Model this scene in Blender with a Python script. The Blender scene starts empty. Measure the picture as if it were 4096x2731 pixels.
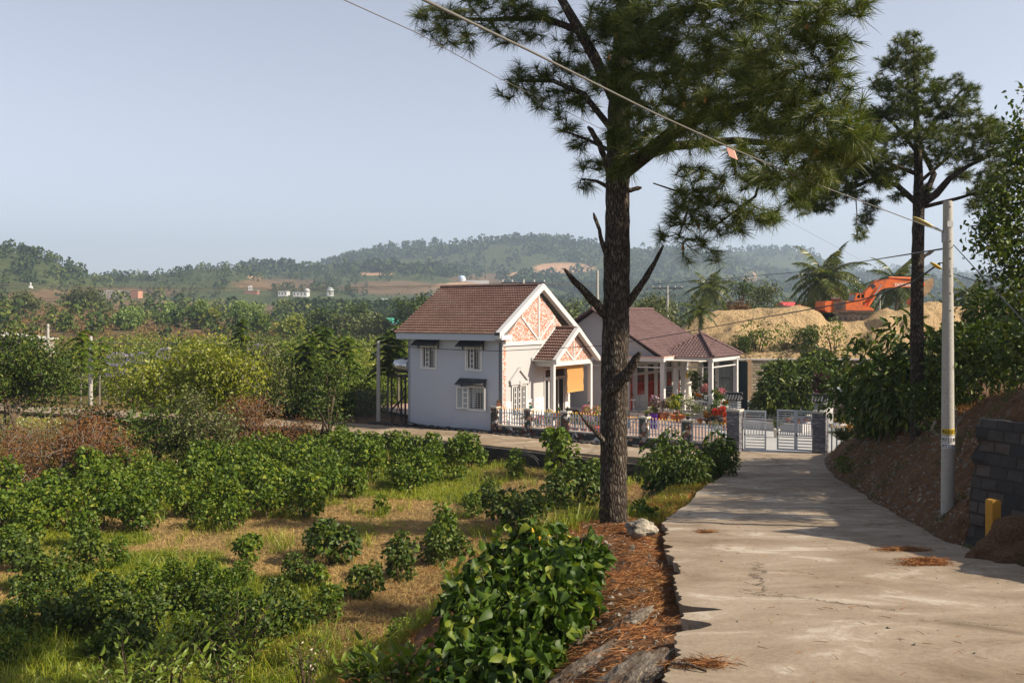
import bpy, math, random
import numpy as np
from mathutils import Vector, Matrix, noise as mn
from math import radians as R_, sin, cos, pi
random.seed(7); RNG = np.random.default_rng(7)
SC = bpy.context.scene; COL = SC.collection
EYE = 6.4; F = 900.0; HZ = 314.5
DX = 4096/1.7415/1024            # display px per render px
def P(px, py, Y):                # render pixel + depth -> world
    return Vector(((px-512)*Y/F, Y, EYE-(py-HZ)*Y/F))
def D(dx, dy, Y): return P(dx/DX, dy/DX, Y)
def lerp(a, b, t): return a+(b-a)*t
def sstep(a, b, x):
    t = min(1, max(0, (x-a)/(b-a))); return t*t*(3-2*t)

# ---------- objects ----------
def tag(o, label=None, cat=None, group=None, kind=None):
    if label: o['label'] = label
    if cat: o['category'] = cat
    if group: o['group'] = group
    if kind: o['kind'] = kind
    return o
def empty(name, loc=(0, 0, 0), rz=0, label=None, cat=None, group=None):
    o = bpy.data.objects.new(name, None); COL.objects.link(o)
    o.location = loc; o.rotation_euler = (0, 0, rz); o.empty_display_size = .2
    return tag(o, label, cat, group)
def link_mesh(name, me, mat, parent=None):
    me.materials.clear()
    for m in (mat if isinstance(mat, (list, tuple)) else [mat]): me.materials.append(m)
    o = bpy.data.objects.new(name, me); COL.objects.link(o)
    if parent: o.parent = parent
    return o
def dup(root, loc=None, rz=None, sc=None, label=None, group=None, cat=None, parent=None):
    c = root.copy(); COL.objects.link(c)
    if parent: c.parent = parent
    if loc is not None: c.location = loc
    if rz is not None: c.rotation_euler = (0, 0, rz)
    if sc is not None: c.scale = (sc, sc, sc) if isinstance(sc, (int, float)) else sc
    if label: c['label'] = label
    if group: c['group'] = group
    if cat: c['category'] = cat
    for ch in root.children: dup(ch, parent=c)
    return c
class MB:
    def __init__(s): s.v = []; s.f = []; s.m = []; s.sm = []
    def add(s, vs, fs, mi=0, smooth=False):
        n = len(s.v); s.v += [tuple(v) for v in vs]
        for f in fs: s.f.append(tuple(i+n for i in f)); s.m.append(mi); s.sm.append(smooth)
        return s
    def box(s, x0, x1, y0, y1, z0, z1, mi=0, M=None):
        vs = [Vector(p) for p in ((x0,y0,z0),(x1,y0,z0),(x1,y1,z0),(x0,y1,z0),(x0,y0,z1),(x1,y0,z1),(x1,y1,z1),(x0,y1,z1))]
        if M: vs = [M @ v for v in vs]
        return s.add(vs, [(0,3,2,1),(4,5,6,7),(0,1,5,4),(1,2,6,5),(2,3,7,6),(3,0,4,7)], mi)
    def bbox(s, c, size, mi=0, rot=None):
        M = Matrix.Translation(c) @ (rot.to_4x4() if rot else Matrix())
        a, b, d = size[0]/2, size[1]/2, size[2]/2
        return s.box(-a, a, -b, b, -d, d, mi, M)
    def tube(s, pts, rad, n=6, mi=0, cap=True, smooth=True, jit=0):
        pts = [Vector(p) for p in pts]
        if isinstance(rad, (int, float)): rad = [rad]*len(pts)
        vs = []; fs = []; up = None
        for i, p in enumerate(pts):
            t = (pts[min(i+1, len(pts)-1)]-pts[max(i-1, 0)])
            if t.length < 1e-9: t = Vector((0, 0, 1))
            t.normalize()
            if up is None: up = Vector((1, 0, 0)) if abs(t.x) < .8 else Vector((0, 1, 0))
            a = (up-t*up.dot(t)).normalized(); b = t.cross(a); up = a
            for k in range(n):
                w = 2*pi*k/n; r = rad[i]*(1+(random.uniform(-jit, jit) if jit else 0))
                vs.append(p+(a*cos(w)+b*sin(w))*r)
        for i in range(len(pts)-1):
            for k in range(n):
                fs.append((i*n+k, i*n+(k+1) % n, (i+1)*n+(k+1) % n, (i+1)*n+k))
        s.add(vs, fs, mi, smooth)
        if cap:
            s.add(vs[:n], [tuple(range(n-1, -1, -1))], mi); s.add(vs[-n:], [tuple(range(n))], mi)
        return s
    def lathe(s, prof, c=(0, 0, 0), n=12, mi=0, smooth=True, sy=1):
        vs = [(c[0]+r*cos(2*pi*k/n), c[1]+sy*r*sin(2*pi*k/n), c[2]+z) for r, z in prof for k in range(n)]
        fs = [(i*n+k, i*n+(k+1) % n, (i+1)*n+(k+1) % n, (i+1)*n+k) for i in range(len(prof)-1) for k in range(n)]
        s.add(vs, fs, mi, smooth)
        s.add(vs[:n], [tuple(range(n-1, -1, -1))], mi); s.add(vs[-n:], [tuple(range(n))], mi)
        return s
    def prism(s, poly, y0, y1, mi=0, M=None, axis='y'):
        # poly (a,b) extruded along axis
        def mk(a, b, e):
            return {'y': Vector((a, e, b)), 'x': Vector((e, a, b)), 'z': Vector((a, b, e))}[axis]
        n = len(poly); vs = [mk(a, b, y0) for a, b in poly]+[mk(a, b, y1) for a, b in poly]
        if M: vs = [M @ v for v in vs]
        fs = [tuple(range(n-1, -1, -1)), tuple(range(n, 2*n))]+[(i, (i+1) % n, n+(i+1) % n, n+i) for i in range(n)]
        return s.add(vs, fs, mi)
    def build(s, name, mat, parent=None):
        me = bpy.data.meshes.new(name); me.from_pydata(s.v, [], s.f)
        me.polygons.foreach_set('material_index', s.m); me.polygons.foreach_set('use_smooth', s.sm)
        import bmesh
        bm = bmesh.new(); bm.from_mesh(me); bmesh.ops.recalc_face_normals(bm, faces=bm.faces); bm.to_mesh(me); bm.free()
        me.update(); return link_mesh(name, me, mat, parent)
def np_mesh(name, V, Fc, smooth=False):
    V = np.asarray(V, dtype=np.float32); Fc = np.asarray(Fc, dtype=np.int32); k = Fc.shape[1]
    me = bpy.data.meshes.new(name); me.vertices.add(len(V)); me.vertices.foreach_set('co', V.ravel())
    me.loops.add(Fc.size); me.loops.foreach_set('vertex_index', Fc.ravel())
    me.polygons.add(len(Fc)); me.polygons.foreach_set('loop_start', np.arange(0, Fc.size, k, dtype=np.int32))
    me.polygons.foreach_set('loop_total', np.full(len(Fc), k, dtype=np.int32))
    if smooth: me.polygons.foreach_set('use_smooth', np.ones(len(Fc), dtype=bool))
    me.update(calc_edges=True); return me

# ---------- materials ----------
class N:
    def __init__(s, name, rough=.8, spec=.3):
        s.mat = bpy.data.materials.new(name); s.mat.use_nodes = True; s.t = s.mat.node_tree; s.n = s.t.nodes; s.l = s.t.links
        s.b = s.n['Principled BSDF']; s.out = s.n['Material Output']
        s.b.inputs['Roughness'].default_value = rough; s.b.inputs['Specular IOR Level'].default_value = spec
    def new(s, ty, **kw):
        n = s.n.new(ty)
        for k, v in kw.items(): setattr(n, k, v)
        return n
    def put(s, sock, v):
        if hasattr(v, 'is_output'): s.l.new(v, sock)
        elif isinstance(v, (tuple, list)): sock.default_value = (*v[:3], 1) if sock.type == 'RGBA' else v
        else: sock.default_value = v
    def coord(s, kind='Object', scale=(1, 1, 1), rot=(0, 0, 0)):
        c = s.new('ShaderNodeTexCoord'); m = s.new('ShaderNodeMapping')
        s.l.new(c.outputs[kind], m.inputs['Vector']); m.inputs['Scale'].default_value = scale; m.inputs['Rotation'].default_value = rot
        return m.outputs['Vector']
    def world(s, scale=(1, 1, 1)):
        g = s.new('ShaderNodeNewGeometry'); m = s.new('ShaderNodeMapping')
        s.l.new(g.outputs['Position'], m.inputs['Vector']); m.inputs['Scale'].default_value = scale; return m.outputs['Vector']
    def noise(s, vec, scale=5, detail=4, rough=.55, dist=0):
        n = s.new('ShaderNodeTexNoise'); s.l.new(vec, n.inputs['Vector']); n.inputs['Scale'].default_value = scale
        n.inputs['Detail'].default_value = detail; n.inputs['Roughness'].default_value = rough; n.inputs['Distortion'].default_value = dist
        return n.outputs['Fac']
    def vor(s, vec, scale=5, feature='F1', out='Distance', rnd=1):
        n = s.new('ShaderNodeTexVoronoi', feature=feature); s.l.new(vec, n.inputs['Vector']); n.inputs['Scale'].default_value = scale
        n.inputs['Randomness'].default_value = rnd; return n.outputs[out]
    def ramp(s, fac, stops, interp='LINEAR'):
        r = s.new('ShaderNodeValToRGB'); r.color_ramp.interpolation = interp; e = r.color_ramp.elements
        while len(e) < len(stops): e.new(.5)
        for i, (p, c) in enumerate(stops):
            e[i].position = p; e[i].color = (*c, 1) if len(c) == 3 else c
        s.l.new(fac, r.inputs['Fac']); return r.outputs['Color']
    def rng(s, v, a, b, c=0, d=1):
        m = s.new('ShaderNodeMapRange'); s.put(m.inputs['Value'], v)
        for k, x in zip(('From Min', 'From Max', 'To Min', 'To Max'), (a, b, c, d)): m.inputs[k].default_value = x
        return m.outputs['Result']
    def mix(s, f, a, b, mode='MIX'):
        m = s.new('ShaderNodeMix', data_type='RGBA', blend_type=mode)
        s.put(m.inputs[0], f); s.put(m.inputs[6], a); s.put(m.inputs[7], b); return m.outputs[2]
    def math(s, op, a, b=0):
        m = s.new('ShaderNodeMath', operation=op); s.put(m.inputs[0], a); s.put(m.inputs[1], b); return m.outputs[0]
    def attr(s, name, out='Fac'):
        a = s.new('ShaderNodeAttribute'); a.attribute_name = name; return a.outputs[out]
    def island(s):
        return s.new('ShaderNodeNewGeometry').outputs['Random Per Island']
    def objrand(s): return s.new('ShaderNodeObjectInfo').outputs['Random']
    def color(s, c): s.put(s.b.inputs['Base Color'], c); return s
    def rough(s, c): s.put(s.b.inputs['Roughness'], c); return s
    def bump(s, h, dist=.02, st=1):
        b = s.new('ShaderNodeBump'); b.inputs['Distance'].default_value = dist; b.inputs['Strength'].default_value = st
        s.l.new(h, b.inputs['Height']); s.l.new(b.outputs['Normal'], s.b.inputs['Normal']); return s
def plain(name, col, rough=.6, var=.12, scale=3, bump=0, metal=0, spec=.3):
    m = N(name, rough, spec); v = m.coord()
    n = m.noise(v, scale, 5, .6)
    m.color(m.mix(n, tuple(max(0, c*(1-var)) for c in col), tuple(min(1, c*(1+var)) for c in col)))
    m.b.inputs['Metallic'].default_value = metal
    if bump: m.bump(m.noise(v, scale*8, 4), bump)
    return m.mat
def leafmat(name, c1, c2, c3=None, rough=.45, trans=.3, spec=.4, tcol=None):
    m = N(name, rough, spec); i = m.island()
    stops = [(0, c1), (.75, c2), (1, c3 or c2)]
    col = m.ramp(i, stops)
    w = m.noise(m.world(), .35, 2)
    col = m.mix(m.rng(w, .3, .7), m.mix(1, col, (.72, .8, .7), 'MULTIPLY'), m.mix(1, col, (1.2, 1.12, 1), 'MULTIPLY'))
    m.color(col)
    tr = m.new('ShaderNodeBsdfTranslucent'); m.put(tr.inputs['Color'], m.mix(1, col, tcol or (1.5, 1.6, .55), 'MULTIPLY'))
    ms = m.new('ShaderNodeMixShader'); ms.inputs[0].default_value = trans*.68
    m.l.new(m.b.outputs[0], ms.inputs[1]); m.l.new(tr.outputs[0], ms.inputs[2]); m.l.new(ms.outputs[0], m.out.inputs['Surface'])
    return m.mat
def glassy(name, col, rough=.12, spec=.6):
    m = N(name, rough, spec); m.color(m.mix(m.noise(m.coord(), 1.5, 2), tuple(c*.7 for c in col), col)); return m.mat
def bark(name, c1, c2, c3, sc=1.0, bd=.03):
    m = N(name, .95, .15); v = m.coord(scale=(9*sc, 9*sc, 2.2*sc))
    d = m.vor(v, 1.6, 'DISTANCE_TO_EDGE'); n = m.noise(v, 1.2, 6, .65)
    h = m.math('MULTIPLY', m.rng(d, 0, .35), m.rng(n, .2, .7))
    lich = m.rng(m.noise(m.coord(scale=(sc, sc, sc)), 3.5, 6, .7), .52, .66)
    col = m.mix(m.rng(h, .0, .45), c1, c2); col = m.mix(m.math('MULTIPLY', lich, m.rng(h, .1, .5)), col, c3)
    m.color(col); m.bump(h, bd, 1); return m.mat
# ---------- camera, world, sun ----------
cam = bpy.data.cameras.new('camera'); co = bpy.data.objects.new('camera', cam); COL.objects.link(co); SC.camera = co
co.location = (0, 0, EYE); co.rotation_euler = (R_(90), 0, 0)
cam.sensor_width = 36; cam.lens = F/1024*36; cam.shift_y = -(341-HZ)/1024; cam.clip_end = 12000; cam.clip_start = .2
SUN_EL = R_(36); SV = Vector((.955*cos(SUN_EL), -.296*cos(SUN_EL), sin(SUN_EL))).normalized()
sl = bpy.data.lights.new('sun', 'SUN'); so = bpy.data.objects.new('sun', sl); COL.objects.link(so)
sl.energy = 5; sl.angle = R_(.6); sl.color = (1, .86, .68); so.rotation_euler = SV.to_track_quat('Z', 'Y').to_euler()
so.location = (30, -10, 60)
w = bpy.data.worlds.new('World'); SC.world = w; w.use_nodes = True; nt = w.node_tree
sky = nt.nodes.new('ShaderNodeTexSky'); sky.sky_type = 'NISHITA'; sky.sun_disc = False
sky.sun_elevation = SUN_EL; sky.sun_rotation = math.atan2(SV.x, SV.y); sky.air_density = 1.0; sky.dust_density = 1.6; sky.ozone_density = 2.0; sky.altitude = 900
hs = nt.nodes.new('ShaderNodeHueSaturation'); hs.inputs['Saturation'].default_value = .5
nt.links.new(sky.outputs[0], hs.inputs['Color']); tm_ = nt.nodes.new('ShaderNodeMix'); tm_.data_type = 'RGBA'; tm_.blend_type = 'MULTIPLY'; tm_.inputs[0].default_value = 1; tm_.inputs[7].default_value = (1.05, .985, 1.0, 1); nt.links.new(hs.outputs[0], tm_.inputs[6]); nt.links.new(tm_.outputs[2], nt.nodes['Background'].inputs['Color'])
nt.nodes['Background'].inputs['Strength'].default_value = .088
SC.view_settings.view_transform = 'Standard'; SC.view_settings.look = 'None'; SC.view_settings.exposure = .97; SC.view_settings.gamma = 1
SC.render.resolution_x = 1024; SC.render.resolution_y = 682
SC.cycles.max_bounces = 6; SC.cycles.diffuse_bounces = 3; SC.cycles.glossy_bounces = 2; SC.cycles.transmission_bounces = 3; SC.cycles.volume_bounces = 0; SC.cycles.transparent_max_bounces = 4

# ---------- ground function ----------
def itp(tab, x):
    if x <= tab[0][0]: return tab[0][1]
    for (a, b), (c, d) in zip(tab, tab[1:]):
        if x <= c: return b+(d-b)*(x-a)/(c-a)
    return tab[-1][1]
def RZ(Y):
    if Y < 0: return 4.7-.165*Y
    if Y > 44: return 0.0
    return max(0.0, EYE-(1.7+.165*Y-.00128*Y*Y))
LT = [(-10, -1.2), (0, .1), (6.74, 1.2), (9, 1.65), (12.3, 2.29), (15, 2.6), (18.6, 3.13), (20, 3.47), (23.2, 4.58), (26.3, 5.43), (28.5, 6.2), (31.2, 7.3), (36.4, 8.2), (38.4, 8.4)]
RT = [(-10, 7.0), (0, 7.2), (13, 7.4), (14.2, 7.49), (15.5, 7.6), (17.2, 7.97), (19.8, 8.55), (22.7, 9.29), (26, 10.1), (28.6, 10.66), (31.6, 11.3), (36.4, 12.6), (39, 13.6), (41, 14.9), (43, 16.6), (60, 22), (140, 40)]
NT = [(-90, 84), (-60, 71), (-31.7, 59.4), (-9, 49.4), (-6.2, 47.8), (.38, 43.2), (3.97, 40.1), (8.4, 37.6), (60, 10)]   # near edge of the side road
FT = [(-90, 90), (-60, 76), (-33, 63), (-9.4, 53.2), (-6.8, 52.1), (.42, 47.4), (4.1, 44.6), (10, 41.6)]
XLf = lambda y: itp(LT, y); XRf = lambda y: itp(RT, y); NY = lambda x: itp(NT, x); FY = lambda x: itp(FT, x)
HB = [(-10, .6), (9, .7), (11.5, 1.2), (14, 2.5), (16, 3.2), (17, 3.3), (22, 2.7), (27, 1.9), (34, 1.5), (40, 1.1), (46, .8), (70, .6), (140, 0)]
def fbm(x, y, s, o=3, seed=0): return mn.fractal(Vector((x*s+seed, y*s, seed*.37)), 1, 2, o)
def G(X, Y):
    xr = XRf(Y)
    if X > xr:       # bank on the right
        d = X-xr; hb = itp(HB, Y); base = RZ(Y) if Y < 44 else 0
        sl_ = lerp(1.05, 1.9, sstep(17.2, 15.8, Y)); de = max(0, d-.72*sstep(16.0, 15.4, Y)*sstep(12.0, 12.6, Y)); z = min(de*sl_+.02+(d-de)*.12, hb+max(0, de-hb/sl_)*.2)
        z += fbm(X, Y, .7, 4, 3)*.16*min(1, d/1.0)
        return base-.05+z
    if Y > NY(X) and not (X > XLf(Y) and Y < 37):
        far = sstep(60, 130, Y)
        return -.13-1.2*far+fbm(X, Y, .2, 3, 9)*.12*sstep(50, 62, Y)
    xl = XLf(Y)
    if X > xl: return RZ(Y)-.14
    d = xl-X; sh = 1.1 if Y > 14 else lerp(.5, 1.1, sstep(8, 14, Y))
    tb_ = sstep(13.6, 15.2, Y)*sstep(19.5, 17.2, Y); sh += 1.0*tb_
    up = RZ(Y)-.16+.08*sstep(0, .5, d)+.42*tb_*sstep(.1, .8, d)-.12*min(d, sh)-.72*max(0, d-sh)+fbm(X, Y, .9, 4, 1)*.13*min(1, d)
    fld = -.85+fbm(X, Y, .25, 3, 5)*.14+.6*sstep(-14, -40, X)*sstep(35, 55, Y)
    k = .5; h = max(0, 1-abs(up-fld)/k)
    return max(up, fld)+h*h*k*.25
def grid(xs, ys, fz):
    V = np.array([(x, y, fz(x, y)) for y in ys for x in xs], dtype=np.float32); nx = len(xs)
    i = np.arange(len(ys)-1)[:, None]*nx+np.arange(nx-1)[None, :]; i = i.ravel()
    return V, np.stack([i, i+1, i+nx+1, i+nx], 1)
def pw(segs):
    o = []
    for a, b, n in segs: o += list(np.linspace(a, b, n, endpoint=False))
    return o+[segs[-1][1]]
# ground material
m = N('ground_soil', .95, .1); W = m.world()
n1 = m.noise(W, .45, 5, .6); n2 = m.noise(W, 3, 6, .7); n3 = m.noise(W, 22, 5, .7)
grassc = m.mix(m.rng(m.math('ADD', m.attr('green'), m.math('MULTIPLY', m.math('SUBTRACT', n2, .5), .5)), -.05, .12), m.mix(n1, (.30, .21, .10), (.20, .14, .065)), (.085, .11, .018))
soil = m.ramp(n2, [(.25, (.075, .042, .024)), (.5, (.17, .095, .052)), (.75, (.29, .19, .115))])
col = m.mix(m.attr('soil'), grassc, soil)
col = m.mix(m.math('MULTIPLY', m.attr('soil'), m.rng(m.vor(W, 9, 'F1'), .18, .05)), col, (.34, .27, .2))
col = m.mix(m.rng(n3, .3, .75), m.mix(1, col, (.6, .6, .6), 'MULTIPLY'), m.mix(1, col, (1.25, 1.2, 1.15), 'MULTIPLY'))
m.color(col); m.bump(m.math('ADD', m.math('MULTIPLY', n2, 2), n3), .09, 1); M_GROUND = m.mat
xs = pw([(-170, -60, 30), (-60, -16, 60), (-16, 16, 118), (16, 40, 34), (40, 170, 24)]); ys = pw([(-10, 5, 12), (5, 50, 190), (50, 75, 42), (75, 150, 26)])
V, Fc = grid(xs, ys, G); me = np_mesh('ground', V, Fc, True)
soilv = np.zeros(len(V), dtype=np.float32)
for i, (x, y, z) in enumerate(V):
    s = 0.0
    if x > XRf(y): s = 1-.5*sstep(7, 12, x-XRf(y))
    elif y < NY(x):
        s = 1-sstep(5, 9.5, (XLf(y)-x)+fbm(x, y, .5, 2, 2)*3)
        s = max(s, sstep(19, 16, y)*.0)
    elif x > -14: s = .9 if y < 58 else .3
    else: s = .35
    soilv[i] = s
a = me.attributes.new('soil', 'FLOAT', 'POINT'); a.data.foreach_set('value', soilv)
g = link_mesh('ground', me, M_GROUND); tag(g, kind='structure')

# ---------- roads ----------
def concrete(name, tint=(1, 1, 1), sc=1):
    m = N(name, .85, .25); W = m.world(); Ws = m.world((.8, 1.15, 1))
    a = m.noise(Ws, .75*sc, 8, .68, .9); b = m.noise(W, 14, 5, .7); c = m.noise(W, .5, 3, .5)
    col = m.ramp(a, [(.28, (.14, .105, .07)), (.43, (.235, .188, .135)), (.56, (.29, .24, .18)), (.66, (.43, .39, .325))])
    col = m.mix(m.rng(c, .35, .7), col, m.mix(1, col, (.78, .74, .68), 'MULTIPLY'))
    col = m.mix(m.rng(b, .25, .75), m.mix(1, col, (.8, .8, .8), 'MULTIPLY'), m.mix(1, col, (1.12, 1.12, 1.12), 'MULTIPLY'))
    dist = m.noise(W, 1.2, 6, .75); wv = m.new('ShaderNodeVectorMath', operation='ADD')
    cmb = m.new('ShaderNodeCombineXYZ'); m.l.new(m.math('MULTIPLY', dist, 1.3), cmb.inputs[0]); m.l.new(m.math('MULTIPLY', m.noise(W, .9, 5, .7), 1.3), cmb.inputs[1])
    m.l.new(W, wv.inputs[0]); m.l.new(cmb.outputs[0], wv.inputs[1])
    cr = m.rng(m.vor(wv.outputs[0], .17, 'DISTANCE_TO_EDGE'), .0, .006, 1, 0)
    cr = m.math('MULTIPLY', cr, m.rng(m.noise(W, .35, 2), .48, .55))
    col = m.mix(m.math('MULTIPLY', cr, .75), col, (.07, .055, .04)); col = m.mix(1, col, tint, 'MULTIPLY')
    m.color(col); m.bump(m.math('ADD', m.math('ADD', b, m.math('MULTIPLY', a, 1.5)), m.math('MULTIPLY', cr, -3)), .012, .8); return m.mat
M_ROAD = concrete('concrete_road'); M_ROAD2 = concrete('concrete_side_road', (.98, .95, .9))
# main road slab with a broken left edge
rs = []; y = -8
while y < 43.2:
    rs.append(y); y += .09 if 5 < y < 18 else .35
def edgeL(y):
    x = XLf(y)+(.11*fbm(0, y, 2.1, 4, 7)+.05*fbm(3, y, 9, 3, 7))*(1 if y < 22 else .3)
    for c, wd, dp in ((9.75, .16, .62), (8.9, .30, .50), (7.75, .15, .12)):
        t = abs(y-c)/wd
        if t < 1: x += dp*.8*(1-t*t)**.7*(.8+.3*fbm(1, y, 5, 3, 2))
    return x
V = []; NX = 26
for y in rs:
    xl = edgeL(y) if y < 36 else lerp(edgeL(36), -.2, sstep(36, 43.2, y)); xr = XRf(min(y, 40))+.12*fbm(5, y, .8, 3, 4)+(y > 40)*(y-40)*.4
    if y > 36: xl = max(xl, itp([(37.0, 8.4), (37.6, 8.3), (40.1, 4.2), (43.2, .9)], y))
    for k in range(NX): V.append((lerp(xl, xr, (k/(NX-1))**1.2), y, RZ(y)+.01*fbm(k, y, .4, 2, 3)+.006))
nx = NX; Fq = []
for j in range(len(rs)-1):
    for k in range(nx-1): Fq.append((j*nx+k, j*nx+k+1, (j+1)*nx+k+1, (j+1)*nx+k))
mb = MB(); mb.add(V, Fq, 0, True)
for j in range(len(rs)-1):   # edge faces of the slab
    a, b = Vector(V[j*nx]), Vector(V[(j+1)*nx]); dn = Vector((.03, 0, -.22)); ofs = Vector((.03*fbm(2, a.y, 6, 2, 1), 0, 0))
    mb.add([a, b, b+dn+ofs, a+dn+ofs], [(0, 3, 2, 1)])
r = mb.build('main_road', M_ROAD); tag(r, kind='structure')
mb = MB(); xs2 = pw([(-90, -34, 14), (-34, 12, 60)]); pts = []
for x in xs2:
    n_, f_ = NY(x), FY(x) if x < 10 else 41.6
    if x > 8.4: n_ = 39
    pts.append([(x, lerp(n_, f_, k/6), .0+.012*fbm(x, k, .3, 2)) for k in range(7)])
V = [p for q in pts for p in q]
mb.add(V, [(i*7+k, (i+1)*7+k, (i+1)*7+k+1, i*7+k+1) for i in range(len(pts)-1) for k in range(6)], 0, True)
for i in range(len(pts)-1):
    a, b = Vector(pts[i][0]), Vector(pts[i+1][0]); dn = Vector((0, .02, -.14)); mb.add([a, b, b+dn, a+dn], [(0, 3, 2, 1)])
r = mb.build('side_road', M_ROAD2); tag(r, kind='structure')
# yard paving
m = N('yard_tiles', .6, .3); W = m.coord(rot=(0, 0, R_(33.9)))
bt = m.new('ShaderNodeTexBrick'); m.l.new(W, bt.inputs['Vector']); bt.offset = 0; bt.inputs['Scale'].default_value = 1.6; bt.inputs['Brick Width'].default_value = .5; bt.inputs['Row Height'].default_value = .5
bt.inputs['Mortar Size'].default_value = .012; m.put(bt.inputs['Color1'], (.42, .27, .20)); m.put(bt.inputs['Color2'], (.36, .25, .19)); m.put(bt.inputs['Mortar'], (.2, .17, .15))
gr = m.noise(m.world((.6, .6, .6)), 1.2, 5, .6); xg = m.new('ShaderNodeSeparateXYZ'); m.l.new(m.world(), xg.inputs[0])
m.color(m.mix(m.rng(xg.outputs[0], 10.5, 11.2), bt.outputs['Color'], m.mix(gr, (.27, .28, .28), (.42, .41, .38)))); M_YARD = m.mat
mb = MB(); mb.add([(-.9, 49.1, .055), (10.3, 42, .055), (14.4, 41.2, .055), (17.3, 42, .055), (24, 64, .055), (3, 76, .055), (-10, 62, .055)], [(0, 1, 2, 3, 4, 5, 6)])
r = mb.build('yard_paving', M_YARD); tag(r, kind='structure')

# ---------- far hills ----------
def crest(pts):  # (display x, display y) skyline -> function of slope angle px -> height/Y
    return [(x/DX-512, (HZ-y/DX)) for x, y in pts]
RIDGES = [ # Yc, width near, width far, crest table
 (330, 150, 250, crest([(-900, 690), (0, 706), (150, 712), (300, 722), (520, 738), (700, 752), (1500, 760), (3200, 760)])),
 (620, 230, 300, crest([(-900, 660), (0, 672), (180, 668), (330, 676), (480, 705), (800, 716), (3200, 735)])),
 (760, 260, 500, crest([(-1500, 560), (-300, 570), (0, 592), (60, 600), (120, 618), (175, 640), (230, 660), (400, 720), (3300, 740)])),
 (1000, 260, 400, crest([(-1500, 640), (120, 650), (190, 632), (260, 622), (330, 620), (450, 610), (520, 613), (590, 632), (700, 668), (900, 690), (3300, 700)])),
 (820, 160, 200, crest([(-900, 730), (400, 725), (560, 690), (640, 680), (760, 688), (900, 700), (980, 716), (3300, 735)])),
 (1350, 420, 500, crest([(-900, 720), (420, 690), (560, 634), (600, 622), (700, 624), (800, 620), (1000, 640), (1300, 655), (1700, 668), (3300, 690)])),
 (1900, 520, 500, crest([(-900, 720), (500, 700), (700, 640), (790, 600), (870, 584), (980, 572), (1080, 560), (1200, 556), (1290, 562), (1350, 572), (1450, 580), (1560, 592), (1700, 612), (1900, 640), (3300, 690)])),
 (2300, 450, 600, crest([(-900, 720), (1300, 640), (1500, 590), (1620, 580), (1750, 578), (1800, 575), (1850, 580), (1900, 605), (2000, 640), (3300, 660)])),
 (2900, 500, 600, crest([(-900, 720), (1500, 650), (1900, 632), (2050, 622), (2150, 620), (2352, 632), (2600, 640), (3300, 660)])),
]
def HILL(X, Y):
    px = X/Y*F; z = -1.5
    for Yc, wn, wf, tab in RIDGES:
        top = EYE+itp(tab, px)*Yc/F
        t = (Y-Yc)/(wn if Y < Yc else wf)
        if t > -1.6:
            k = math.exp(-(t*t)*1.1); z = max(z, -1.5+(top+1.5)*k)
    a = min(1, max(0, (Y-200)/500))
    return z+fbm(X, Y, .004, 5, 2)*14*a*min(1, max(0, z)/25+.15)
m = N('hillside', 1, .05); W = m.world()
rows = m.new('ShaderNodeTexWave', wave_type='BANDS', bands_direction='Y'); m.l.new(m.world((.02, .1, 0)), rows.inputs['Vector']); rows.inputs['Scale'].default_value = 1.1; rows.inputs['Distortion'].default_value = 6; rows.inputs['Detail'].default_value = 2; rows.inputs['Detail Scale'].default_value = .4
g1 = m.noise(m.world(), .006, 4, .55, .3); g2 = m.noise(m.world(), .05, 5, .7); g3 = m.noise(m.world(), .25, 4, .7)
green = m.ramp(g2, [(.3, (.030, .050, .018)), (.55, (.05, .078, .025)), (.75, (.10, .115, .042))])
green = m.mix(m.math('MULTIPLY', m.rng(rows.outputs['Fac'], .4, .7), .55), green, (.11, .10, .045))
brown = m.ramp(g2, [(.3, (.085, .065, .032)), (.5, (.15, .10, .052)), (.72, (.22, .15, .08))])
col = m.mix(m.attr('brown'), green, brown); col = m.mix(m.attr('bare'), col, m.mix(g3, (.35, .19, .10), (.55, .36, .22)))
m.color(m.mix(m.rng(g3, .3, .7), m.mix(1, col, (.65, .65, .65), 'MULTIPLY'), m.mix(1, col, (1.2, 1.2, 1.2), 'MULTIPLY'))); m.bump(g3, 2.5, 1); M_HILL = m.mat
ss = np.linspace(-1, 1, 330); yy = pw([(118, 400, 60), (400, 2000, 190), (2000, 3600, 50), (3600, 5000, 6)])
V = np.array([(s*(70+.85*y), y, HILL(s*(70+.85*y), y)) for y in yy for s in ss], dtype=np.float32); nx = len(ss)
i = (np.arange(len(yy)-1)[:, None]*nx+np.arange(nx-1)[None, :]).ravel()
me = np_mesh('hills', V, np.stack([i, i+1, i+nx+1, i+nx], 1), True)
def seen(v): return ((v[0]/v[1]*F+512)*DX, (HZ-(v[2]-EYE)*F/v[1])*DX)
BARE = [(1300, 614, 75, 13), (860, 628, 45, 4), (590, 636, 14, 5), (1060, 655, 60, 7), (1210, 632, 45, 9), (1730, 628, 10, 7), (1490, 650, 40, 5)]
BROWN = [(650, 652, 110, 14), (900, 660, 110, 16), (1120, 640, 90, 12), (70, 695, 230, 32), (350, 715, 330, 26), (1050, 668, 140, 10), (1700, 650, 70, 14), (250, 672, 160, 12)]
br = np.zeros(len(V), np.float32); ba = np.zeros(len(V), np.float32)
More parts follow.
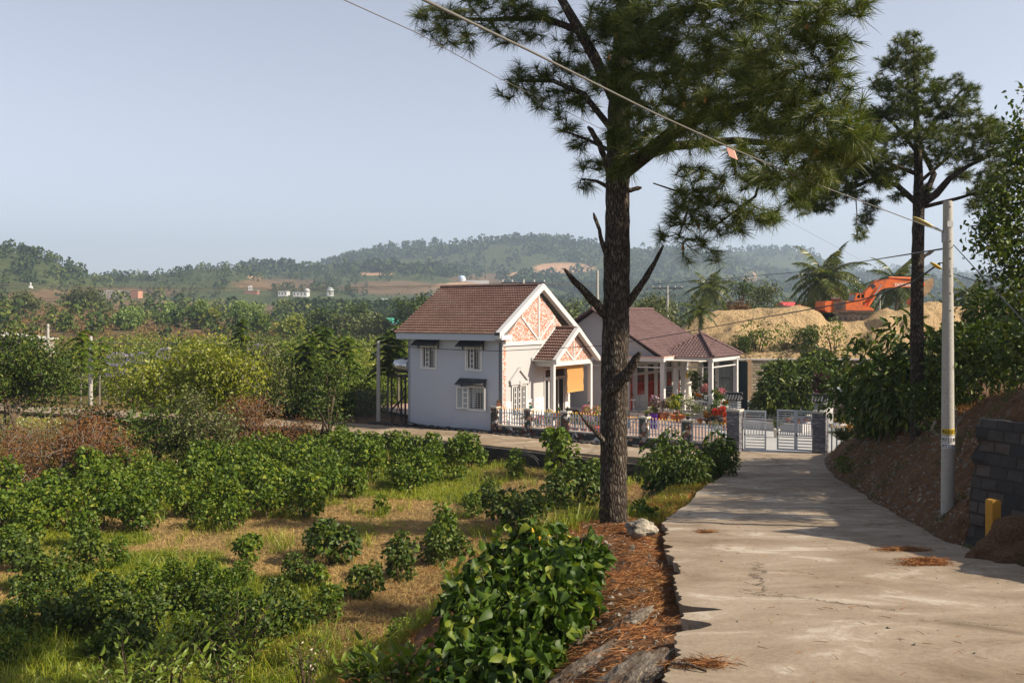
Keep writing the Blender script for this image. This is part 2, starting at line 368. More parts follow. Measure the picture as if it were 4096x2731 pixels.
for k, v in enumerate(V):
    sx, sy = seen(v); nn = fbm(v[0], v[1], .008, 4, 4)*.45
    if v[1] < 330: br[k] = .8
    for (cx, cy, rx, ry) in BROWN:
        e = ((sx-cx)/rx)**2+((sy-cy)/ry)**2
        br[k] = max(br[k], sstep(1.3, .7, e+nn))
    for (cx, cy, rx, ry) in BARE:
        e = ((sx-cx)/rx)**2+((sy-cy)/ry)**2
        ba[k] = max(ba[k], sstep(1.15, .85, e+nn))
for nm, ar in (('brown', br), ('bare', ba)):
    a = me.attributes.new(nm, 'FLOAT', 'POINT'); a.data.foreach_set('value', ar)
HB_, HR_ = br, ba; HV_ = V
hl = link_mesh('hills', me, M_HILL); tag(hl, kind='structure')
# air
hz = MB(); hz.box(-4600, 4600, -60, 5100, -60, 420)
hm = bpy.data.materials.new('haze_air'); hm.use_nodes = True; hn = hm.node_tree
for n_ in list(hn.nodes):
    if n_.type == 'BSDF_PRINCIPLED': hn.nodes.remove(n_)
pv = hn.nodes.new('ShaderNodeVolumePrincipled'); pv.inputs['Density'].default_value = .00027; pv.inputs['Color'].default_value = (.62, .79, 1, 1); pv.inputs['Anisotropy'].default_value = .2
hn.links.new(pv.outputs[0], hn.nodes['Material Output'].inputs['Volume'])
ho = hz.build('haze', hm); tag(ho, 'pale haze filling the air over the whole valley', 'haze', kind='stuff')
# ---------- building materials ----------
def wallpaint(name, c, st=.1, stain=(.5, .48, .44)):
    m = N(name, .8, .25); v = m.coord(); a = m.noise(v, .7, 5, .6); b = m.noise(m.coord(scale=(3, 3, .35)), 1.3, 6, .7)
    z = m.new('ShaderNodeSeparateXYZ'); m.l.new(v, z.inputs[0])
    col = m.mix(a, tuple(k*.93 for k in c), c); low = m.rng(z.outputs[2], 1.3, .05)
    col = m.mix(m.math('MULTIPLY', m.rng(b, .5, .75), m.math('ADD', m.math('MULTIPLY', low, .35), st)), col, stain)
    m.color(col); m.bump(m.noise(v, 30, 3), .004); return m.mat
M_WHITE = wallpaint('white_render', (.395, .39, .39)); M_GREYW = wallpaint('pale_grey_render', (.47, .50, .56), .16, (.40, .40, .40))
M_TRIM = plain('white_trim', (.49, .49, .485), .5, .05, 2); M_CREAM = wallpaint('cream_render', (.52, .48, .41))
M_FRAME = plain('lifted_trim_white', (.74, .73, .70), .5, .04, 2)  # trim white made lighter in colour for the frames on the shaded side
M_CONC = plain('weathered_cement', (.42, .40, .36), .9, .3, 6, .01)
M_BLACKM = plain('black_metal', (.03, .032, .035), .5, .2); M_DARK = plain('dark_interior', (.012, .013, .016), .9, .3)  # M_DARK: near-black colour standing in for the shade of unlit rooms
M_GLASS = glassy('dark_glass', (.02, .026, .03)); M_FROST = plain('frosted_glass', (.3, .34, .36), .3, .1, 2)
M_REDWOOD = plain('red_painted_wood', (.30, .030, .014), .35, .25, 3); M_WOODD = plain('dark_wood', (.06, .028, .018), .6, .3, 5)
M_ORANGEW = plain('orange_wood', (.5, .22, .07), .6, .25, 4)
def tilemat(name, c1, c2, c3):
    m = N(name, .75, .25); v = m.coord(); a = m.noise(v, 3.5, 4, .6); b = m.noise(v, 40, 4, .7); i = m.noise(m.coord(scale=(1, 1, 1)), .6, 3)
    col = m.ramp(a, [(.3, c1), (.55, c2), (.75, c3)]); col = m.mix(m.rng(b, .3, .75), m.mix(1, col, (.7, .7, .7), 'MULTIPLY'), m.mix(1, col, (1.2, 1.2, 1.2), 'MULTIPLY'))
    m.color(m.mix(m.rng(i, .35, .7), col, m.mix(1, col, (.85, .82, .8), 'MULTIPLY'))); m.bump(b, .006); return m.mat
M_TILE = tilemat('terracotta_tiles', (.118, .066, .055), (.155, .092, .077), (.21, .137, .118))
M_TILE2 = tilemat('plum_brown_tiles', (.11, .068, .066), (.15, .095, .092), (.21, .145, .14))
M_TILEG = tilemat('charcoal_tiles', (.035, .038, .042), (.06, .065, .07), (.12, .12, .115))
def mosaic(name, sc=1):
    m = N(name, .6, .3); v = m.coord(scale=(1, 1, 1.6)); n = m.new('ShaderNodeTexVoronoi', distance='CHEBYCHEV'); m.l.new(v, n.inputs['Vector'])
    n.inputs['Scale'].default_value = 11*sc; n.inputs['Randomness'].default_value = .75
    s = m.new('ShaderNodeSeparateColor'); m.l.new(n.outputs['Color'], s.inputs[0])
    col = m.ramp(s.outputs[0], [(0, (.40, .145, .085)), (.35, (.37, .18, .115)), (.58, (.47, .425, .405))], 'CONSTANT')
    e = m.vor(v, 11*sc, 'DISTANCE_TO_EDGE', rnd=.75); m.color(m.mix(m.rng(e, 0, .02, .5, 0), col, (.55, .5, .47))); m.bump(s.outputs[0], .01); return m.mat
M_MOS = mosaic('orange_white_mosaic')
def bricky(name, cols, mortar, scale, bw, rh, bump=.02, ms=.02, rough=.8, off=.5, rot=0, sg='ADD'):
    m = N(name, rough, .3); tc = m.new('ShaderNodeTexCoord'); sp = m.new('ShaderNodeSeparateXYZ'); m.l.new(tc.outputs['Object'], sp.inputs[0])
    cb = m.new('ShaderNodeCombineXYZ'); m.l.new(m.math(sg, sp.outputs[0], sp.outputs[1]), cb.inputs[0]); m.l.new(sp.outputs[2], cb.inputs[1])
    b = m.new('ShaderNodeTexBrick'); m.l.new(cb.outputs[0], b.inputs['Vector']); b.offset = off; b.inputs['Scale'].default_value = scale
    b.inputs['Brick Width'].default_value = bw; b.inputs['Row Height'].default_value = rh; b.inputs['Mortar Size'].default_value = ms
    m.put(b.inputs['Color1'], (0, 0, 0)); m.put(b.inputs['Color2'], (1, 1, 1)); m.put(b.inputs['Mortar'], (0, 0, 0))
    s = m.new('ShaderNodeSeparateColor'); m.l.new(b.outputs['Color'], s.inputs[0])
    k = len(cols); col = m.ramp(s.outputs[0], [(i/k, c) for i, c in enumerate(cols)], 'CONSTANT')
    col = m.mix(m.rng(m.noise(tc.outputs['Object'], 30, 4), .3, .7), m.mix(1, col, (.75, .75, .75), 'MULTIPLY'), col)
    m.color(m.mix(b.outputs['Fac'], col, mortar)); m.bump(m.math('ADD', m.math('MULTIPLY', b.outputs['Fac'], -1), m.math('MULTIPLY', s.outputs[0], .8)), bump); return m.mat
M_WAINS = bricky('striped_wall_tiles', [(.70, .68, .66), (.72, .70, .68), (.05, .04, .05), (.66, .64, .62), (.28, .12, .10), (.7, .68, .66)], (.7, .68, .66), 1, .16, .075, .003, .018)
M_LEDGE = bricky('split_slate_cladding', [(.10, .105, .13), (.19, .19, .215), (.13, .135, .16), (.30, .29, .30), (.16, .16, .19)], (.03, .03, .035), 1, .22, .045, .03, .004)
M_BLOCK = bricky('pale_block_wall', [(.30, .25, .17), (.38, .33, .24), (.24, .2, .14), (.34, .29, .2)], (.13, .11, .08), 1, .42, .22, .04, .03, .9)
M_DBLOCK = bricky('dark_stone_blocks', [(.030, .029, .028), (.052, .048, .045), (.040, .037, .035), (.075, .062, .052)], (.028, .024, .02), 1, .40, .2, .06, .02, .95, sg='SUBTRACT')
def crazy():
    m = N('crazy_paving_cladding', .45, .4); v = m.coord(); n = m.new('ShaderNodeTexVoronoi'); m.l.new(v, n.inputs['Vector']); n.inputs['Scale'].default_value = 5.2
    s = m.new('ShaderNodeSeparateColor'); m.l.new(n.outputs['Color'], s.inputs[0])
    col = m.ramp(s.outputs[0], [(0, (.03, .035, .03)), (.22, (.09, .03, .022)), (.4, (.05, .055, .055)), (.55, (.14, .06, .04)), (.66, (.30, .28, .26)), (.74, (.035, .06, .045)), (.86, (.66, .64, .6)), (.93, (.4, .26, .16))], 'CONSTANT')
    e = m.vor(v, 5.2, 'DISTANCE_TO_EDGE'); m.color(m.mix(m.rng(e, .01, .03, 1, 0), col, (.07, .065, .06))); m.bump(m.rng(e, 0, .06), .02); return m.mat
M_CRAZY = crazy()

# ---------- shared builders ----------
ANG = math.atan2(-.558, .83)
U_ = Vector((.83, -.558, 0)); G_ = Vector((.558, .83, 0))
class WB(MB):       # boxes given on a wall: a along (to the right seen from outside), b up, c outward
    def __init__(s, M): super().__init__(); s.M = M
    def bx(s, a0, a1, b0, b1, c0, c1, mi=0):
        return s.box(a0, a1, b0, b1, c0, c1, mi, s.M)
    def pr(s, poly, c0, c1, mi=0): return s.prism(poly, c0, c1, mi, s.M, 'z')
    def bar(s, p, q, t, c0, c1, mi=0):   # flat strip from p to q, width t
        p, q = Vector(p), Vector(q); d = (q-p).normalized(); n = Vector((-d.y, d.x))*t/2
        return s.pr([tuple(p+n), tuple(p-n), tuple(q-n), tuple(q+n)][::-1], c0, c1, mi)
    def wall(s, a0, a1, b0, b1, holes, th, mi=0, top=None):
        A = sorted({a0, a1, *[h[0] for h in holes], *[h[1] for h in holes]}); B = sorted({b0, b1, *[h[2] for h in holes], *[h[3] for h in holes]})
        for i in range(len(A)-1):
            for j in range(len(B)-1):
                ca, cb = (A[i]+A[i+1])/2, (B[j]+B[j+1])/2
                if any(h[0] < ca < h[1] and h[2] < cb < h[3] for h in holes): continue
                for c in (0, -th):
                    s.add([s.M @ Vector(p) for p in ((A[i], B[j], c), (A[i+1], B[j], c), (A[i+1], B[j+1], c), (A[i], B[j+1], c))], [(0, 1, 2, 3)], mi)
        for (x0, x1, y0, y1) in list(holes)+[(a0, a1, b0, b1)]:
            q = [(x0, y0), (x1, y0), (x1, y1), (x0, y1)]
            for k in range(4):
                (p0, p1), (r0, r1) = q[k], q[(k+1) % 4]
                s.add([s.M @ Vector(p) for p in ((p0, p1, 0), (r0, r1, 0), (r0, r1, -th), (p0, p1, -th))], [(0, 1, 2, 3)], mi)
        return s
def wmat(o, a, c):   # wall frame: origin, along, outward
    a = Vector(a).normalized(); c = Vector(c).normalized()
    M = Matrix((a, Vector((0, 0, 1)), c)).transposed().to_4x4(); M.translation = Vector(o); return M
def tiles(mb, O, U, S, wd, ln, pitch=.17, course=.28, amp=.032, lift=.085, keep=None, mi=0, n=5):
    O, U, S = Vector(O), Vector(U).normalized(), Vector(S).normalized(); Nn = U.cross(S).normalized()
    if Nn.z < 0: Nn = -Nn
    nu = max(2, int(round(wd/pitch))*n); nc = max(1, int(round(ln/course))); du = wd/nu; dc = ln/nc
    for c in range(nc):
        vs = []
        for r, (f, h) in enumerate(((-.06, lift), (1.0, .0))):
            for i in range(nu+1):
                ph = 2*pi*i/n; w = amp*(sin(ph)+.35*sin(2*ph+.6))
                vs.append(O+U*(i*du)+S*((c+f)*dc)+Nn*(w+h))
        for i in range(nu+1):  # front lip
            vs.append(vs[i]-Nn*.05)
        fs = []
        for i in range(nu):
            if keep and not keep((i+.5)*du, (c+.5)*dc): continue
            fs.append((i, i+1, nu+2+i, nu+1+i)); fs.append((2*nu+2+i, 2*nu+3+i, i+1, i))
        used = sorted({k for f in fs for k in f}); mp = {k: j for j, k in enumerate(used)}
        mb.add([vs[k] for k in used], [tuple(mp[k] for k in f) for f in fs], mi, False)
    return mb
def ridge(mb, p, q, r=.1, step=.33):
    p, q = Vector(p), Vector(q); n = max(1, int((q-p).length/step))
    for i in range(n):
        a = p.lerp(q, i/n); b = p.lerp(q, (i+1.08)/n); mb.tube([a, b], [r*1.08, r*.88], 8)
    return mb
def awning(parent, M, a0, a1, b, out=.55, drop=.2):
    w_ = WB(M); Mi = M
    O = Mi @ Vector((a0, b-drop, out)); U = (Mi.to_3x3() @ Vector((1, 0, 0))); S = Mi.to_3x3() @ Vector((0, drop, -out)).normalized()
    t = MB(); tiles(t, O, U, S, a1-a0, math.hypot(out, drop), .15, .28, .02, .03); aw = t.build('awning', M_TILEG, parent)
    for a in (a0+.12, a1-.17):
        w_.bx(a, a+.05, b-.55, b-.02, .002, .04)
        w_.tube([Mi @ Vector((a+.025, b-.05, .03)), Mi @ Vector((a+.025, b-drop-.02, out-.08))], .018, 4)
        w_.tube([Mi @ Vector((a+.025, b-.5, .03)), Mi @ Vector((a+.025, b-.12, out*.55))], .016, 4)
    w_.bx(a0+.05, a1-.05, b-.08, b-.04, .002, .035); w_.build('bracket', M_BLACKM, aw)
def hray(O, d, px4, py4, off=0):   # photo pixel -> (t along line, z)
    k = (px4/4-512)/F; ox, oy = O; t = (k*oy-ox)/(d.x-k*d.y); Y = oy+t*d.y
    return t, EYE-(py4/4-HZ)*Y/F
def grille(w_, a0, a1, b0, b1, c, nv=1, nh=11, t=.016):
    for i in range(nv): a = lerp(a0, a1, (i+1)/(nv+1)); w_.bx(a-t/2, a+t/2, b0, b1, c, c+.012)
    for j in range(nh): b = lerp(b0, b1, (j+.5)/nh); w_.bx(a0, a1, b-t/2, b+t/2, c+.003, c+.017)
def winframe(w_, a0, a1, b0, b1, t=.07, c0=.003, c1=.05):
    w_.bx(a0-t, a1+t, b1, b1+t, c0, c1); w_.bx(a0-t, a1+t, b0-t, b0, c0, c1); w_.bx(a0-t, a0, b0, b1, c0, c1); w_.bx(a1, a1+t, b0, b1, c0, c1)
def leaf4(w_, a0, a1, b0, b1, c, n=4, t=.05, solid=.45):   # shutter leaf with a column of small panes
    w_.bx(a0, a1, b0, b0+t, c, c+.035); w_.bx(a0, a1, b1-t, b1, c, c+.035); w_.bx(a0, a0+t, b0+t, b1-t, c, c+.035); w_.bx(a1-t, a1, b0+t, b1-t, c, c+.035)
    m_ = lerp(a0, a1, solid); w_.bx(m_-t*.5, m_+t*.5, b0+t, b1-t, c, c+.034)
    for i in range(1, n): b = lerp(b0, b1, i/n); w_.bx(m_+t*.5, a1-t, b-t*.45, b+t*.45, c, c+.033)

# ---------- house with the gable ----------
C1 = (-.56, 49.2); Ax = Vector((.83, -.558)); Ay = Vector((.558, .83))
h1 = empty('tiled_house', (C1[0], C1[1], 0), ANG, 'two storey pale grey house with red brown tiled roof and orange mosaic gable', 'house')
MS = wmat((0, 0, 0), (1, 0, 0), (0, -1, 0)); MGb = wmat((0, 0, 0), (0, 1, 0), (1, 0, 0))
ls = lambda x, y: hray(C1, Ax, x, y); lg = lambda x, y: hray(C1, Ay, x, y)
wins = []
for (x0, y0, x1, y1) in ((1689, 1386, 1743, 1469), (1867, 1389, 1923, 1476), (1878, 1547, 1934, 1636)):
    a0, b1 = ls(x0, y0); a1, b0 = ls(x1, y1); wins.append((a0, a1, b0, b1))
wl = WB(MS).wall(-6.7, 0, -.15, 5.05, wins, .2)
wl.M = wmat((-6.7, 0, 0), (0, -1, 0), (-1, 0, 0)); wl.wall(-7.4, 0, -.15, 5.05, [], .2)
o = wl.build('side_wall', M_GREYW, h1)
gd0, gt = lg(2178, 1478); gd1, _ = lg(2258, 1478); gw0, wt = lg(2048, 1545); gw1, _ = lg(2100, 1545)
gh = [(gd0, gd1, .12, gt), (gw0, gw1, .75, wt)]
wl = WB(MGb).wall(.0, 7.4, -.15, 4.9, gh, .2); wl.pr([(.0, 4.9), (7.4, 4.9), (3.7, 7.72)], -.2, 0)
wl.M = wmat((-6.7, 7.4, 0), (1, 0, 0), (0, 1, 0)); wl.wall(0, 6.7, -.15, 5.05, [], .2); wl.build('front_wall', M_WHITE, h1)
ft = WB(MGb)
ft.bx(.2, 7.2, .1, .12, -3, -.2); ft.build('floor', M_CONC, h1)
it = WB(MGb); it.bx(.21, 7.19, .13, 4.8, -2.9, -2.8); it.build('room_shade_panel', M_DARK, h1)  # near-black sheet paints the room's darkness behind the openings
# eaves
e = MB(); e.box(-7.05, .02, -.62, -.002, 5.05, 5.28); e.box(-7.07, .02, -.66, -.62, 5.28, 5.37); e.box(-7.05, .02, -.66, -.62, 5.0, 5.28); e.box(.02, .45, -.66, .35, 5.05, 5.3)
e.build('eaves_gutter', M_GREYW, h1)
sl = Vector((0, 4.42, 2.72)); ln = sl.length
t = MB(); tiles(t, (-7.15, -.7, 5.36), (1, 0, 0), sl, 7.35, ln)
for k in range(17): s_ = k/16.5; t.bbox(Vector((-7.15, -.7, 5.36))+sl*s_+Vector((0, 0, .05)), (.14, .09, .05))
rf = t.build('roof', M_TILE, h1)
t = MB(); tiles(t, (.2, 8.1, 5.36), (-1, 0, 0), (0, -4.42, 2.72), 7.35, ln, n=4)
t.build('rear_roof', M_TILE, h1)
t = MB(); ridge(t, (-7.15, 3.7, 8.13), (.25, 3.7, 8.13), .11); t.add([(-7.1, 3.5, 7.98), (.2, 3.5, 7.98), (.2, 3.68, 8.1), (-7.1, 3.68, 8.1)], [(0, 1, 2, 3)]); t.build('ridge', M_TILE, rf)
t = MB(); t.box(.1, .4, -.82, -.58, 5.3, 5.46); t.build('corner_tile', M_TILEG, rf)
# barge boards
def barge(y0, z0, ym, zm, y1, z1, x0, x1, wd=.30):
    g_ = MB()
    for (ya, za, yb, zb) in ((y0, z0, ym, zm), (ym, zm, y1, z1)):
        d = Vector((yb-ya, zb-za)).normalized(); n = Vector((-d.y, d.x)); n = n if n.y < 0 else -n
        q = []
        for (yy_, zz_) in ((ya, za), (yb, zb)):
            q.append((yy_, zz_))
        lo = [(yb, zb-wd/abs(d.x)*1.0), (ya, za-wd/abs(d.x)*1.0)]
        g_.prism(q+lo, x0, x1, axis='x')
    return g_
barge(-.78, 5.46, 3.7, 8.22, 8.18, 5.46, .12, .42).build('barge_board', M_CONC if 0 else M_TRIM, h1)
t = MB()
for (ya, yb) in ((-.7, 3.7), (8.1, 3.7)): t.add([(0, ya, 5.27), (.4, ya, 5.27), (.4, yb, 7.99), (0, yb, 7.99)], [(0, 1, 2, 3)]); t.add([(.02, ya, 5.24), (.4, ya, 5.24), (.4, yb, 7.96), (.02, yb, 7.96)], [(0, 1, 2, 3)])
t.build('soffit', M_CREAM, h1)
mo = WB(MGb); mo.pr([(.0, 4.93), (7.4, 4.93), (3.7, 7.70)], .001, .04); mo.bx(.05, .32, .15, 4.62, .001, .04)
mo.build('mosaic_cladding', M_MOS, h1)
bn = WB(MGb); bn.bx(0, 7.4, 4.70, 4.93, .001, .09)
for q in ((3.7, 7.6), (1.9, 6.3), (5.5, 6.3)): bn.bar((3.7, 4.93), q, .12, .041, .085)
bn.bx(.0, .05, .15, 4.7, .001, .05); bn.build('gable_band', M_TRIM, h1)
for a_, b_ in ((.33, gw0-.1), (gw1+.1, gd0-.1), (gd1+.1, 7.4)): wn = WB(MGb); wn.bx(a_, b_, .15, 1.6, .001, .03); wn.build('tile_wainscot', M_WAINS, h1)
# windows on the side
for k, (a0, a1, b0, b1) in enumerate(wins):
    f = WB(MS); winframe(f, a0, a1, b0, b1, .085); fr = f.build('window', M_FRAME, h1)
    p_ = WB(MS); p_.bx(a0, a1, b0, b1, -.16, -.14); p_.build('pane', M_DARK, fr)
    g_ = WB(MS); grille(g_, a0, a1, b0, b1, -.08, 2 if k < 2 else 3, 11); g_.build('grille', M_FRAME, fr)
    cu = WB(MS)
    if k < 2:
        s_ = WB(MS); leaf4(s_, a0+.02, lerp(a0, a1, .52), b0+.02, b1-.02, -.03); s_.build('sash', M_FRAME, fr)
        s_ = WB(MS); s_.bx(a1-.09, a1-.03, b0+.03, b1-.02, -.04, .09); s_.build('sash', M_TRIM, fr)
        cu.bx(lerp(a0, a1, .55), a1-.1, b1-.22, b1-.02, -.13, -.11)
        awning(h1, MS, a0-.42, a1+.35, 5.0, .55, .34)
    else:
        th = .25; dx = 1
        for sgn, ax in ((-1, a0-.04), (1, a1+.04)):
            Mh = MS @ Matrix.Translation((ax, 0, .05)) @ Matrix.Rotation(R_(14 if sgn < 0 else -40), 4, 'Y')
            s_ = WB(Mh)
            leaf4(s_, *((-.72, 0) if sgn < 0 else (0, .42)), b0-.02, b1+.02, .01, 4, .06, .5 if sgn > 0 else .55); sh = s_.build('shutter', M_FRAME, fr)
            q = WB(Mh); q.bx(*((-.68, -.04) if sgn < 0 else (.04, .38)), b0+.03, b1-.03, .018, .024); q.build('pane', M_FROST, sh) if False else q.build('shutter_pane', M_FROST, fr)
        cu.bx(a0+.05, a1-.05, b1-.3, b1-.02, -.13, -.11); cu.pr([(a0+.08, b0+.05), (a0+.3, b0+.05), (a0+.38, b1-.3), (a0+.05, b1-.3)], -.125, -.112)
        aa0, ab = ls(1840, 1507); aa1, _ = ls(1950, 1510); awning(h1, MS, aa0, aa1, b1+.5, .5, .32)
    cu.build('curtain', M_FROST, fr)
# pediment window and door on the gable
f = WB(MGb); winframe(f, gw0, gw1, .75, wt, .1, .035, .07); fr = f.build('window', M_TRIM, h1)
pd = WB(MGb); c_ = (gw0+gw1)/2; wd = (gw1-gw0)/2+.28; pd.bx(c_-wd, c_+wd, wt+.1, wt+.28, .002, .14); pd.bx(c_-.09, c_+.09, wt+.02, wt+.3, .12, .18)
for sg in (-1, 1): pd.bar((c_+sg*wd, wt+.28), (c_, wt+1.0), .16, .002, .12)
pd.pr([(c_-wd+.1, wt+.28), (c_+wd-.1, wt+.28), (c_, wt+.95)], .002, .03); pd.build('pediment', M_WHITE, fr)
s_ = WB(MGb); s_.bx(gw0, gw1, .75, wt, -.05, -.03); s_.build('pane', M_DARK, fr)
s_ = WB(MGb); n_ = 3; lw = (gw1-gw0)/n_
for i in range(n_): leaf4(s_, gw0+i*lw+.01, gw0+(i+1)*lw-.01, .76, wt-.01, -.02, 5, .05, .5)
s_.build('sash', M_TRIM, fr)
f = WB(MGb); winframe(f, gd0, gd1, .15, gt, .08, .002, .06); f.bx(gd0, gd1, gt-.55, gt-.45, -.1, .05); dr = f.build('entrance_door', M_TRIM, h1)
p_ = WB(MGb); p_.bx(gd0+.05, gd1-.05, gt-.42, gt-.06, -.08, -.06); p_.build('transom_pane', M_WOODD, dr)
for i in range(3):
    a = lerp(gd0, gd1, i*.25); b = lerp(gd0, gd1, (i+1)*.25); 
    s_ = WB(MGb); winframe(s_, a+.08, b-.06, .25, gt-.65, .065, -.1, -.05); lf = s_.build('door_leaf', M_TRIM, dr)
    if i != 2: s_ = WB(MGb); s_.bx(a+.08, b-.06, .25, gt-.65, -.09, -.08); s_.build('glass', M_GLASS, lf)
Mh = MGb @ Matrix.Translation((gd1-.02, 0, 0)) @ Matrix.Rotation(R_(-60), 4, 'Y')
s_ = WB(Mh); winframe(s_, -.55, -.07, .25, gt-.65, .065, .0, .04); lf = s_.build('door_leaf', M_TRIM, dr); s_ = WB(Mh); s_.bx(-.55, -.07, .25, gt-.65, .015, .022); s_.build('glass', M_GLASS, lf)
# porch
t = MB(); psl = Vector((0, 2.45, 1.72)); 
tiles(t, (.0, 3.1, 3.84), (1, 0, 0), psl, 1.5, psl.length, .17, .27); pr_ = t.build('porch_roof', M_TILE, h1)
t = MB(); tiles(t, (1.5, 8.1, 3.84), (-1, 0, 0), (0, -2.45, 1.72), 1.5, psl.length, .17, .27); t.build('rear_tiles', M_TILE, pr_)
t = MB(); ridge(t, (.02, 5.6, 5.64), (1.5, 5.6, 5.64), .1); t.build('ridge', M_TILE, pr_)
barge(3.0, 3.88, 5.6, 5.72, 8.2, 3.88, 1.42, 1.68, .24).build('barge_board', M_TRIM, pr_)
barge(2.95, 3.95, 5.6, 5.76, 8.2, 3.95, -.02, .10, .16).build('flashing', M_TRIM, pr_)
t = MB()
for (ya, yb) in ((3.15, 5.6), (8.05, 5.6)): t.add([(1.29, ya, 3.77), (1.45, ya, 3.77), (1.45, yb, 5.49), (1.29, yb, 5.49)], [(0, 1, 2, 3)])
t.build('soffit', M_CREAM, pr_)
t = MB(); t.box(0, 1.55, 2.98, 3.12, 3.74, 3.84); t.build('gutter', M_CONC, pr_)
t = MB(); t.box(.002, 1.05, 3.33, 3.55, 3.46, 3.82); t.box(1.05, 1.30, 3.33, 7.9, 3.46, 3.72); t.box(.002, 1.05, 7.68, 7.9, 3.46, 3.82); pb = t.build('porch_beam', M_TRIM, h1)
t = WB(wmat((1.28, 0, 0), (0, 1, 0), (1, 0, 0))); t.pr([(3.3, 3.72), (7.9, 3.72), (5.6, 5.36)], -.15, .0); t.build('porch_gable', M_MOS, h1)
t = WB(wmat((1.28, 0, 0), (0, 1, 0), (1, 0, 0)))
for q in ((5.6, 5.3), (4.5, 4.5), (6.7, 4.5)): t.bar((5.6, 3.72), q, .1, .002, .04)
t.build('gable_battens', M_TRIM, h1)
for y in (3.44, 7.8):
    t = MB(); t.box(1.07, 1.29, y-.11, y+.11, .1, 3.455); t.build('porch_column', M_TRIM, h1)
t = MB(); t.box(.03, 1.0, 3.6, 7.6, 3.6, 3.64); t.build('porch_ceiling', M_ORANGEW, h1)
# recessed wall between the houses
t = WB(wmat((-1.5, 7.4, 0), (0, 1, 0), (1, 0, 0))); t.wall(0, 2.1, -.1, 3.8, [], .15); t.build('recess_wall', M_WHITE, h1)
# bamboo blind hanging in the porch
m = N('bamboo', .6, .3); v = m.coord(); wv = m.new('ShaderNodeTexWave', bands_direction='Z'); m.l.new(v, wv.inputs['Vector']); wv.inputs['Scale'].default_value = 14; wv.inputs['Distortion'].default_value = .6
nn_ = m.noise(m.coord(scale=(1.5, 1.5, 14)), 3, 4)
m.color(m.mix(wv.outputs['Fac'], m.mix(nn_, (.42, .20, .05), (.60, .33, .10)), m.mix(nn_, (.58, .31, .09), (.72, .45, .17)))); m.bump(wv.outputs['Fac'], .01); M_BAMBOO = m.mat
mb = MB(); ya, _ = hray((C1[0]+1.16*.83, C1[1]-1.16*.558), Ay, 2282, 1500); yb, _ = hray((C1[0]+1.16*.83, C1[1]-1.16*.558), Ay, 2346, 1500); zb = hray((C1[0]+1.16*.83, C1[1]-1.16*.558), Ay, 2315, 1562)[1]
n = 24
for i in range(n):
    z0, z1 = lerp(zb, 3.45, i/n), lerp(zb, 3.45, (i+1)/n)-.008; o_ = .015*sin(i*.6)
    mb.box(.93+o_, .95+o_, ya, yb, z0, z1)
mb.tube([(.94, ya-.02, zb-.02), (.94, yb+.02, zb-.02)], .03, 8)
M1 = Matrix.Translation((C1[0], C1[1], 0)) @ Matrix.Rotation(ANG, 4, 'Z')
o = mb.build('bamboo_blind', M_BAMBOO); o.matrix_world = M1; tag(o, 'wide yellow bamboo blind lowered halfway under the small porch gable', 'blind')
mb = MB(); mb.tube([(.94, 3.65, 3.36), (.94, ya-.03, 3.34)], .07, 10); mb.tube([(.94, 3.9, 3.38), (.94, 3.9, 3.5)], .01, 4)
o = mb.build('bamboo_blind', M_BAMBOO); o.matrix_world = M1; tag(o, 'bamboo blind rolled up tight under the porch beam beside the lowered one', 'blind')

# ---------- house with the veranda ----------
E0 = (9.38, 56.0); FL = .32
h2 = empty('veranda_house', (E0[0], E0[1], 0), ANG, 'long white single storey house with plum brown tiled roof and columned veranda', 'house')
M2 = Matrix.Translation((E0[0], E0[1], 0)) @ Matrix.Rotation(ANG, 4, 'Z')
ME = wmat((-2.0, 0, 0), (0, 1, 0), (1, 0, 0)); MF = wmat((0, 0, 0), (1, 0, 0), (0, -1, 0))
OW = (E0[0]-2*.83, E0[1]+2*.558); l2 = lambda x, y: hray(OW, Ay, x, y)
def zx5(x): return 2480+x*.2551
dh = []
for (xa, xb, kind) in ((160, 242, 'd'), (272, 388, 'w'), (440, 540, 'd'), (592, 686, 'd'), (735, 813, 'w'), (880, 938, 'd')):
    a0 = l2(zx5(xa), 1500)[0]; a1 = l2(zx5(xb), 1500)[0]; dh.append((a0, a1, FL+.02 if kind == 'd' else FL+.95, 2.55))
th_ = [(a0, a1, 2.7, 3.15) for a0, a1, _, _ in dh]
w_ = WB(ME).wall(-.1, 8.85, 0, 3.5, dh+th_, .15)
fh = [(-8.9, -8.1, 1.0, 2.6)]
w_.M = MF; w_.wall(-9.7, -1.999, 0, 3.5, fh, .15); w_.pr([(-9.7, 3.5), (.0, 3.5), (-4.86, 6.6)], -.15, 0)
w_.M = wmat((-9.7, 0, 0), (0, -1, 0), (-1, 0, 0)); w_.wall(-8.85, 0, 0, 3.5, [], .15); w_.M = wmat((0, 8.85, 0), (-1, 0, 0), (0, 1, 0)); w_.wall(2, 9.7, 0, 3.5, [], .15); w_.pr([(0, 3.5), (9.7, 3.5), (4.86, 6.6)], -.15, 0)
w_.build('wall', M_WHITE, h2)
w_ = WB(ME); w_.bx(-.0, 8.8, FL, 3.4, -1.6, -1.5); w_.build('room_shade_panel', M_DARK, h2)  # interior shade put in as a near-black sheet behind doors and windows
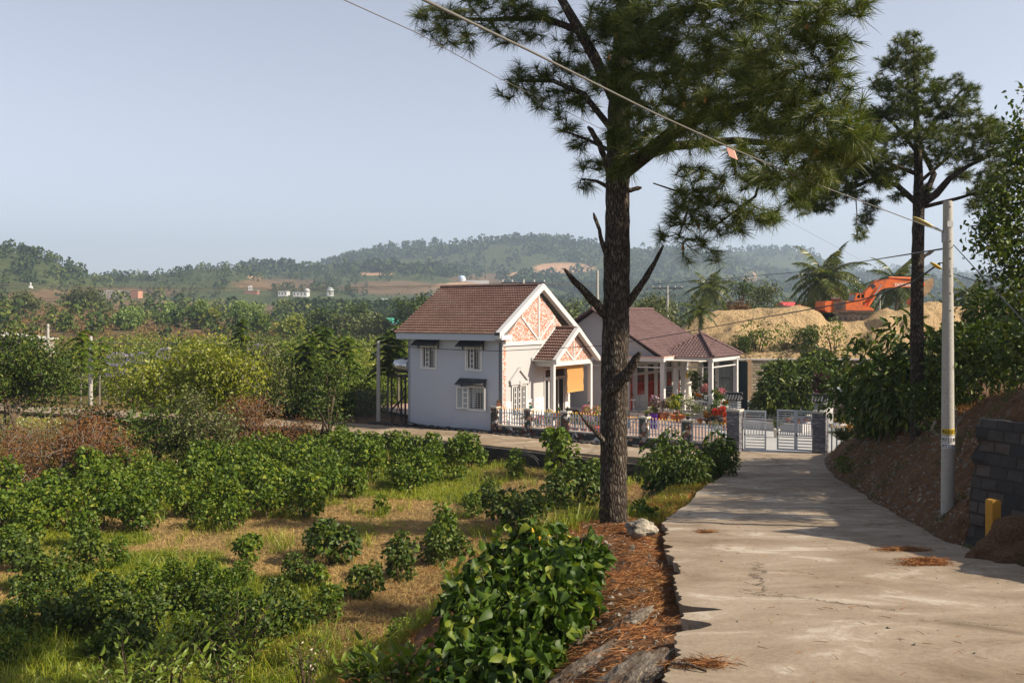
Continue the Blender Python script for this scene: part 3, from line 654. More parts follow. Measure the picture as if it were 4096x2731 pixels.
for (a0, a1, b0, b1) in dh:
    f = WB(ME); winframe(f, a0+.05, a1-.05, b0+.05, b1-.05, .05, -.1, -.02); mdl = (a0+a1)/2; f.bx(mdl-.04, mdl+.04, b0+.05, b1-.05, -.09, -.03)
    for s0, s1 in ((a0+.05, mdl-.04), (mdl+.04, a1-.05)):
        f.bx(s0, s1, b1-.6, b1-.52, -.09, -.03); f.bx(s0, s1, b0+.05, b0+(.75 if b0 < .5 else .3), -.085, -.045)
        for k in range(1, 4): a = lerp(s0, s1, k/4); f.bx(a-.02, a+.02, b0+.3, b1-.6, -.085, -.04)
    fr = f.build('wooden_door' if b0 < .5 else 'window', M_REDWOOD, h2); g_ = WB(ME); g_.bx(a0+.05, a1-.05, b0+.05, b1-.05, -.075, -.065); g_.build('pane', M_WOODD, fr)
for (a0, a1, b0, b1) in th_:
    g_ = WB(ME); g_.bx(a0, a1, b0, b1, -.08, -.07); g_.build('transom_window', M_GLASS, h2)
rs_ = Vector((4.86+.3, 0, 0)); slope = (6.73-3.79)/4.86
t = MB(); L2 = 8.85+.5; tiles(t, (.1, -.35, 3.80), (0, 1, 0), (-4.96, 0, 2.98), L2, math.hypot(4.96, 2.98), .19, .30, .02, .03); r2 = t.build('roof', M_TILE2, h2)
t = MB(); tiles(t, (-9.82, L2-.35, 3.80), (0, -1, 0), (4.96, 0, 2.98), L2, math.hypot(4.96, 2.98), .22, .33, .02, .03, n=3); t.build('rear_roof', M_TILE2, h2)
t = MB(); ridge(t, (-4.86, -.38, 6.83), (-4.86, L2-.35, 6.83), .11); ridge(t, (-4.86, -.38, 6.8), (.1, -.38, 3.84), .07); ridge(t, (-4.86, -.38, 6.8), (-9.8, -.38, 3.84), .07); t.build('ridge', M_TILE2, r2)
t = MB(); t.box(-9.9, .27, -.45, -.152, 3.5, 3.80); t.box(-.03, .27, -.15, 1.3, 3.5, 3.80)
t.box(.275, 2.75, 1.31, 1.6, 3.5, 3.80); t.box(2.46, 2.75, 1.6, 6.1, 3.5, 3.80); t.box(-.0, 2.45, 5.8, 6.1, 3.5, 3.80); t.box(-.03, .27, 6.11, 9.0, 3.5, 3.8); t.build('fascia', M_TRIM, h2)
m_ = plain('pink_trim', (.55, .33, .28), .6, .1)
t = MB(); t.box(-9.9, .30, -.48, -.451, 3.74, 3.82); t.box(.271, .30, -.45, 1.27, 3.74, 3.82); t.box(.30, 2.78, 1.28, 1.309, 3.74, 3.82); t.box(2.751, 2.78, 1.31, 6.1, 3.74, 3.82); t.build('fascia_moulding', m_, h2)
t = MB(); t.box(-2, 2.45, -.15, 5.79, 3.55, 3.6); t.box(-2, 0, 5.8, 8.8, 3.55, 3.6); t.build('ceiling', M_CREAM, h2)
t = MB(); t.box(-9.7, .35, -.5, 8.9, -.1, FL); t.box(.351, 2.8, 1.2, 6.2, -.1, FL); t.build('floor_slab', plain('polished_floor', (.55, .52, .48), .3, .1), h2)
for (x, y) in ((.05, -.1), (-.0, 3.2), (.2, 1.55), (2.55, 1.5), (2.55, 5.9), (1.3, 5.9), (.1, 5.9), (-.0, 8.7)):
    t = MB(); t.box(x-.13, x+.13, y-.13, y+.13, FL, 3.5); cl_ = t.build('veranda_column', M_TRIM, h2)
    t = MB(); t.box(x-.138, x+.138, y-.138, y+.138, 1.42, 1.50); t.build('column_band', M_WAINS, cl_)
t = MB(); t.box(.1, .2, -.02, 1.4, 3.05, 3.12); t.box(.33, 2.4, 1.5, 1.6, 3.1, 3.17); t.box(2.5, 2.6, 1.65, 5.75, 3.1, 3.17); t.box(-9, .0, -.3, -.2, 3.1, 3.17); t.build('tie_rail', M_TRIM, h2)
# gazebo roof (part of the veranda)
ap = Vector((.95, 3.75, 5.2)); cs = [Vector((-.75, 1.15, 3.80)), Vector((2.85, 1.15, 3.80)), Vector((2.85, 6.3, 3.80)), Vector((-.75, 6.3, 3.80))]
t = MB()
for k in range(4):
    a, b = cs[k], cs[(k+1) % 4]; U = (b-a); mid = a+U*.5; wd = U.length; Un = U.normalized(); tt = (ap-a).dot(Un); foot = a+Un*tt; S = ap-foot; ln = S.length
    tiles(t, a, Un, S, wd, ln, .21, .28, .024, .035, keep=lambda u, s, tt=tt, ln=ln, wd=wd: tt*s/ln-.06 <= u <= wd-(wd-tt)*s/ln+.06)
gz = t.build('gazebo_roof', M_TILE2, h2); t = MB()
for c in cs: ridge(t, c+Vector((0, 0, .06)), ap+Vector((0, 0, .07)), .085, .3)
t.lathe([(.1, 0), (.12, .08), (.03, .2)], ap+Vector((0, 0, .02)), 8); t.build('hip_ridges', M_TILE2, gz)
# mesh and barred screens of the gazebo, balustrade
m = N('wire_mesh_screen', .5, .3); M_MESH = plain('wire', (.10, .11, .11), .5, .2)
def meshpanel(mb, p, q, z0, z1, s=.09, r=.006):
    p, q = Vector(p), Vector(q); L = (q-p).length; H = z1-z0; d = (q-p)/L
    for sg in (1, -1):
        k = -H if sg > 0 else 0
        while k < L+(H if sg < 0 else 0):
            t0, t1 = max(0, -k if sg > 0 else k-L), min(H, L-k if sg > 0 else k)
            if t1 > t0: mb.tube([p+d*(k+sg*t0)+Vector((0, 0, z0+t0)), p+d*(k+sg*t1)+Vector((0, 0, z0+t1))], r, 3, cap=False)
            k += s
t = MB(); meshpanel(t, (.2, 5.9, 0), (2.5, 5.9, 0), 1.1, 3.4, .13, .008); t.build('wire_screen', M_MESH, h2)
t = MB()
for k in range(16): y = lerp(1.9, 5.6, k/15); 
for k in range(14): x_ = lerp(1.45, 2.4, k/13); t.box(x_-.012, x_+.012, 5.97, 5.99, FL, 3.3)
t.box(1.4, 2.45, 5.96, 6.0, 2.2, 2.28); t.box(1.4, 2.45, 5.96, 6.0, 3.28, 3.34); t.build('window_bars', M_GATEP if 0 else plain('grey_bars', (.25, .28, .3), .4, .1), h2)
def baluster(mb, x, y, z, h, s=1): mb.lathe([(.05*s, 0), (.05*s, .05*h), (.03*s, .12*h), (.065*s, .35*h), (.03*s, .55*h), (.028*s, .8*h), (.05*s, .92*h), (.05*s, h)], (x, y, z), 8)
t = MB(); bl = MB()
for (x0, y0, x1, y1) in ((.25, 0.1, .25, 1.3), (.35, 1.5, 2.4, 1.5), (2.6, 1.7, 2.6, 5.7)):
    L = math.hypot(x1-x0, y1-y0); n = int(L/.17); d = Vector((x1-x0, y1-y0, 0))/L; nr = Vector((-d.y, d.x, 0))*.1
    for z0, z1 in ((FL+.62, FL+.72), (FL, FL+.06)):
        t.prism([(x0+nr.x, y0+nr.y), (x0-nr.x, y0-nr.y), (x1-nr.x, y1-nr.y), (x1+nr.x, y1+nr.y)], z0, z1, axis='z')
    for k in range(n): q = Vector((x0, y0, 0))+d*((k+.5)*L/n); baluster(bl, q.x, q.y, FL+.06, .56)
o = t.build('balustrade_rail', M_TRIM, h2); bl.build('balusters', M_TRIM, o)
tf = empty('tin_fence', M2 @ Vector((-.3, 6.9, 0)), ANG, 'dark corrugated tin fence standing behind the gazebo', 'fence'); t = MB(); vs = []
for i in range(45): vs += [(i*.075, .04*(i % 2), 0), (i*.075, .04*(i % 2), 3.3)]
t.add(vs+[(x, y+.02, z) for x, y, z in vs], [(2*i, 2*i+2, 2*i+3, 2*i+1) for i in range(44)]+[(90+2*i, 90+2*i+2, 90+2*i+3, 90+2*i+1) for i in range(44)]); t.build('sheets', plain('dark_tin', (.03, .042, .045), .6, .3), tf)
# annex between the houses
t = MB(); t.box(-9.9, -7.0, -1.3, -.47, 3.36, 3.44); t.build('awning', plain('green_tin', (.03, .16, .13), .5, .15), h2)
f = WB(MF); winframe(f, -8.9, -8.1, 1.0, 2.6, .06, .002, .04); fr = f.build('window', M_REDWOOD, h2); f = WB(MF); f.bx(-8.9, -8.1, 1.0, 2.6, -.08, -.06); f.build('pane', M_WOODD, fr)
f = WB(MF); f.bx(-9.5, -7.4, 2.95, 3.0, .002, .1); f.bx(-9.5, -7.4, 3.25, 3.3, .002, .1)
for a in (-9.5, -8.8, -8.1, -7.45): f.bx(a, a+.05, 3.0, 3.25, .002, .09)
f.build('transom_frame', M_TRIM, h2)
# ---------- garden fence ----------
M_RAIL = plain('grey_blue_paint', (.36, .41, .46), .45, .12, 4); M_GOLD = plain('gold_paint', (.65, .36, .06), .35, .15, metal=.3)
F0 = Vector((-.9, 49.2, 0)); F1 = Vector((8.36, 42.9, 0)); FD = (F1-F0).normalized(); FN = Vector((FD.y, -FD.x, 0))  # FN faces the camera
if FN.y > 0: FN = -FN
pil_px = (495.5, 529.4, 565.8, 605, 644.5, 687.3)
def onf(px): k = (px-512)/F; return (k*F0.y-F0.x)/(FD.x-k*FD.y)
ps = [onf(p) for p in pil_px]; fang = math.atan2(FD.y, FD.x)
fc = empty('garden_fence', F0, fang, 'long garden fence of stone clad pillars and grey pickets with gold tips', 'fence')
zb = -.3; PT = 1.42
def pk_panel(parent, a, b, z0, z1, n=None, y=0):
    n = n or max(3, int((b-a)/.155)); r_ = MB(); r_.box(a, b, y-.018, y+.018, z0+.14, z0+.18); r_.box(a, b, y-.018, y+.018, z1-.22, z1-.18); tp = MB()
    for k in range(n):
        x = lerp(a, b, (k+.5)/n); r_.box(x-.033, x+.033, y-.034, y-.0185, z0+.03, z1)
        tp.lathe([(.012, 0), (.034, .02), (.03, .045), (.004, .1)], (x, y-.026, z1), 6)
    o = r_.build('picket_panel', M_RAIL, parent); tp.build('gold_tips', M_GOLD, o)
for i, s in enumerate(ps):
    t = MB(); t.box(s-.19, s+.19, -.19, .19, zb, PT-.09); o = t.build('stone_pillar', M_CRAZY, fc); t = MB(); t.box(s-.24, s+.24, -.24, .24, PT-.089, PT); t.build('capstone', M_CONC, o)
ends = ps+[onf(727)]
for a, b in zip(ends, ends[1:]):
    a += .19; b -= .19 if b != ends[-1] else 0
    t = MB(); t.box(a, b, -.11, .11, zb, .36); o = t.build('stone_plinth', M_CRAZY, fc); t = MB(); t.box(a, b, -.14, .14, .361, .43); t.build('coping', M_CONC, o)
    pk_panel(fc, a+.01, b-.01, .44, 1.30)
# gate pillars
M_CAGE = plain('cage_paint', (.30, .32, .34), .5, .2)
GL = Vector((10.42, 42.1, 0)); GR = Vector((14.15, 41.3, 0))
def gate_pillar(loc, label, zt=2.0):
    g = empty('gate_pillar', loc, fang+.05, label, 'gate pillar', 'slate clad gate pillars with lantern roofs')
    t = MB(); t.box(-.3, .3, -.3, .3, -.2, zt-.1); t.build('shaft', M_LEDGE, g); t = MB(); t.box(-.34, .34, -.34, .34, zt-.099, zt); t.build('capstone', M_CONC, g)
    t = MB()
    for x in (-.17, .17):
        for y in (-.17, .17): t.box(x-.02, x+.02, y-.02, y+.02, zt+.001, zt+.48)
    for k in range(4):
        z = zt+.06+k*.11
        for s in (-1, 1): t.box(-.24, .24, s*.2-.015, s*.2+.015, z, z+.035); t.box(s*.2-.015, s*.2+.015, -.24, .24, z+.036, z+.07)
    t.build('lantern_cage', M_CAGE, g)
    t = MB(); 
    for sg in (-1, 1):
        O = Vector((-.34*sg, -.33*sg, zt+.46)); tiles(t, O, (sg, 0, 0), (0, .33*sg, .26), .68, .42, .136, .42, .028, .02, n=6)
    for x in (-.3, .3): t.prism([(-.26, zt+.46), (.26, zt+.46), (0, zt+.7)], x-.01, x+.01, axis='x')
    rf = t.build('lantern_roof', M_TILEG, g); t = MB(); t.tube([(-.37, 0, zt+.74), (0, 0, zt+.745), (.37, 0, zt+.74)], [.065, .055, .065], 8); t.build('roof_ridge', M_TILEG, rf)
    return g
gate_pillar(GL, 'slate clad gate pillar with small tiled lantern roof at the end of the picket fence')
gate_pillar(GR, 'slate clad gate pillar with small tiled lantern roof beside the dirt bank')
def leafgate(parent, O, ang, wd, z0, z1, nm='gate_frame'):
    M = Matrix.Translation(O) @ Matrix.Rotation(ang, 4, 'Z'); t = MB()
    def b(x0, x1, za, zb_, y0=-.02, y1=.02): t.box(x0, x1, y0, y1, za, zb_, 0, M)
    b(0, .07, z0, z1, -.03, .03); b(wd-.07, wd, z0, z1, -.03, .03); b(.07, wd-.07, z1-.07, z1, -.028, .028); b(.07, wd-.07, z0, z0+.07, -.028, .028)
    fr = t.build(nm, M_RAIL, parent); t = MB(); H = z1-z0
    za, zc = z0+H*.36, z0+H*.66
    for k in range(4): z = lerp(z0+.07, za, (k+.6)/4.2); b(.07, wd-.07, z, z+.045, -.012, .012)
    for k in range(5): z = lerp(zc, z1-.07, (k+.15)/5); b(.07, wd-.07, z, z+.045, -.012, .012)
    b(.07, wd-.07, za, za+.05); n = 6
    for k in range(n): x = lerp(.12, wd-.12, (k+.5)/n); b(x-.02, x+.02, za+.05, zc, -.011, .011)
    t.build('gate_slats', M_RAIL, parent)
    t = MB(); t.lathe([(.015, 0), (.03, .02), (.03, .1), (.015, .12)], M @ Vector((.035, -.05, z0+H*.36)), 6); t.build('latch', M_BLACKM, parent); return fr
g = empty('metal_gate', GL+Vector((.42, -.05, 0)), 0, 'single grey slatted gate leaf standing open against the pillar at the fence end', 'gate'); leafgate(g, Vector((0, 0, 0)), R_(-12), 1.0, .14, 1.95)
g = empty('metal_gate', Vector((12.42, 42.2, 0)), 0, 'double folding grey slatted gate leaf closed against the pillar by the dirt bank', 'gate')
leafgate(g, Vector((0, 0, 0)), R_(-24), .85, .1, 1.97); leafgate(g, Vector((.78, -.36, 0)), R_(-24), .85, .1, 1.97, 'folding_frame')
fr = empty('picket_fence', GR+Vector((.38, -.1, 0)), fang+.1, 'short piece of grey pickets with gold tips right of the gate beside the dirt bank', 'fence'); pk_panel(fr, 0, 1.5, -.0, 1.28, 7)
t = MB(); t.box(-.05, 1.6, -.1, .1, -.2, .06); t.build('kerb', M_CONC, fr)

# ---------- retaining wall of the side road, rubble strip ----------
def strip(name, fn, x0, x1, n, wd, z0, z1, mat, **k):
    mb = MB(); q = []
    for i in range(n+1):
        x = lerp(x0, x1, i/n); y = fn(x); q.append((Vector((x, y, 0))))
    for i in range(n):
        a, b = q[i], q[i+1]; d = (b-a).normalized(); nn = Vector((d.y, -d.x, 0))
        pa, pb = a+nn*wd, b+nn*wd
        mb.add([(a.x, a.y, z0), (b.x, b.y, z0), (pb.x, pb.y, z0), (pa.x, pa.y, z0), (a.x, a.y, z1), (b.x, b.y, z1), (pb.x, pb.y, z1), (pa.x, pa.y, z1)],
               [(4, 5, 6, 7), (3, 2, 6, 7), (0, 1, 5, 4)])
    o = mb.build(name, mat); tag(o, **k); return o
strip('retaining_wall', lambda x: NY(x)+.02, -16, 8.2, 60, .28, -1.4, -.07, M_DBLOCK, label='dark stone block wall holding up the side road above the crop field', cat='wall')
rub = MB(); random.seed(3)
for i in range(240):
    x = random.uniform(-8.5, 9.5); yf = FY(x); y = lerp(yf-.1, yf+.9 if x < -.9 else yf+.35, random.random()); r = random.uniform(.06, .2)
    rub.bbox(Vector((x, y, .0+r*.1)), (r*1.6, r*1.2, r*.7), 0, Matrix.Rotation(random.random()*6, 3, 'Z') @ Matrix.Rotation(random.uniform(-.3, .3), 3, 'X'))
o = rub.build('rubble', M_DBLOCK); tag(o, 'strip of broken stones lying along the foot of the grey house wall', 'rubble', kind='stuff')
for k in range(2):
    mb = MB(); mb.tube([P((1625+k*6)/4, (1683+k*3)/4, 52.3), P(1700/4, (1702+k*4)/4, 51.2), P(1800/4, (1709+k*4)/4, 50.4), P(1900/4, (1714+k*5)/4, 49.6), P(1990/4, (1730+k*3)/4, 48.8)], .025, 5)
    o = mb.build('water_hose', M_BLACKM); tag(o, ['black water pipe lying along the foot of the grey house wall, upper one', 'black water pipe lying below the other on the rubble by the house'][k], 'pipe')
# back walls and planters of the yard
A = P(425, 410, 60) if 0 else None
def wallseg(name, p, q, h, th, mat, z0=-.2, **k):
    p, q = Vector(p), Vector(q); d = q-p; L = d.length; mb = MB(); mb.box(0, L, -th/2, th/2, 0, h-z0)
    o = mb.build(name, mat); o.location = (p.x, p.y, z0); o.rotation_euler = (0, 0, math.atan2(d.y, d.x)); tag(o, **k); return o
w1_ = empty('block_wall', (14.0, 67, 0), 0, 'tall pale block retaining wall with brown piers in front of the sand mound', 'wall')
t = MB(); t.box(-1, 22, 0, .3, -.2, 3.05); t.build('masonry', M_BLOCK, w1_)
for x in (-1, 3.6, 8.2, 12.8, 17.4, 21.8): t = MB(); t.box(x-.22, x+.22, -.12, -.002, -.2, 3.1); t.build('pier', plain('brown_cement', (.27, .19, .12), .9, .3, 4), w1_)
t = MB(); t.box(-1.1, 22.1, -.1, .4, 3.051, 3.15); t.build('coping', M_CONC, w1_)
wallseg('planter_kerb', (14.2, 63.5, 0), (20.5, 60.5, 0), .42, .18, M_WHITE, label='low white planter kerb across the back of the tiled yard', cat='kerb')
wallseg('planter_kerb', (15.6, 51.5, 0), (18.6, 53.5, 0), .5, .18, M_WHITE, label='low white planter kerb running along the right side of the yard below the bank', cat='kerb')
wallseg('planter_kerb', (18.0, 56.0, 0), (22.0, 60.3, 0), .5, .18, M_WHITE, label='low white kerb behind the red leaved cordyline at the yard edge', cat='kerb')
t = empty('planter_box', (14.2, 49.5, 0), fang, 'long white raised planter standing behind the double gate', 'planter')
mb = MB(); mb.box(-2.2, 1.8, -.1, 0, 0, .5); mb.box(-2.2, 1.8, 1.3, 1.4, 0, .5); mb.box(-2.2, -2.1, .001, 1.299, 0, .5); mb.box(1.7, 1.8, .001, 1.299, 0, .5); mb.build('trough', M_WHITE, t)
mb = MB(); mb.box(-2.1, 1.7, 0, 1.3, 0, .42); mb.build('soil', plain('potting_soil', (.05, .03, .02), .9, .3, 5), t)

# ---------- leaf tools ----------
def leaves(C, Dr, size, aspect=.5, droop=.0, fold=.25, rng=RNG, up=None):
    """rhombus leaves: centres C, directions Dr (unit-ish)"""
    n = len(C); Dr = Dr/np.maximum(1e-6, np.linalg.norm(Dr, axis=1))[:, None]
    R = rng.normal(size=(n, 3)); S = np.cross(Dr, R); S /= np.maximum(1e-6, np.linalg.norm(S, axis=1))[:, None]
    if up is not None:   # bias blade normals to the sky
        Z = np.array([[0, 0, 1.]]); S2 = np.cross(Dr, Z); S2 /= np.maximum(1e-6, np.linalg.norm(S2, axis=1))[:, None]; S = S*(1-up)+S2*up; S /= np.maximum(1e-6, np.linalg.norm(S, axis=1))[:, None]
    Nn = np.cross(S, Dr); L = (size*rng.uniform(.65, 1.25, n))[:, None] if np.isscalar(size) else (size*rng.uniform(.8, 1.15, n))[:, None]; W = L*aspect
    b = C-Dr*L*.5; t = C+Dr*L*.5-Nn*L*droop*.5; l = C-Dr*L*.08+S*W*.5+Nn*W*fold; r = C-Dr*L*.08-S*W*.5+Nn*W*fold
    V = np.stack([b, l, t, r], 1).reshape(-1, 3); i = np.arange(n)[:, None]*4
    return V, np.concatenate([i+[0, 3, 2], i+[0, 2, 1]], 1).reshape(-1, 3)
def blades(C, Dr, L, wd, bend, rng=RNG):
    """grass blades / needles: 1 quad + tip triangle -> triangles"""
    n = len(C); Dr = Dr/np.maximum(1e-6, np.linalg.norm(Dr, axis=1))[:, None]
    R = rng.normal(size=(n, 3)); R[:, 2] *= .2; S = np.cross(Dr, R); S /= np.maximum(1e-6, np.linalg.norm(S, axis=1))[:, None]
    L = np.asarray(L).reshape(-1, 1)*np.ones((n, 1)); m_ = C+Dr*L*.55; g_ = np.zeros((n, 3)); g_[:, 2] = -1
    H = Dr.copy(); H[:, 2] = 0; t = C+Dr*L+(g_+H*.8)*L*bend
    V = np.stack([C-S*wd*.5, C+S*wd*.5, m_+S*wd*.4, m_-S*wd*.4, t], 1).reshape(-1, 3); i = np.arange(n)[:, None]*5
    return V, np.concatenate([i+[0, 1, 2], i+[0, 2, 3], i+[3, 2, 4]], 1).reshape(-1, 3)
def cat_(parts):
    Vs, Fs, k = [], [], 0
    for V, Fc in parts:
        Vs.append(V); Fs.append(Fc+k); k += len(V)
    return np.concatenate(Vs), np.concatenate(Fs)
def lobes(k, rx, ry, rz, cz, rng, lo=.25, hi=.45):
    d = rng.normal(size=(k, 3)); d /= np.linalg.norm(d, axis=1)[:, None]; r = rng.uniform(.45, 1, (k, 1))**.6
    c = d*r*np.array([[rx, ry, rz]])*.72; c[:, 2] += cz; return c, rng.uniform(lo, hi, k)*(rx+ry+rz)/3
def shellpts(n, c, r, rng, flat=1.0, thick=.35):
    k = rng.integers(0, len(c), n); d = rng.normal(size=(n, 3)); d[:, 2] += .25; d /= np.linalg.norm(d, axis=1)[:, None]
    p = c[k]+d*(r[k]*(1-thick*rng.random(n)**2))[:, None]*np.array([[1, 1, flat]]); return p, d
M_BRANCH = bark('bush_branch', (.05, .035, .022), (.14, .10, .07), (.2, .18, .15), 3, .01)
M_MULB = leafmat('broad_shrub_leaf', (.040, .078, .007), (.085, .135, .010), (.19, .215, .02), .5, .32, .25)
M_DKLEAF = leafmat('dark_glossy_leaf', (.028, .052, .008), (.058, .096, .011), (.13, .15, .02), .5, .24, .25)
M_YGLEAF = leafmat('yellow_green_leaf', (.10, .135, .010), (.18, .205, .014), (.27, .27, .03), .45, .35)
M_OLIVE = leafmat('olive_leaf', (.05, .07, .018), (.09, .11, .025), (.15, .16, .05), .5, .25)
M_LIME = leafmat('pale_lime_leaf', (.12, .18, .05), (.17, .25, .06), (.25, .30, .1), .5, .35)
M_BROWNL = leafmat('dry_brown_leaf', (.10, .045, .02), (.17, .08, .035), (.12, .10, .03), .8, .15, .1, (1.2, 1, .7))
M_STRAW = leafmat('straw_grass', (.34, .23, .10), (.44, .32, .15), (.30, .25, .09), .7, .3, .2, (1.1, 1, .7))
M_GREENG = leafmat('green_grass', (.13, .175, .010), (.22, .255, .014), (.34, .31, .04), .5, .4)
M_NEEDLE = leafmat('pine_needle', (.030, .050, .010), (.060, .085, .012), (.13, .13, .02), .45, .25)
def stems(mb, n, h, spread, r, rng, z0=0):
    for k in range(n):
        a = rng.random()*6.28; s = spread*rng.uniform(.5, 1); p = Vector((0.05*cos(a), .05*sin(a), z0))
        pts = [p, Vector((s*.45*cos(a), s*.45*sin(a), h*.5)), Vector((s*cos(a+.2), s*sin(a+.2), h*.95))]; mb.tube(pts, [r, r*.7, r*.25], 4, cap=False)
def make_bush(name, rx, ry, rz, n, size, mat, seed, label, cat, group=None, nl=9, aspect=.55, droop=.3, cz=None, up=.4, lo=.25, hi=.45, stemn=5, hang=-.25, extra=None, loc=(0, 0, -50), legs=None, flat=1):
    rng = np.random.default_rng(seed); cz = rz if cz is None else cz
    c, r = lobes(nl, rx, ry, rz, cz, rng, lo, hi); p, d = shellpts(n, c, r, rng, flat); ok = p[:, 2] > .02; p, d = p[ok], d[ok]
    dr = d*.7+rng.normal(size=d.shape)*.45; dr[:, 2] += hang
    root = empty(name, loc, 0, label, cat, group)
    V, Fc = leaves(p, dr, size, aspect, droop, .22, rng, up); me = np_mesh('foliage', V, Fc); link_mesh('foliage', me, mat, root)
    mb = MB(); stems(mb, stemn, cz+rz*.3, (rx+ry)*.4, .018+.01*rz, rng)
    for q in c[:8]: mb.tube([Vector((0, 0, .1)), Vector(q)*.5+Vector((0, 0, .0)), Vector(q)], [.02+.008*rz, .015, .006], 4, cap=False)
    mb.build('stems', M_BRANCH, root); return root
# ---------- sand mound ----------
CR = [(1470, 795), (1530, 772), (1565, 752), (1600, 726), (1640, 713), (1700, 711), (1760, 706), (1800, 704), (1835, 699), (1862, 704), (1884, 718), (1900, 737), (1950, 738), (1985, 733), (2010, 716), (2035, 706), (2060, 712), (2100, 700), (2135, 690), (2170, 699), (2240, 705), (2352, 700), (2500, 720)]
def moundz(X, Y):
    px = (X/Y*F+512)*DX; yc = 79.0
    top = EYE+(HZ-itp(CR, px)/DX)*yc/F-.1; base = 3.1 if px > 1680 else lerp(0, 3.1, sstep(1560, 1700, px))
    if Y < 67.5: return base-3
    t = (Y-67.5)/(yc-67.5)
    if Y <= yc: h = base+(top-base)*(sstep(-.15, 1.0, t)**.8)
    else: h = top-max(0, Y-yc-6)*.55
    r = abs(fbm(X, Y, .22, 5, 8)); h += (-r*1.2+.3)*sstep(67.5, 69, Y)*(sstep(yc+3, yc-6, Y)*.9+.1)+fbm(X, Y, 1.1, 4, 3)*.14
    return h
m = N('dry_sand', .95, .1); W = m.world(); a = m.noise(W, .5, 6, .65); b = m.noise(W, 4, 6, .7)
m.color(m.mix(m.rng(b, .3, .7), m.mix(a, (.34, .22, .10), (.50, .36, .19)), m.mix(a, (.48, .34, .18), (.60, .46, .27)))); m.bump(m.math('ADD', b, m.math('MULTIPLY', a, 3)), .35, 1); M_SAND = m.mat
V, Fc = grid(np.linspace(12.5, 70, 230), np.linspace(67, 98, 110), moundz)
me = np_mesh('sand_mound', V, Fc, True); o = link_mesh('sand_mound', me, M_SAND); tag(o, 'huge heap of pale yellow sand behind the yard, under the orange excavator', 'sand mound')

# ---------- excavator ----------
def dusty(name, c, dirt, rough=.45, am=.5):
    m = N(name, rough, .4); v = m.coord(); a = m.noise(v, 1.6, 6, .7); b = m.noise(v, 9, 5, .7)
    m.color(m.mix(m.rng(m.math('ADD', m.math('MULTIPLY', a, .8), m.math('MULTIPLY', b, .3)), am, am+.18), c, dirt)); m.rough(m.rng(a, .3, .7, rough, .85)); return m.mat
M_ORANGE = dusty('worn_orange_paint', (.66, .14, .025), (.26, .09, .045), .4, .55); M_TRACK = dusty('track_steel', (.035, .03, .028), (.14, .10, .07), .7, .5); M_DPANEL = dusty('sooty_panel', (.10, .05, .03), (.035, .025, .02), .6)
M_DUSTY = dusty('dusty_steel', (.36, .26, .15), (.20, .12, .06), .8); M_CHROME = plain('chrome_rod', (.6, .6, .6), .25, .05, metal=.9)
ex = empty('excavator', P(((3100+650*.4235)/4), (850+1018*.4235)/4, 80), 0, 'dusty orange crawler excavator with raised boom working on top of the sand mound', 'excavator')
K = .00941
def q(zx, zy): return ((zx-650)*K, (1018-zy)*K)
def plate(pts, y0, y1, name, mat, par, bev=0):
    t = MB(); t.prism([q(*p) for p in pts], y0, y1); return t.build(name, mat, par)
for y0 in (-1.4, .8):
    tr = plate([(500, 985), (520, 962), (560, 955), (820, 955), (850, 968), (850, 1000), (830, 1018), (520, 1018), (495, 1005)], y0, y0+.6, 'track', M_TRACK, ex)
    t = MB()
    for k in range(38):
        x = lerp(515, 838, k/37); X_, Z_ = q(x, 1020); t.box(X_-.05, X_+.02, y0-.02, y0+.62, Z_-.03, Z_+.03); X_, Z_ = q(x, 954); t.box(X_-.05, X_+.02, y0-.02, y0+.62, Z_-.03, Z_+.03)
    for k in range(7): X_, Z_ = q(lerp(530, 825, k/6), 987); t.tube([(X_, y0-.03, Z_), (X_, y0+.63, Z_)], .15, 10)
    t.build('track_shoes', M_TRACK, tr)
t = MB(); X_, Z_ = q(690, 950); t.lathe([(.75, -.35), (.75, .12)], (X_, 0, Z_), 16); t.box(X_-1.0, X_+1.0, -.8, .8, Z_-.55, Z_-.3); t.build('turntable', M_TRACK, ex)
bd = plate([(500, 835), (745, 835), (770, 852), (775, 880), (850, 892), (878, 912), (880, 938), (500, 938)], -1.35, 1.35, 'body', M_ORANGE, ex)
plate([(425, 850), (440, 833), (496, 835), (496, 938), (450, 938), (425, 920)], -1.3, 1.3, 'counterweight', M_ORANGE, ex)
plate([(500, 836), (616, 836), (616, 915), (500, 915)], -1.37, -1.352, 'engine_panel', M_DPANEL, bd); plate([(524, 878), (582, 878), (582, 908), (524, 908)], -1.39, -1.371, 'vent', M_BLACKM, bd)
plate([(498, 917), (878, 922), (880, 944), (498, 944)], -1.38, 1.38, 'skirt', M_DPANEL, bd)
t = MB(); X0, Z0 = q(512, 816); X1, _ = q(590, 816); t.tube([(X0, -.4, Z0), (X1, -.4, Z0)], .17, 12); X_, Z_ = q(628, 800); t.tube([(X_, .2, Z_-.2), (X_, .2, Z_+.05)], .1, 8); t.build('exhaust_drum', M_DPANEL, ex)
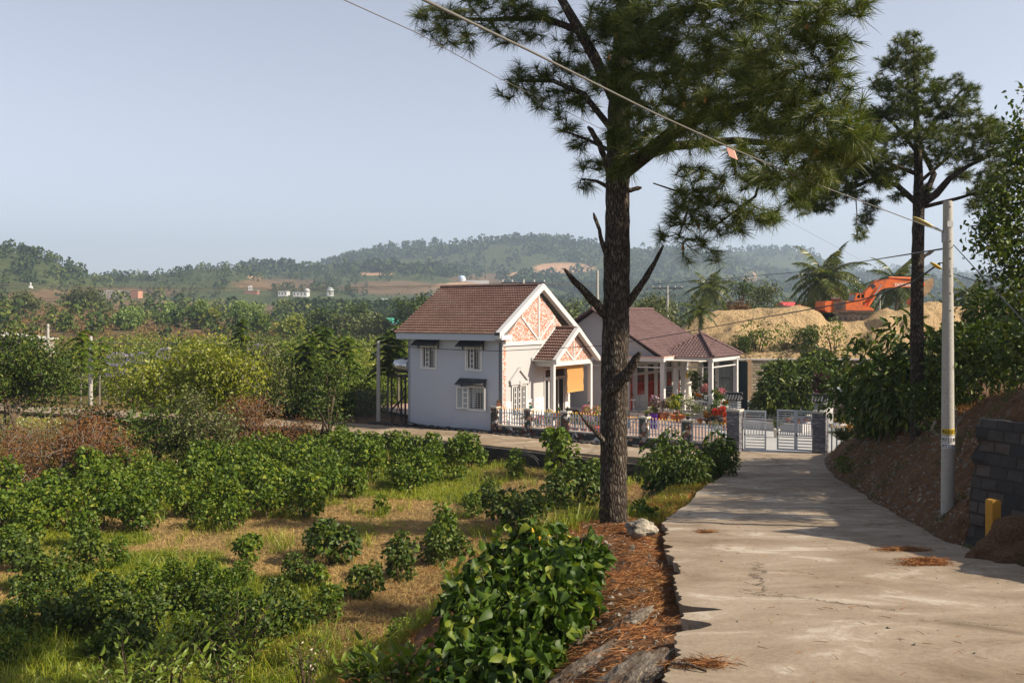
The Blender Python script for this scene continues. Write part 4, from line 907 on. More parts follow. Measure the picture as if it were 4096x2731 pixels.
# cab: frame posts and glass
cb = plate([(695, 832), (715, 775), (735, 762), (800, 760), (800, 770), (742, 772), (726, 782), (712, 832)], -1.3, -1.2, 'cab_frame', M_ORANGE, ex)
t = MB(); 
for (pa, pb) in (((715, 768), (800, 760)),): X0, Z0 = q(*pa); X1, Z1 = q(*pb); t.box(X0, X1, -1.3, -.2, Z1-.06, Z1)
for (za, zb_, y) in ((700, 712, -.25), (790, 802, -1.3), (790, 802, -.3), (752, 760, -1.32)): X0, Z0 = q(za, 835); X1, Z1 = q(zb_, 765); t.box(X0, X1, y, y+.08, Z0, Z1)
X0, Z0 = q(712, 835); X1, Z1 = q(790, 808); t.box(X0, X1, -1.31, -1.22, Z0, Z1); t.build('cab_posts', M_ORANGE, cb)
plate([(706, 832), (722, 780), (792, 768), (792, 832)], -1.2, -1.19, 'cab_glass', M_GLASS, cb); plate([(676, 826), (690, 782), (715, 776), (700, 832)], -1.15, -.3, 'cab_rear_glass', M_FROST, cb)
bm_ = plate([(772, 835), (800, 790), (930, 652), (975, 630), (1060, 622), (1140, 628), (1320, 652), (1400, 660), (1404, 690), (1320, 700), (1060, 706), (995, 722), (950, 762), (815, 850), (790, 852)], -.28, .28, 'boom', M_ORANGE, ex)
plate([(888, 692), (915, 672), (945, 692), (915, 722)], -.3, -.285, 'boom_hatch', M_BLACKM, bm_)
t = MB(); t.tube([(*[q(1075, 624)[0]], -.0, q(1075, 624)[1]+.1), (q(1285, 624)[0], 0, q(1285, 624)[1]+.04)], .12, 10); cy = t.build('stick_cylinder', M_ORANGE, ex)
t = MB(); t.tube([(q(1285, 624)[0], 0, q(1285, 624)[1]+.04), (q(1462, 626)[0], 0, q(1462, 626)[1])], .05, 8); t.build('piston_rod', M_CHROME, cy)
for y in (-.42, .42):
    t = MB(); t.tube([(q(850, 890)[0], y, q(850, 890)[1]), (q(922, 782)[0], y, q(922, 782)[1])], .14, 10); cy = t.build('lift_cylinder', M_ORANGE, ex)
    t = MB(); t.tube([(q(922, 782)[0], y, q(922, 782)[1]), (q(985, 682)[0], y, q(985, 682)[1])], .06, 8); t.build('piston_rod', M_CHROME, cy)
t = MB(); t.tube([(q(x, z)[0], -.6, q(x, z)[1]) for x, z in ((740, 800), (770, 800), (800, 830), (840, 870), (862, 880))], .025, 5); t.tube([(q(x, z)[0], -.3, q(x, z)[1]) for x, z in ((870, 700), (960, 640), (1060, 612), (1160, 622), (1270, 636))], .03, 5); t.build('hydraulic_hoses', M_BLACKM, ex)
st = plate([(1392, 655), (1470, 615), (1484, 618), (1492, 640), (1486, 690), (1455, 740), (1400, 790), (1382, 780), (1388, 720)], -.2, .2, 'stick', M_DUSTY, ex)
plate([(1384, 770), (1402, 790), (1340, 830), (1325, 810)], -.1, .1, 'bucket_link', M_ORANGE, st)
plate([(1262, 858), (1275, 825), (1300, 800), (1345, 795), (1360, 830), (1345, 862), (1300, 872)], -.55, .55, 'bucket', M_ORANGE, ex)
def text_mesh(s, size, name, mat, parent, M, sx=1, bold=.0):
    c = bpy.data.curves.new('t', 'FONT'); c.body = s; c.size = size; c.extrude = .004; c.offset = bold; c.align_x = 'LEFT'
    o = bpy.data.objects.new('t', c); COL.objects.link(o); dg = bpy.context.evaluated_depsgraph_get(); me = bpy.data.meshes.new_from_object(o.evaluated_get(dg))
    bpy.data.objects.remove(o); me.transform(Matrix.Diagonal((sx, 1, 1, 1))); me.transform(M @ Matrix.Rotation(R_(90), 4, 'X')); return link_mesh(name, me, mat, parent)
M_LET = plain('white_lettering', (.7, .66, .6), .5, .1)
X_, Z_ = q(1120, 692); text_mesh('DOOSAN', .36, 'lettering', M_LET, bm_, Matrix.Translation((X_, -.285, Z_)), 1.02, .012)

# ---------- poles ----------
m = N('spun_concrete', .9, .2); a = m.noise(m.coord(scale=(6, 6, 1)), 2, 6, .65); b = m.noise(m.coord(), 25, 4, .7)
m.color(m.mix(m.rng(b, .55, .75), m.mix(a, (.27, .265, .24), (.42, .41, .37)), (.16, .15, .13))); m.bump(b, .004); M_POLE = m.mat
def pole(base, h, rb, rt, label, holes=True, n=10, rz=0, group=None, lean=0):
    g = empty('utility_pole', base, rz, label, 'utility pole', group); t = MB(); t.tube([(0, 0, -.3), (lean*.5*h, 0, h*.5), (lean*h, 0, h-.05), (lean*h, 0, h)], [rb, (rb+rt)/2, rt, rt*.9], n); t.build('shaft', M_POLE, g); return g
pb_ = D(2177, 1212, 17.5); pb_.z = G(pb_.x, pb_.y)-.02; ph = D(2180, 461, 17.5).z-pb_.z
pp = pole(pb_, ph, .128, .087, 'tall grey concrete pole with stickers and street lamps at the foot of the dirt bank', n=16)
for k in range(7):
    z = ph-.12-k*.335; r = .088+(.04)*(ph-z)/ph; t = MB(); t.tube([(.0, -r-.003, z), (0, -r+.05, z)], .016, 8); o = t.build('bolt_hole', M_BLACKM, pp)
t = MB(); t.box(-.055, .055, -.1, -.094, ph-.51, ph-.40); t.build('number_plate', M_TRIM, pp)
for k, (yy_, tx, bg, fg) in enumerate(((1722, '0933.30.37.37', (.55, .38, .03), (.01, .01, .01)), (1753, '0937 812 889', (.62, .62, .62), (.01, .01, .012)), (1779, '0973 12 32 42', (.62, .62, .66), (.01, .015, .05)))):
    z = EYE-(yy_/4-HZ)*17.5/F-pb_.z; r = .128-.041*z/ph; t = MB(); vs = []
    for i in range(9):
        w_ = lerp(-1.45, 1.05, i/8); vs += [(sin(w_)*(r+.003), -cos(w_)*(r+.003), z-.05), (sin(w_)*(r+.003), -cos(w_)*(r+.003), z+.055)]
    t.add(vs, [(2*i, 2*i+2, 2*i+3, 2*i+1) for i in range(8)]); o = t.build('sticker', plain('sticker_paper', bg, .6, .05), pp)
    tm = text_mesh(tx, .098, 'sticker_lettering', plain('sticker_ink', fg, .6, .1), o, Matrix.Identity(4), .48, .002)
    xs_ = [v.co.x for v in tm.data.vertices]; x0, x1 = min(xs_), max(xs_)
    for v in tm.data.vertices:
        w_ = lerp(-1.38, .98, (v.co.x-x0)/(x1-x0)); v.co = Vector((sin(w_)*(r+.006), -cos(w_)*(r+.006), z-.035+v.co.z))
def lamp_head(parent, p, d, L, w_, mat):
    p = Vector(p); d = Vector(d).normalized(); s = Vector((0, 1, 0)); u = d.cross(s).normalized(); t = MB(); pr = [(0, .25, .12), (.15, .8, .3), (.45, 1, .42), (.75, .9, .36), (.95, .5, .2), (1, .15, .08)]; vs = []
    for f, ww, hh in pr:
        c = p+d*L*f
        for k in range(10): an = 2*pi*k/10; vs.append(c+s*cos(an)*w_*.5*ww+u*sin(an)*w_*.5*hh*(1.3 if sin(an) > 0 else .8))
    t.add(vs, [(i*10+k, i*10+(k+1) % 10, (i+1)*10+(k+1) % 10, (i+1)*10+k) for i in range(5) for k in range(10)], 0, True); t.add(vs[:10], [tuple(range(10))]); return t.build('lamp_head', mat, parent)
M_LAMP = plain('yellowed_lamp_cover', (.42, .36, .14), .4, .2, 5); M_STEEL = plain('galvanised_steel', (.32, .33, .34), .45, .15)
def W_(zx, zy, Y=17.5): return P((3600+zx*.4132)/4, (780+zy*.4132)/4, Y)
lm = empty('street_lamp', W_(425, 395), 0, 'large yellowed street lamp on the upper arm of the stickered concrete pole', 'street lamp')
b0 = Vector(lm.location); a_ = W_(425, 360)-b0; h_ = W_(285, 280)-b0; t = MB(); t.tube([a_+Vector((0, -.02, -.12)), a_, h_], .02, 6); t.box(-.02, .03, -.06, .06, -.12, .12); t.build('arm', M_STEEL, lm)
lamp_head(lm, h_+Vector((.05, 0, -.05)), W_(150, 240)-W_(300, 320), .42, .2, M_LAMP)
lm = empty('street_lamp', W_(425, 655), 0, 'small yellow lamp hanging from the lower bracket of the stickered pole', 'street lamp')
b0 = Vector(lm.location); t = MB(); t.tube([(0, 0, 0), W_(385, 655)-b0, W_(385, 680)-b0], .012, 5); t.build('bracket', M_BLACKM, lm); lamp_head(lm, W_(405, 715)-b0, W_(350, 680)-W_(405, 715), .26, .14, plain('yellow_lamp', (.6, .40, .05), .4, .1))
# more poles
def ground_at(dx, dy, z): Y = (EYE-z)*F/(dy/DX-HZ); return D(dx, dy, Y)
b = ground_at(869, 969, 0); p1 = pole(b, D(869, 782, b.y).z-b.z, .13, .10, 'white concrete pole with small lamp left of the grey house at the roadside')
lamp_head(p1, (-.12, 0, 3.9), (-.7, 0, .45), .38, .16, M_LAMP) if 0 else None
h_ = D(869, 782, b.y).z-b.z; t = MB(); t.tube([(-.1, 0, h_-.85), (-.35, 0, h_-.65)], .02, 5); t.build('lamp_arm', M_STEEL, p1); lamp_head(p1, (-.33, 0, h_-.7), (-.8, 0, .45), .42, .18, M_LAMP)
b = ground_at(208, 926, -.1); p2 = pole(b, D(206, 771, b.y).z-b.z, .16, .13, 'thick white concrete pole beside the far road at the left')
b = D(110, 843, 84); p3 = pole(b, D(106, 743, 84).z-b.z, .15, .12, 'thin concrete pole with a lamp behind the trees at the far left'); h_ = D(106, 743, 84).z-b.z
t = MB(); t.tube([(-.1, 0, h_-.9), (-.5, 0, h_-.65)], .03, 5); t.build('lamp_arm', M_STEEL, p3); lamp_head(p3, (-.45, 0, h_-.75), (-.8, 0, .45), .6, .26, M_LAMP)
b = D(1372, 730, 75); p4 = pole(b, D(1370, 620, 75).z-b.z, .13, .10, 'slim concrete pole rising behind the roof just left of the big pine trunk')
def xpole(dx, dyt, dyb, Y, label, arm=1.0):
    b = D(dx, dyb, Y); g = pole(b, D(dx, dyt, Y).z-b.z, .14, .1, label, group='electric poles with cross arms'); h_ = D(dx, dyt, Y).z-b.z; t = MB(); t.box(-arm, arm, -.05, .05, h_-.35, h_-.23)
    for s in (-1, 1): t.tube([(s*arm*.55, -.06, h_-.3), (0, -.1, h_-.95)], .03, 4)
    o = t.build('cross_arm', M_BLACKM, g)
    for x in (-arm*.95, -arm*.5, arm*.5, arm*.95): t = MB(); t.lathe([(.03, 0), (.07, .05), (.05, .1), (.07, .15), (.03, .2)], (x, 0, h_-.229), 6); t.build('insulator', M_TRIM, o)
    return g
xpole(1202, 641, 700, 72, 'electric pole whose cross arm shows just above the red brown roof ridge', 1.75)
xpole(1533, 655, 738, 95, 'tall electric pole with cross arm standing behind the plum brown roof', 1.6)
xpole(1857+24, 640, 735, 100, 'dark electric pole half hidden by the large palm left of the excavator', 1.0)
xpole(2020, 658, 720, 105, 'dark electric pole seen under the excavator boom', 1.2)
def cable(pts, r, label, n=5, sag=0, mat=None, N_=14, name='cable', grp=None):
    out = []
    for a, b in zip(pts, pts[1:]):
        for i in range(N_): t_ = i/N_; out.append(a.lerp(b, t_)+Vector((0, 0, -sag*4*t_*(1-t_))))
    out.append(pts[-1]); t = MB(); t.tube(out, r, n, cap=False); o = t.build(name, mat or M_BLACKM); tag(o, label, 'cable', grp); return o
M_CAB = plain('grey_cable', (.12, .115, .10), .5, .2)
cb1 = cable([D(870, -50, 3.4), D(975, 0, 4.4), D(1220, 118, 6.2), D(1500, 258, 8.6), D(1680, 340, 10.6), D(1900, 432, 13.8), W_(425, 360)], .009, 'thick grey cable crossing the pine crown down to the stickered pole', mat=M_CAB)
t = MB(); a0, a1, a2, a3 = D(1668, 337, 10.5), D(1686, 345, 10.5), D(1693, 366, 10.5), D(1675, 358, 10.5); t.add([a0, a1, a2, a3]+[p+Vector((.01, .012, 0)) for p in (a0, a1, a2, a3)], [(0, 1, 2, 3), (7, 6, 5, 4), (0, 4, 5, 1), (1, 5, 6, 2), (2, 6, 7, 3), (3, 7, 4, 0)])
o = t.build('paper_tag', plain('pink_paper', (.75, .42, .33), .7, .06)); tag(o, 'small pale pink tag hanging on the thick cable', 'tag')
cable([D(787, -2, 9), D(960, 76, 11), D(1140, 176, 14), D(1360, 285, 18), D(1560, 385, 24), D(1760, 480, 32), D(1990, 603, 60)], .006, 'very thin grey wire running behind the pine crown towards the palms', mat=M_CAB, n=4)
TW = [W_(385, 655), D(2100, 645, 19), D(1980, 688, 24), D(1700, 738, 36), D(1560, 765, 42), D(1390, 793, 46.5), D(1150, 805, 48.0), D(1060, 803, 49.5), D(935, 796, 52.3), D(870, 790, 52)]
cable(TW, .019, 'twisted black cable strung from the stickered pole past the houses to the roadside pole')
cable([D(868, 790, 52), D(760, 806, 54), D(500, 826, 60), D(207, 822, 66), D(0, 826, 66), D(-80, 820, 66)], .022, 'black cable from the roadside pole to the left edge over the bushes')
cable([D(207, 781, 64), D(300, 790, 66), D(560, 783, 75), D(860, 770, 90)], .02, 'thin cable running right from the thick white pole over the bushes', n=4)
cable([D(0, 733, 80), D(106, 748, 84), D(200, 772, 66)], .025, 'thin cable dipping between the two poles at the far left', n=4, sag=.2)
cable([W_(430, 515), D(1980, 600, 40), D(1860, 622, 60), D(1500, 652, 72)], .018, 'thin dark wire passing behind the right pine towards the hills', n=4)
cable([W_(518, 480), D(2262, 640, 14), D(2400, 790, 11)], .012, 'black guy wire slanting down right from the stickered pole', n=4)
cable([W_(520, 760), D(2300, 663, 24), D(2420, 668, 34)], .01, 'slack twisted wire right of the stickered pole above the far hill', n=4)
cable([D(2100, 760, 30), D(1900, 800, 40), D(1690, 822, 52)], .012, 'thin wire crossing low in front of the sand mound', n=4)
for k in range(3):
    y0 = (652, 655, 660)[k]; cable([D(-60, y0-3, 62), D(300, y0+7, 66), D(700, y0+9, 70), D(1202+(-22, 0, 22)[k], 650, 72), D(1533, 659, 95)], .018, ('upper', 'middle', 'lowest')[k]+' of the three long power lines crossing in front of the hills', n=4, mat=M_CAB, grp='power lines in front of the hills')

# ---------- water tank frame at the left corner ----------
tk = empty('water_tank', (-6.75, 54.4, -.65), ANG, 'shiny steel water tank on a rusty frame against the left end of the grey house', 'water tank')
M_RUST = plain('rusty_steel', (.05, .03, .025), .8, .3); t = MB()
for x in (-.7, .4):
    for y in (0, .9): t.box(x-.04, x+.04, y-.04, y+.04, .3, 3.3)
t.box(-.75, .45, -.04, .94, 3.3, 3.38); t.tube([(-.7, 0, 1.3), (.4, -.0, 2.2)], .06, 6); t.tube([(-.6, 0, 2.9), (.3, 0, .3)], .03, 5); t.tube([(-.7, 0, .3), (.4, .1, 3.0)], .03, 5); t.build('frame', M_RUST, tk)
t = MB(); t.lathe([(.05, -.62), (.33, -.58), (.42, -.5), (.42, .5), (.33, .58), (.05, .62)], (0, 0, 0), 18); vs = [(-.15+z, .45+x, 3.95+y) for x, y, z in t.v]; t.v = vs
t.build('tank', plain('polished_steel', (.55, .55, .54), .25, .06, 3, metal=.9), tk)
t = MB(); t.lathe([(.16, 0), (.16, .08), (.05, .12)], (.1, .45, 4.36), 12); t.build('lid', M_BLACKM, tk)
# wire fence left of the house
wf = empty('wire_fence', (-9.3, 54.0, 0), 0, 'dark wire mesh fence in the shade left of the water tank', 'fence'); t = MB(); meshpanel(t, (0, 0, 0), (2.9, -.3, 0), 0, 1.9, .16, .008); t.build('mesh', M_MESH, wf); t = MB()
for x in (0, 1.4, 2.9): t.tube([(x, -x*.1, -.2), (x, -x*.1, 2)], .03, 5)
t.build('posts', M_RUST, wf)

# ---------- far buildings ----------
M_FW = plain('far_white_paint', (.50, .50, .49), .8, .06); M_RROOF = plain('red_tin_roof', (.50, .06, .05), .5, .1); M_GROOF = plain('green_tin_roof', (.05, .30, .20), .5, .1)
BLD = []
def fpt(dx, dy, Y):
    if Y < 400: return D(dx, dy, Y)
    best = None
    for k in range(400):
        y_ = 330+k*4.5; x_ = (dx/DX-512)*y_/F; z_ = HILL(x_, y_); sy_ = (HZ-(z_-EYE)*F/y_)*DX
        if sy_ <= dy: best = (x_, y_, z_); break
    if not best: x_ = (dx/DX-512)*Y/F; best = (x_, Y, HILL(x_, Y))
    BLD.append(best); return Vector(best)
def shed(name, dx0, dx1, dyb, dyt, Y, dp, label, wall, roof=None, rh=.35, nwin=3, cat='building', flat=False):
    p = fpt(dx0, dyb, Y); Y = p.y; w_ = (dx1-dx0)/DX*Y/F; h = (dyb-dyt)/DX*Y/F; hw = h*(1-rh) if roof else h
    g = empty(name, p, 0, label, cat); W2 = WB(wmat((0, 0, 0), (1, 0, 0), (0, -1, 0))); hs_ = []
    for k in range(nwin): a = w_*(k+.3)/nwin; hs_.append((a, a+w_*.4/nwin, hw*.3, hw*.75))
    W2.wall(0, w_, -2, hw, hs_, .2); W2.M = wmat((w_, 0, 0), (0, 1, 0), (1, 0, 0)); W2.wall(0, dp, -2, hw, [], .2); W2.M = wmat((0, dp, 0), (0, -1, 0), (-1, 0, 0)); W2.wall(0, dp, -2, hw, [], .2); W2.build('wall', wall, g)
    t = MB(); t.box(.3, w_-.3, .3, dp-.3, -1, hw-.05); t.build('room_shade_panel', M_DARK, g)  # near-black box stands for the unlit inside
    t = MB()
    if roof:
        e_ = w_*.04; t.prism([(-e_, hw), (dp+e_, hw), (dp/2, h)], -e_, w_+e_, axis='x') if not flat else t.box(-e_, w_+e_, -e_, dp+e_, hw, h)
        t.build('roof', roof, g)
    else: t.box(-.2, w_+.2, -.2, dp+.2, hw, hw+.25); t.build('roof_slab', M_FW, g)
    return g
shed('red_roofed_house', 1804, 1836, 708, 692, 150, 6, 'small white house with bright red roof behind the sand mound', M_FW, M_RROOF, .6, 2)
shed('red_roofed_house', 1846, 1860, 708, 698, 152, 5, 'second red roofed white house peeping out beside the large palm', M_FW, M_RROOF, .6, 1)
shed('low_house', 1545, 1566, 756, 737, 110, 5, 'small brown roofed house between the plum roof and the sand mound', M_CREAM, M_TILE, .5, 1)
shed('green_roofed_house', 880, 932, 752, 729, 260, 12, 'green roofed hall among trees left of the tiled roof', M_FW, M_GROOF, .55, 4)
shed('white_house', 822, 850, 745, 735, 300, 9, 'low white roofed house among trees at the end of the brown field', M_FW, M_FW, .4, 3, flat=True)
shed('white_house', 785, 806, 748, 739, 310, 9, 'tiny grey roofed house left of the green roofed hall', M_FW, M_CONC, .4, 2, flat=True)
# long unfinished building
p = fpt(199, 679, 560); BY = p.y; g = empty('unfinished_building', p, -.12, 'long unfinished open frame building with white posts on the brown hillside', 'building'); w_ = 131/DX*BY/F; fpt(260, 679, 560); fpt(320, 679, 560)
for k in range(4):
    t = MB(); x0, x1 = w_*k/4.6, w_*(k+.93)/4.6; t.box(x0, x1, -3, 3, 3.1-k*.25, 3.6-k*.25); t.build('roof_slab', M_FW, g); t = MB()
    for i in range(7): x = lerp(x0+.3, x1-.3, i/6); t.box(x-.16, x+.16, -2.9, -2.6, -2, 3.1-k*.25); t.box(x-.16, x+.16, 2.6, 2.9, -2, 3.1-k*.25)
    t.build('post', M_FW, g)
t = MB(); t.box(w_*.86, w_, -3, 3, -2, 2.9); t.build('brick_block', plain('bare_brick', (.38, .20, .13), .9, .2), g)
# white pavilions across the valley
def pavilion(dx, dyb, Y, s, label, dome=True, col=None):
    p = fpt(dx, dyb, Y); s *= .8*p.y/900; g = empty('pavilion', p, 0, label, 'pavilion'); t = MB()
    for k in range(6): an = k*pi/3; t.lathe([(.16*s, 0), (.14*s, 1.9*s)], (1.2*s*cos(an), 1.2*s*sin(an), 0), 6)
    t.build('columns', M_FW, g); t = MB(); t.lathe([(1.5*s, 1.9*s), (1.5*s, 2.15*s)], n=12); t.lathe([(1.6*s, -.6*s), (1.5*s, .0)], n=12); t.build('slab', M_FW, g)
    t = MB(); t.lathe([(1.3*s*cos(a), 2.151*s+1.1*s*sin(a)) for a in (0, .4, .8, 1.2, 1.5)], n=12); t.build('dome', col or M_FW, g); return g
pavilion(758, 678, 900, 3.2, 'white domed pavilion at the right end of the white buildings across the valley', col=plain('grey_dome', (.35, .42, .45), .5)); pavilion(705, 678, 900, 2.6, 'slender white pavilion between the white buildings across the valley')
shed('white_hall', 638, 658, 680, 668, 900, 12, 'square white hall left of the white pavilions across the valley', M_FW, None, nwin=3); shed('white_hall', 672, 704, 680, 670, 900, 12, 'longer white hall just left of the slender pavilion', M_FW, None, nwin=4)
shed('brown_terrace', 560, 590, 674, 668, 880, 8, 'low brown terrace building under three white statues on the hillside', plain('terrace_brick', (.28, .13, .09), .9, .1), None, nwin=0)
for k in range(3):
    p = fpt(571+k*3.4, 668, 880); t = MB(); t.lathe([(1.0, 0), (.7, 1), (.55, 2.6), (.75, 3.2), (.35, 3.9), (.4, 4.3), (.1, 4.8)], n=8); o = t.build('statue', M_FW); o.location = p; tag(o, ('left', 'middle', 'right')[k]+' one of three small white statues on the brown terrace far away', 'statue', 'statues on the far terrace')
p = fpt(70, 661, 560); t = MB(); t.lathe([(1.6, -1), (1.5, .6), (.8, 1.2), (.5, 2.4), (.6, 2.8), (.2, 3.4)], n=8); o = t.build('statue', M_FW); o.location = p; tag(o, 'lone white statue on the hillside near the left edge', 'statue')
# striped dome
def dome():
    p = fpt(1061, 646, 1250); fpt(1085, 646, 1250); g = empty('domed_building', p, 0, 'white building with blue and white striped dome on the big hill', 'building'); s = 5.2*p.y/1250
    m = N('striped_dome', .5); v = m.coord(); sx = m.new('ShaderNodeSeparateXYZ'); m.l.new(v, sx.inputs[0]); an = m.math('ARCTAN2', sx.outputs[1], sx.outputs[0]); st_ = m.math('SINE', m.math('MULTIPLY', an, 12)); m.color(m.mix(m.math('GREATER_THAN', st_, 0), (.7, .74, .78), (.08, .28, .62)))
    t = MB(); t.lathe([(s*cos(a), s*.95*sin(a)+3) for a in (0, .3, .6, .9, 1.2, 1.5)], n=24); t.build('dome', m.mat, g); t = MB(); t.lathe([(s*1.02, -4), (s*1.02, 3)], n=24); t.box(s, 34, -6, 6, -4, .9); t.build('wall', M_FW, g)
dome()
for k in range(9):
    p = fpt(868+k*9, 690+k*1.3, 620); t = MB(); t.box(0, 6.2, 0, 14, 0, 1.6); t.prism([(0, 1.6), (6.2, 1.6), (3.1, 2.6)], 0, 14); o = t.build('greenhouse', plain('greenhouse_film', (.42, .46, .47), .5, .1) if k == 0 else bpy.data.materials['greenhouse_film']); o.location = p
    tag(o, 'grey greenhouse in the stepped row along the hillside left of the tiled roof', 'greenhouse', 'stepped row of greenhouses')
# antenna mast
p = fpt(1975, 700, 420); g = empty('antenna_mast', p, 0, 'tall thin lattice antenna mast rising between the two palms', 'mast'); H_ = (700-578)/DX*420/F; t = MB()
for k in range(3): an = k*2.09; t.tube([(1.0*cos(an), 1.0*sin(an), -3), (.3*cos(an), .3*sin(an), H_)], .09, 4)
for k in range(26): z = H_*k/26; r0 = lerp(1, .3, k/26); t.tube([(r0*cos(2.09*(k % 3)), r0*sin(2.09*(k % 3)), z), (r0*cos(2.09*((k+1) % 3)), r0*sin(2.09*((k+1) % 3)), z+H_/26)], .06, 3)
t.build('lattice', M_FW, g)
for z in (.8, .92): t = MB(); t.box(-.9, .9, -.2, .2, H_*z, H_*z+1.6); t.build('antenna_panel', M_FW, g)
# plank shed at the far left
g = empty('plank_shed', fpt(-60, 822, 92), 0, 'weathered plank shed with sloping tin roof at the left edge', 'shed'); w_ = 128/DX*92/F; hL, hR = (822-775)/DX*92/F+.5, (822-792)/DX*92/F+.5
m_ = bricky('weathered_planks', [(.30, .25, .21), (.42, .37, .32), (.36, .27, .22), (.5, .46, .42)], (.08, .06, .05), 1, 2.4, .28, .02, .012, .9)
t = MB(); t.prism([(0, -1), (w_, -1), (w_, hR), (0, hL)], 0, .15); t.prism([(0, -1), (5, -1), (5, hR-.3), (0, hR)], w_-.15, w_, axis='x'); t.build('plank_wall', m_, g); t = MB(); t.prism([(-.3, hL+.06), (w_+.4, hR-.0), (w_+.4, hR+.1), (-.3, hL+.16)], -.4, 5.2); t.build('tin_roof', M_CONC, g)
# hut behind bushes on the right
g = empty('tin_hut', Vector((18.6, 50, .7)), .15, 'low open hut with green edged tin roof half hidden behind the right bushes', 'hut'); t = MB()
for x in (0, 1.2, 2.4): t.box(x-.05, x+.05, 0, .1, -.9, 1.5)
t.build('post', M_RUST, g); t = MB(); t.prism([(-.4, 1.45), (2.9, 1.75), (2.9, 1.82), (-.4, 1.52)], -.3, 1.6); t.build('tin_roof', M_FROST, g); t = MB(); t.prism([(-.0, 1.3), (2.9, 1.56), (2.9, 1.74), (-.0, 1.48)], -.36, -.31); t.build('fascia', bpy.data.materials['green_tin'], g); t = MB(); t.box(0, 2.5, 1.4, 1.5, -.9, 1.4); t.build('back_wall', M_BLOCK, g)
# ---------- leaf template for near leaves ----------
def leaves2(C, Dr, size, aspect=.8, droop=.35, fold=.18, rng=RNG, up=.5):
    n = len(C); Dr = Dr/np.maximum(1e-6, np.linalg.norm(Dr, axis=1))[:, None]
    R = rng.normal(size=(n, 3)); S = np.cross(Dr, R); S /= np.linalg.norm(S, axis=1)[:, None]
    S2 = np.cross(Dr, np.array([[0, 0, 1.]])); S2 /= np.maximum(1e-6, np.linalg.norm(S2, axis=1))[:, None]; S = S*(1-up)+S2*up; S /= np.linalg.norm(S, axis=1)[:, None]
    Nn = np.cross(S, Dr); L = (size*rng.uniform(.6, 1.3, n))[:, None]
    T = [(0, 0), (.33, 0), (.68, 0), (1, 0), (.10, .34), (.38, .5), (.72, .3), (.10, -.34), (.38, -.5), (.72, -.3)]
    wav = rng.uniform(-.06, .06, (n, 10)); V = np.stack([C+Dr*L*(x-.1)+S*L*aspect*y+Nn*L*(-droop*x*x+fold*abs(y)*1.2+wav[:, k:k+1]) for k, (x, y) in enumerate(T)], 1).reshape(-1, 3)
    fs = [(0, 1, 4), (4, 1, 5), (5, 1, 2), (5, 2, 6), (6, 2, 3), (0, 7, 1), (7, 8, 1), (8, 2, 1), (8, 9, 2), (9, 3, 2)]
    i = np.arange(n)[:, None]*10; return V, np.concatenate([i+list(f) for f in fs], 1).reshape(-1, 3)
# ---------- skeleton growing ----------
def near_(P_, q): d = ((P_-q)**2).sum(1); k = int(d.argmin()); return k, math.sqrt(d[k])
def grow(limbs, tips, r_tip=.006, maxr=.05, sag=.15, step=.35, jit=.06, rng=RNG, nside=3):
    nodes = []
    for pts in limbs:
        for a, b in zip(pts, pts[1:]):
            n = max(1, int((b-a).length/.18))
            for i in range(n): nodes.append(a.lerp(b, i/n))
        nodes.append(pts[-1])
    A = np.zeros((len(nodes)+len(tips)*9, 3)); A[:len(nodes)] = [tuple(n) for n in nodes]; cnt = len(nodes)
    T = np.array([tuple(t) for t in tips]); d0 = np.array([((A[:cnt]-t)**2).sum(1).min() for t in T]); mb = MB(); dirs = [None]*len(T)
    for k in np.argsort(d0):
        t = T[k]; j, d = near_(A[:cnt], t); p = A[j].copy(); n = max(2, min(8, int(d/step)+1)); pts = [Vector(p)]
        for i in range(1, n+1):
            f = i/n; q_ = p+(t-p)*f; q_[2] -= sag*d*4*f*(1-f)*.5
            if i < n: q_ = q_+rng.normal(size=3)*jit*d*.35
            pts.append(Vector(q_)); A[cnt] = q_; cnt += 1
        r0 = min(maxr, r_tip+.012*d); mb.tube(pts, [lerp(r0, r_tip, i/n) for i in range(n+1)], nside, cap=False)
        dv = np.array(pts[-1]-pts[-2]); dirs[k] = dv/max(1e-6, np.linalg.norm(dv))
    return mb, T, np.array(dirs)
def tips_in(clumps, dens, rng, base=None):
    out = []
    for (x, y, rx, ry, Y, *m_) in clumps:
        c = D(x, y, Y); a, b = rx/DX*Y/F, ry/DX*Y/F; dp = (a+b)/2*(m_[0] if m_ else 1); n = max(3, int(dens*a*b*4))
        for _ in range(n):
            v = rng.normal(size=3); v /= np.linalg.norm(v); v *= rng.random()**.45; out.append(Vector((c.x+v[0]*a, c.y+v[1]*dp, c.z+v[2]*b)))
    return out
def tufts(T, Dn, per, L, wd, rng, spread=.75, bend=.12):
    n = len(T); C = np.repeat(T, per, 0)+0; U = np.repeat(Dn, per, 0); m_ = len(C); C = C-U*rng.uniform(0, L*.55, (m_, 1))
    d = U*rng.uniform(.25, 1.0, (m_, 1))+rng.normal(size=(m_, 3))*spread*.62; d[:, 2] += .06
    sz = np.repeat(rng.uniform(.75, 1.15, n), per)*L*rng.uniform(.8, 1.1, m_); return blades(C, d, sz, wd, bend, rng)
M_NEEDLE = leafmat('long_pine_needle', (.035, .060, .010), (.080, .110, .014), (.20, .19, .03), .45, .3, .3)
M_PBARK = bark('pine_bark', (.018, .014, .011), (.105, .083, .064), (.25, .24, .20), 1.7, .05)
M_PTWIG = bark('pine_twig', (.035, .025, .018), (.10, .075, .05), (.18, .17, .13), 3, .01)
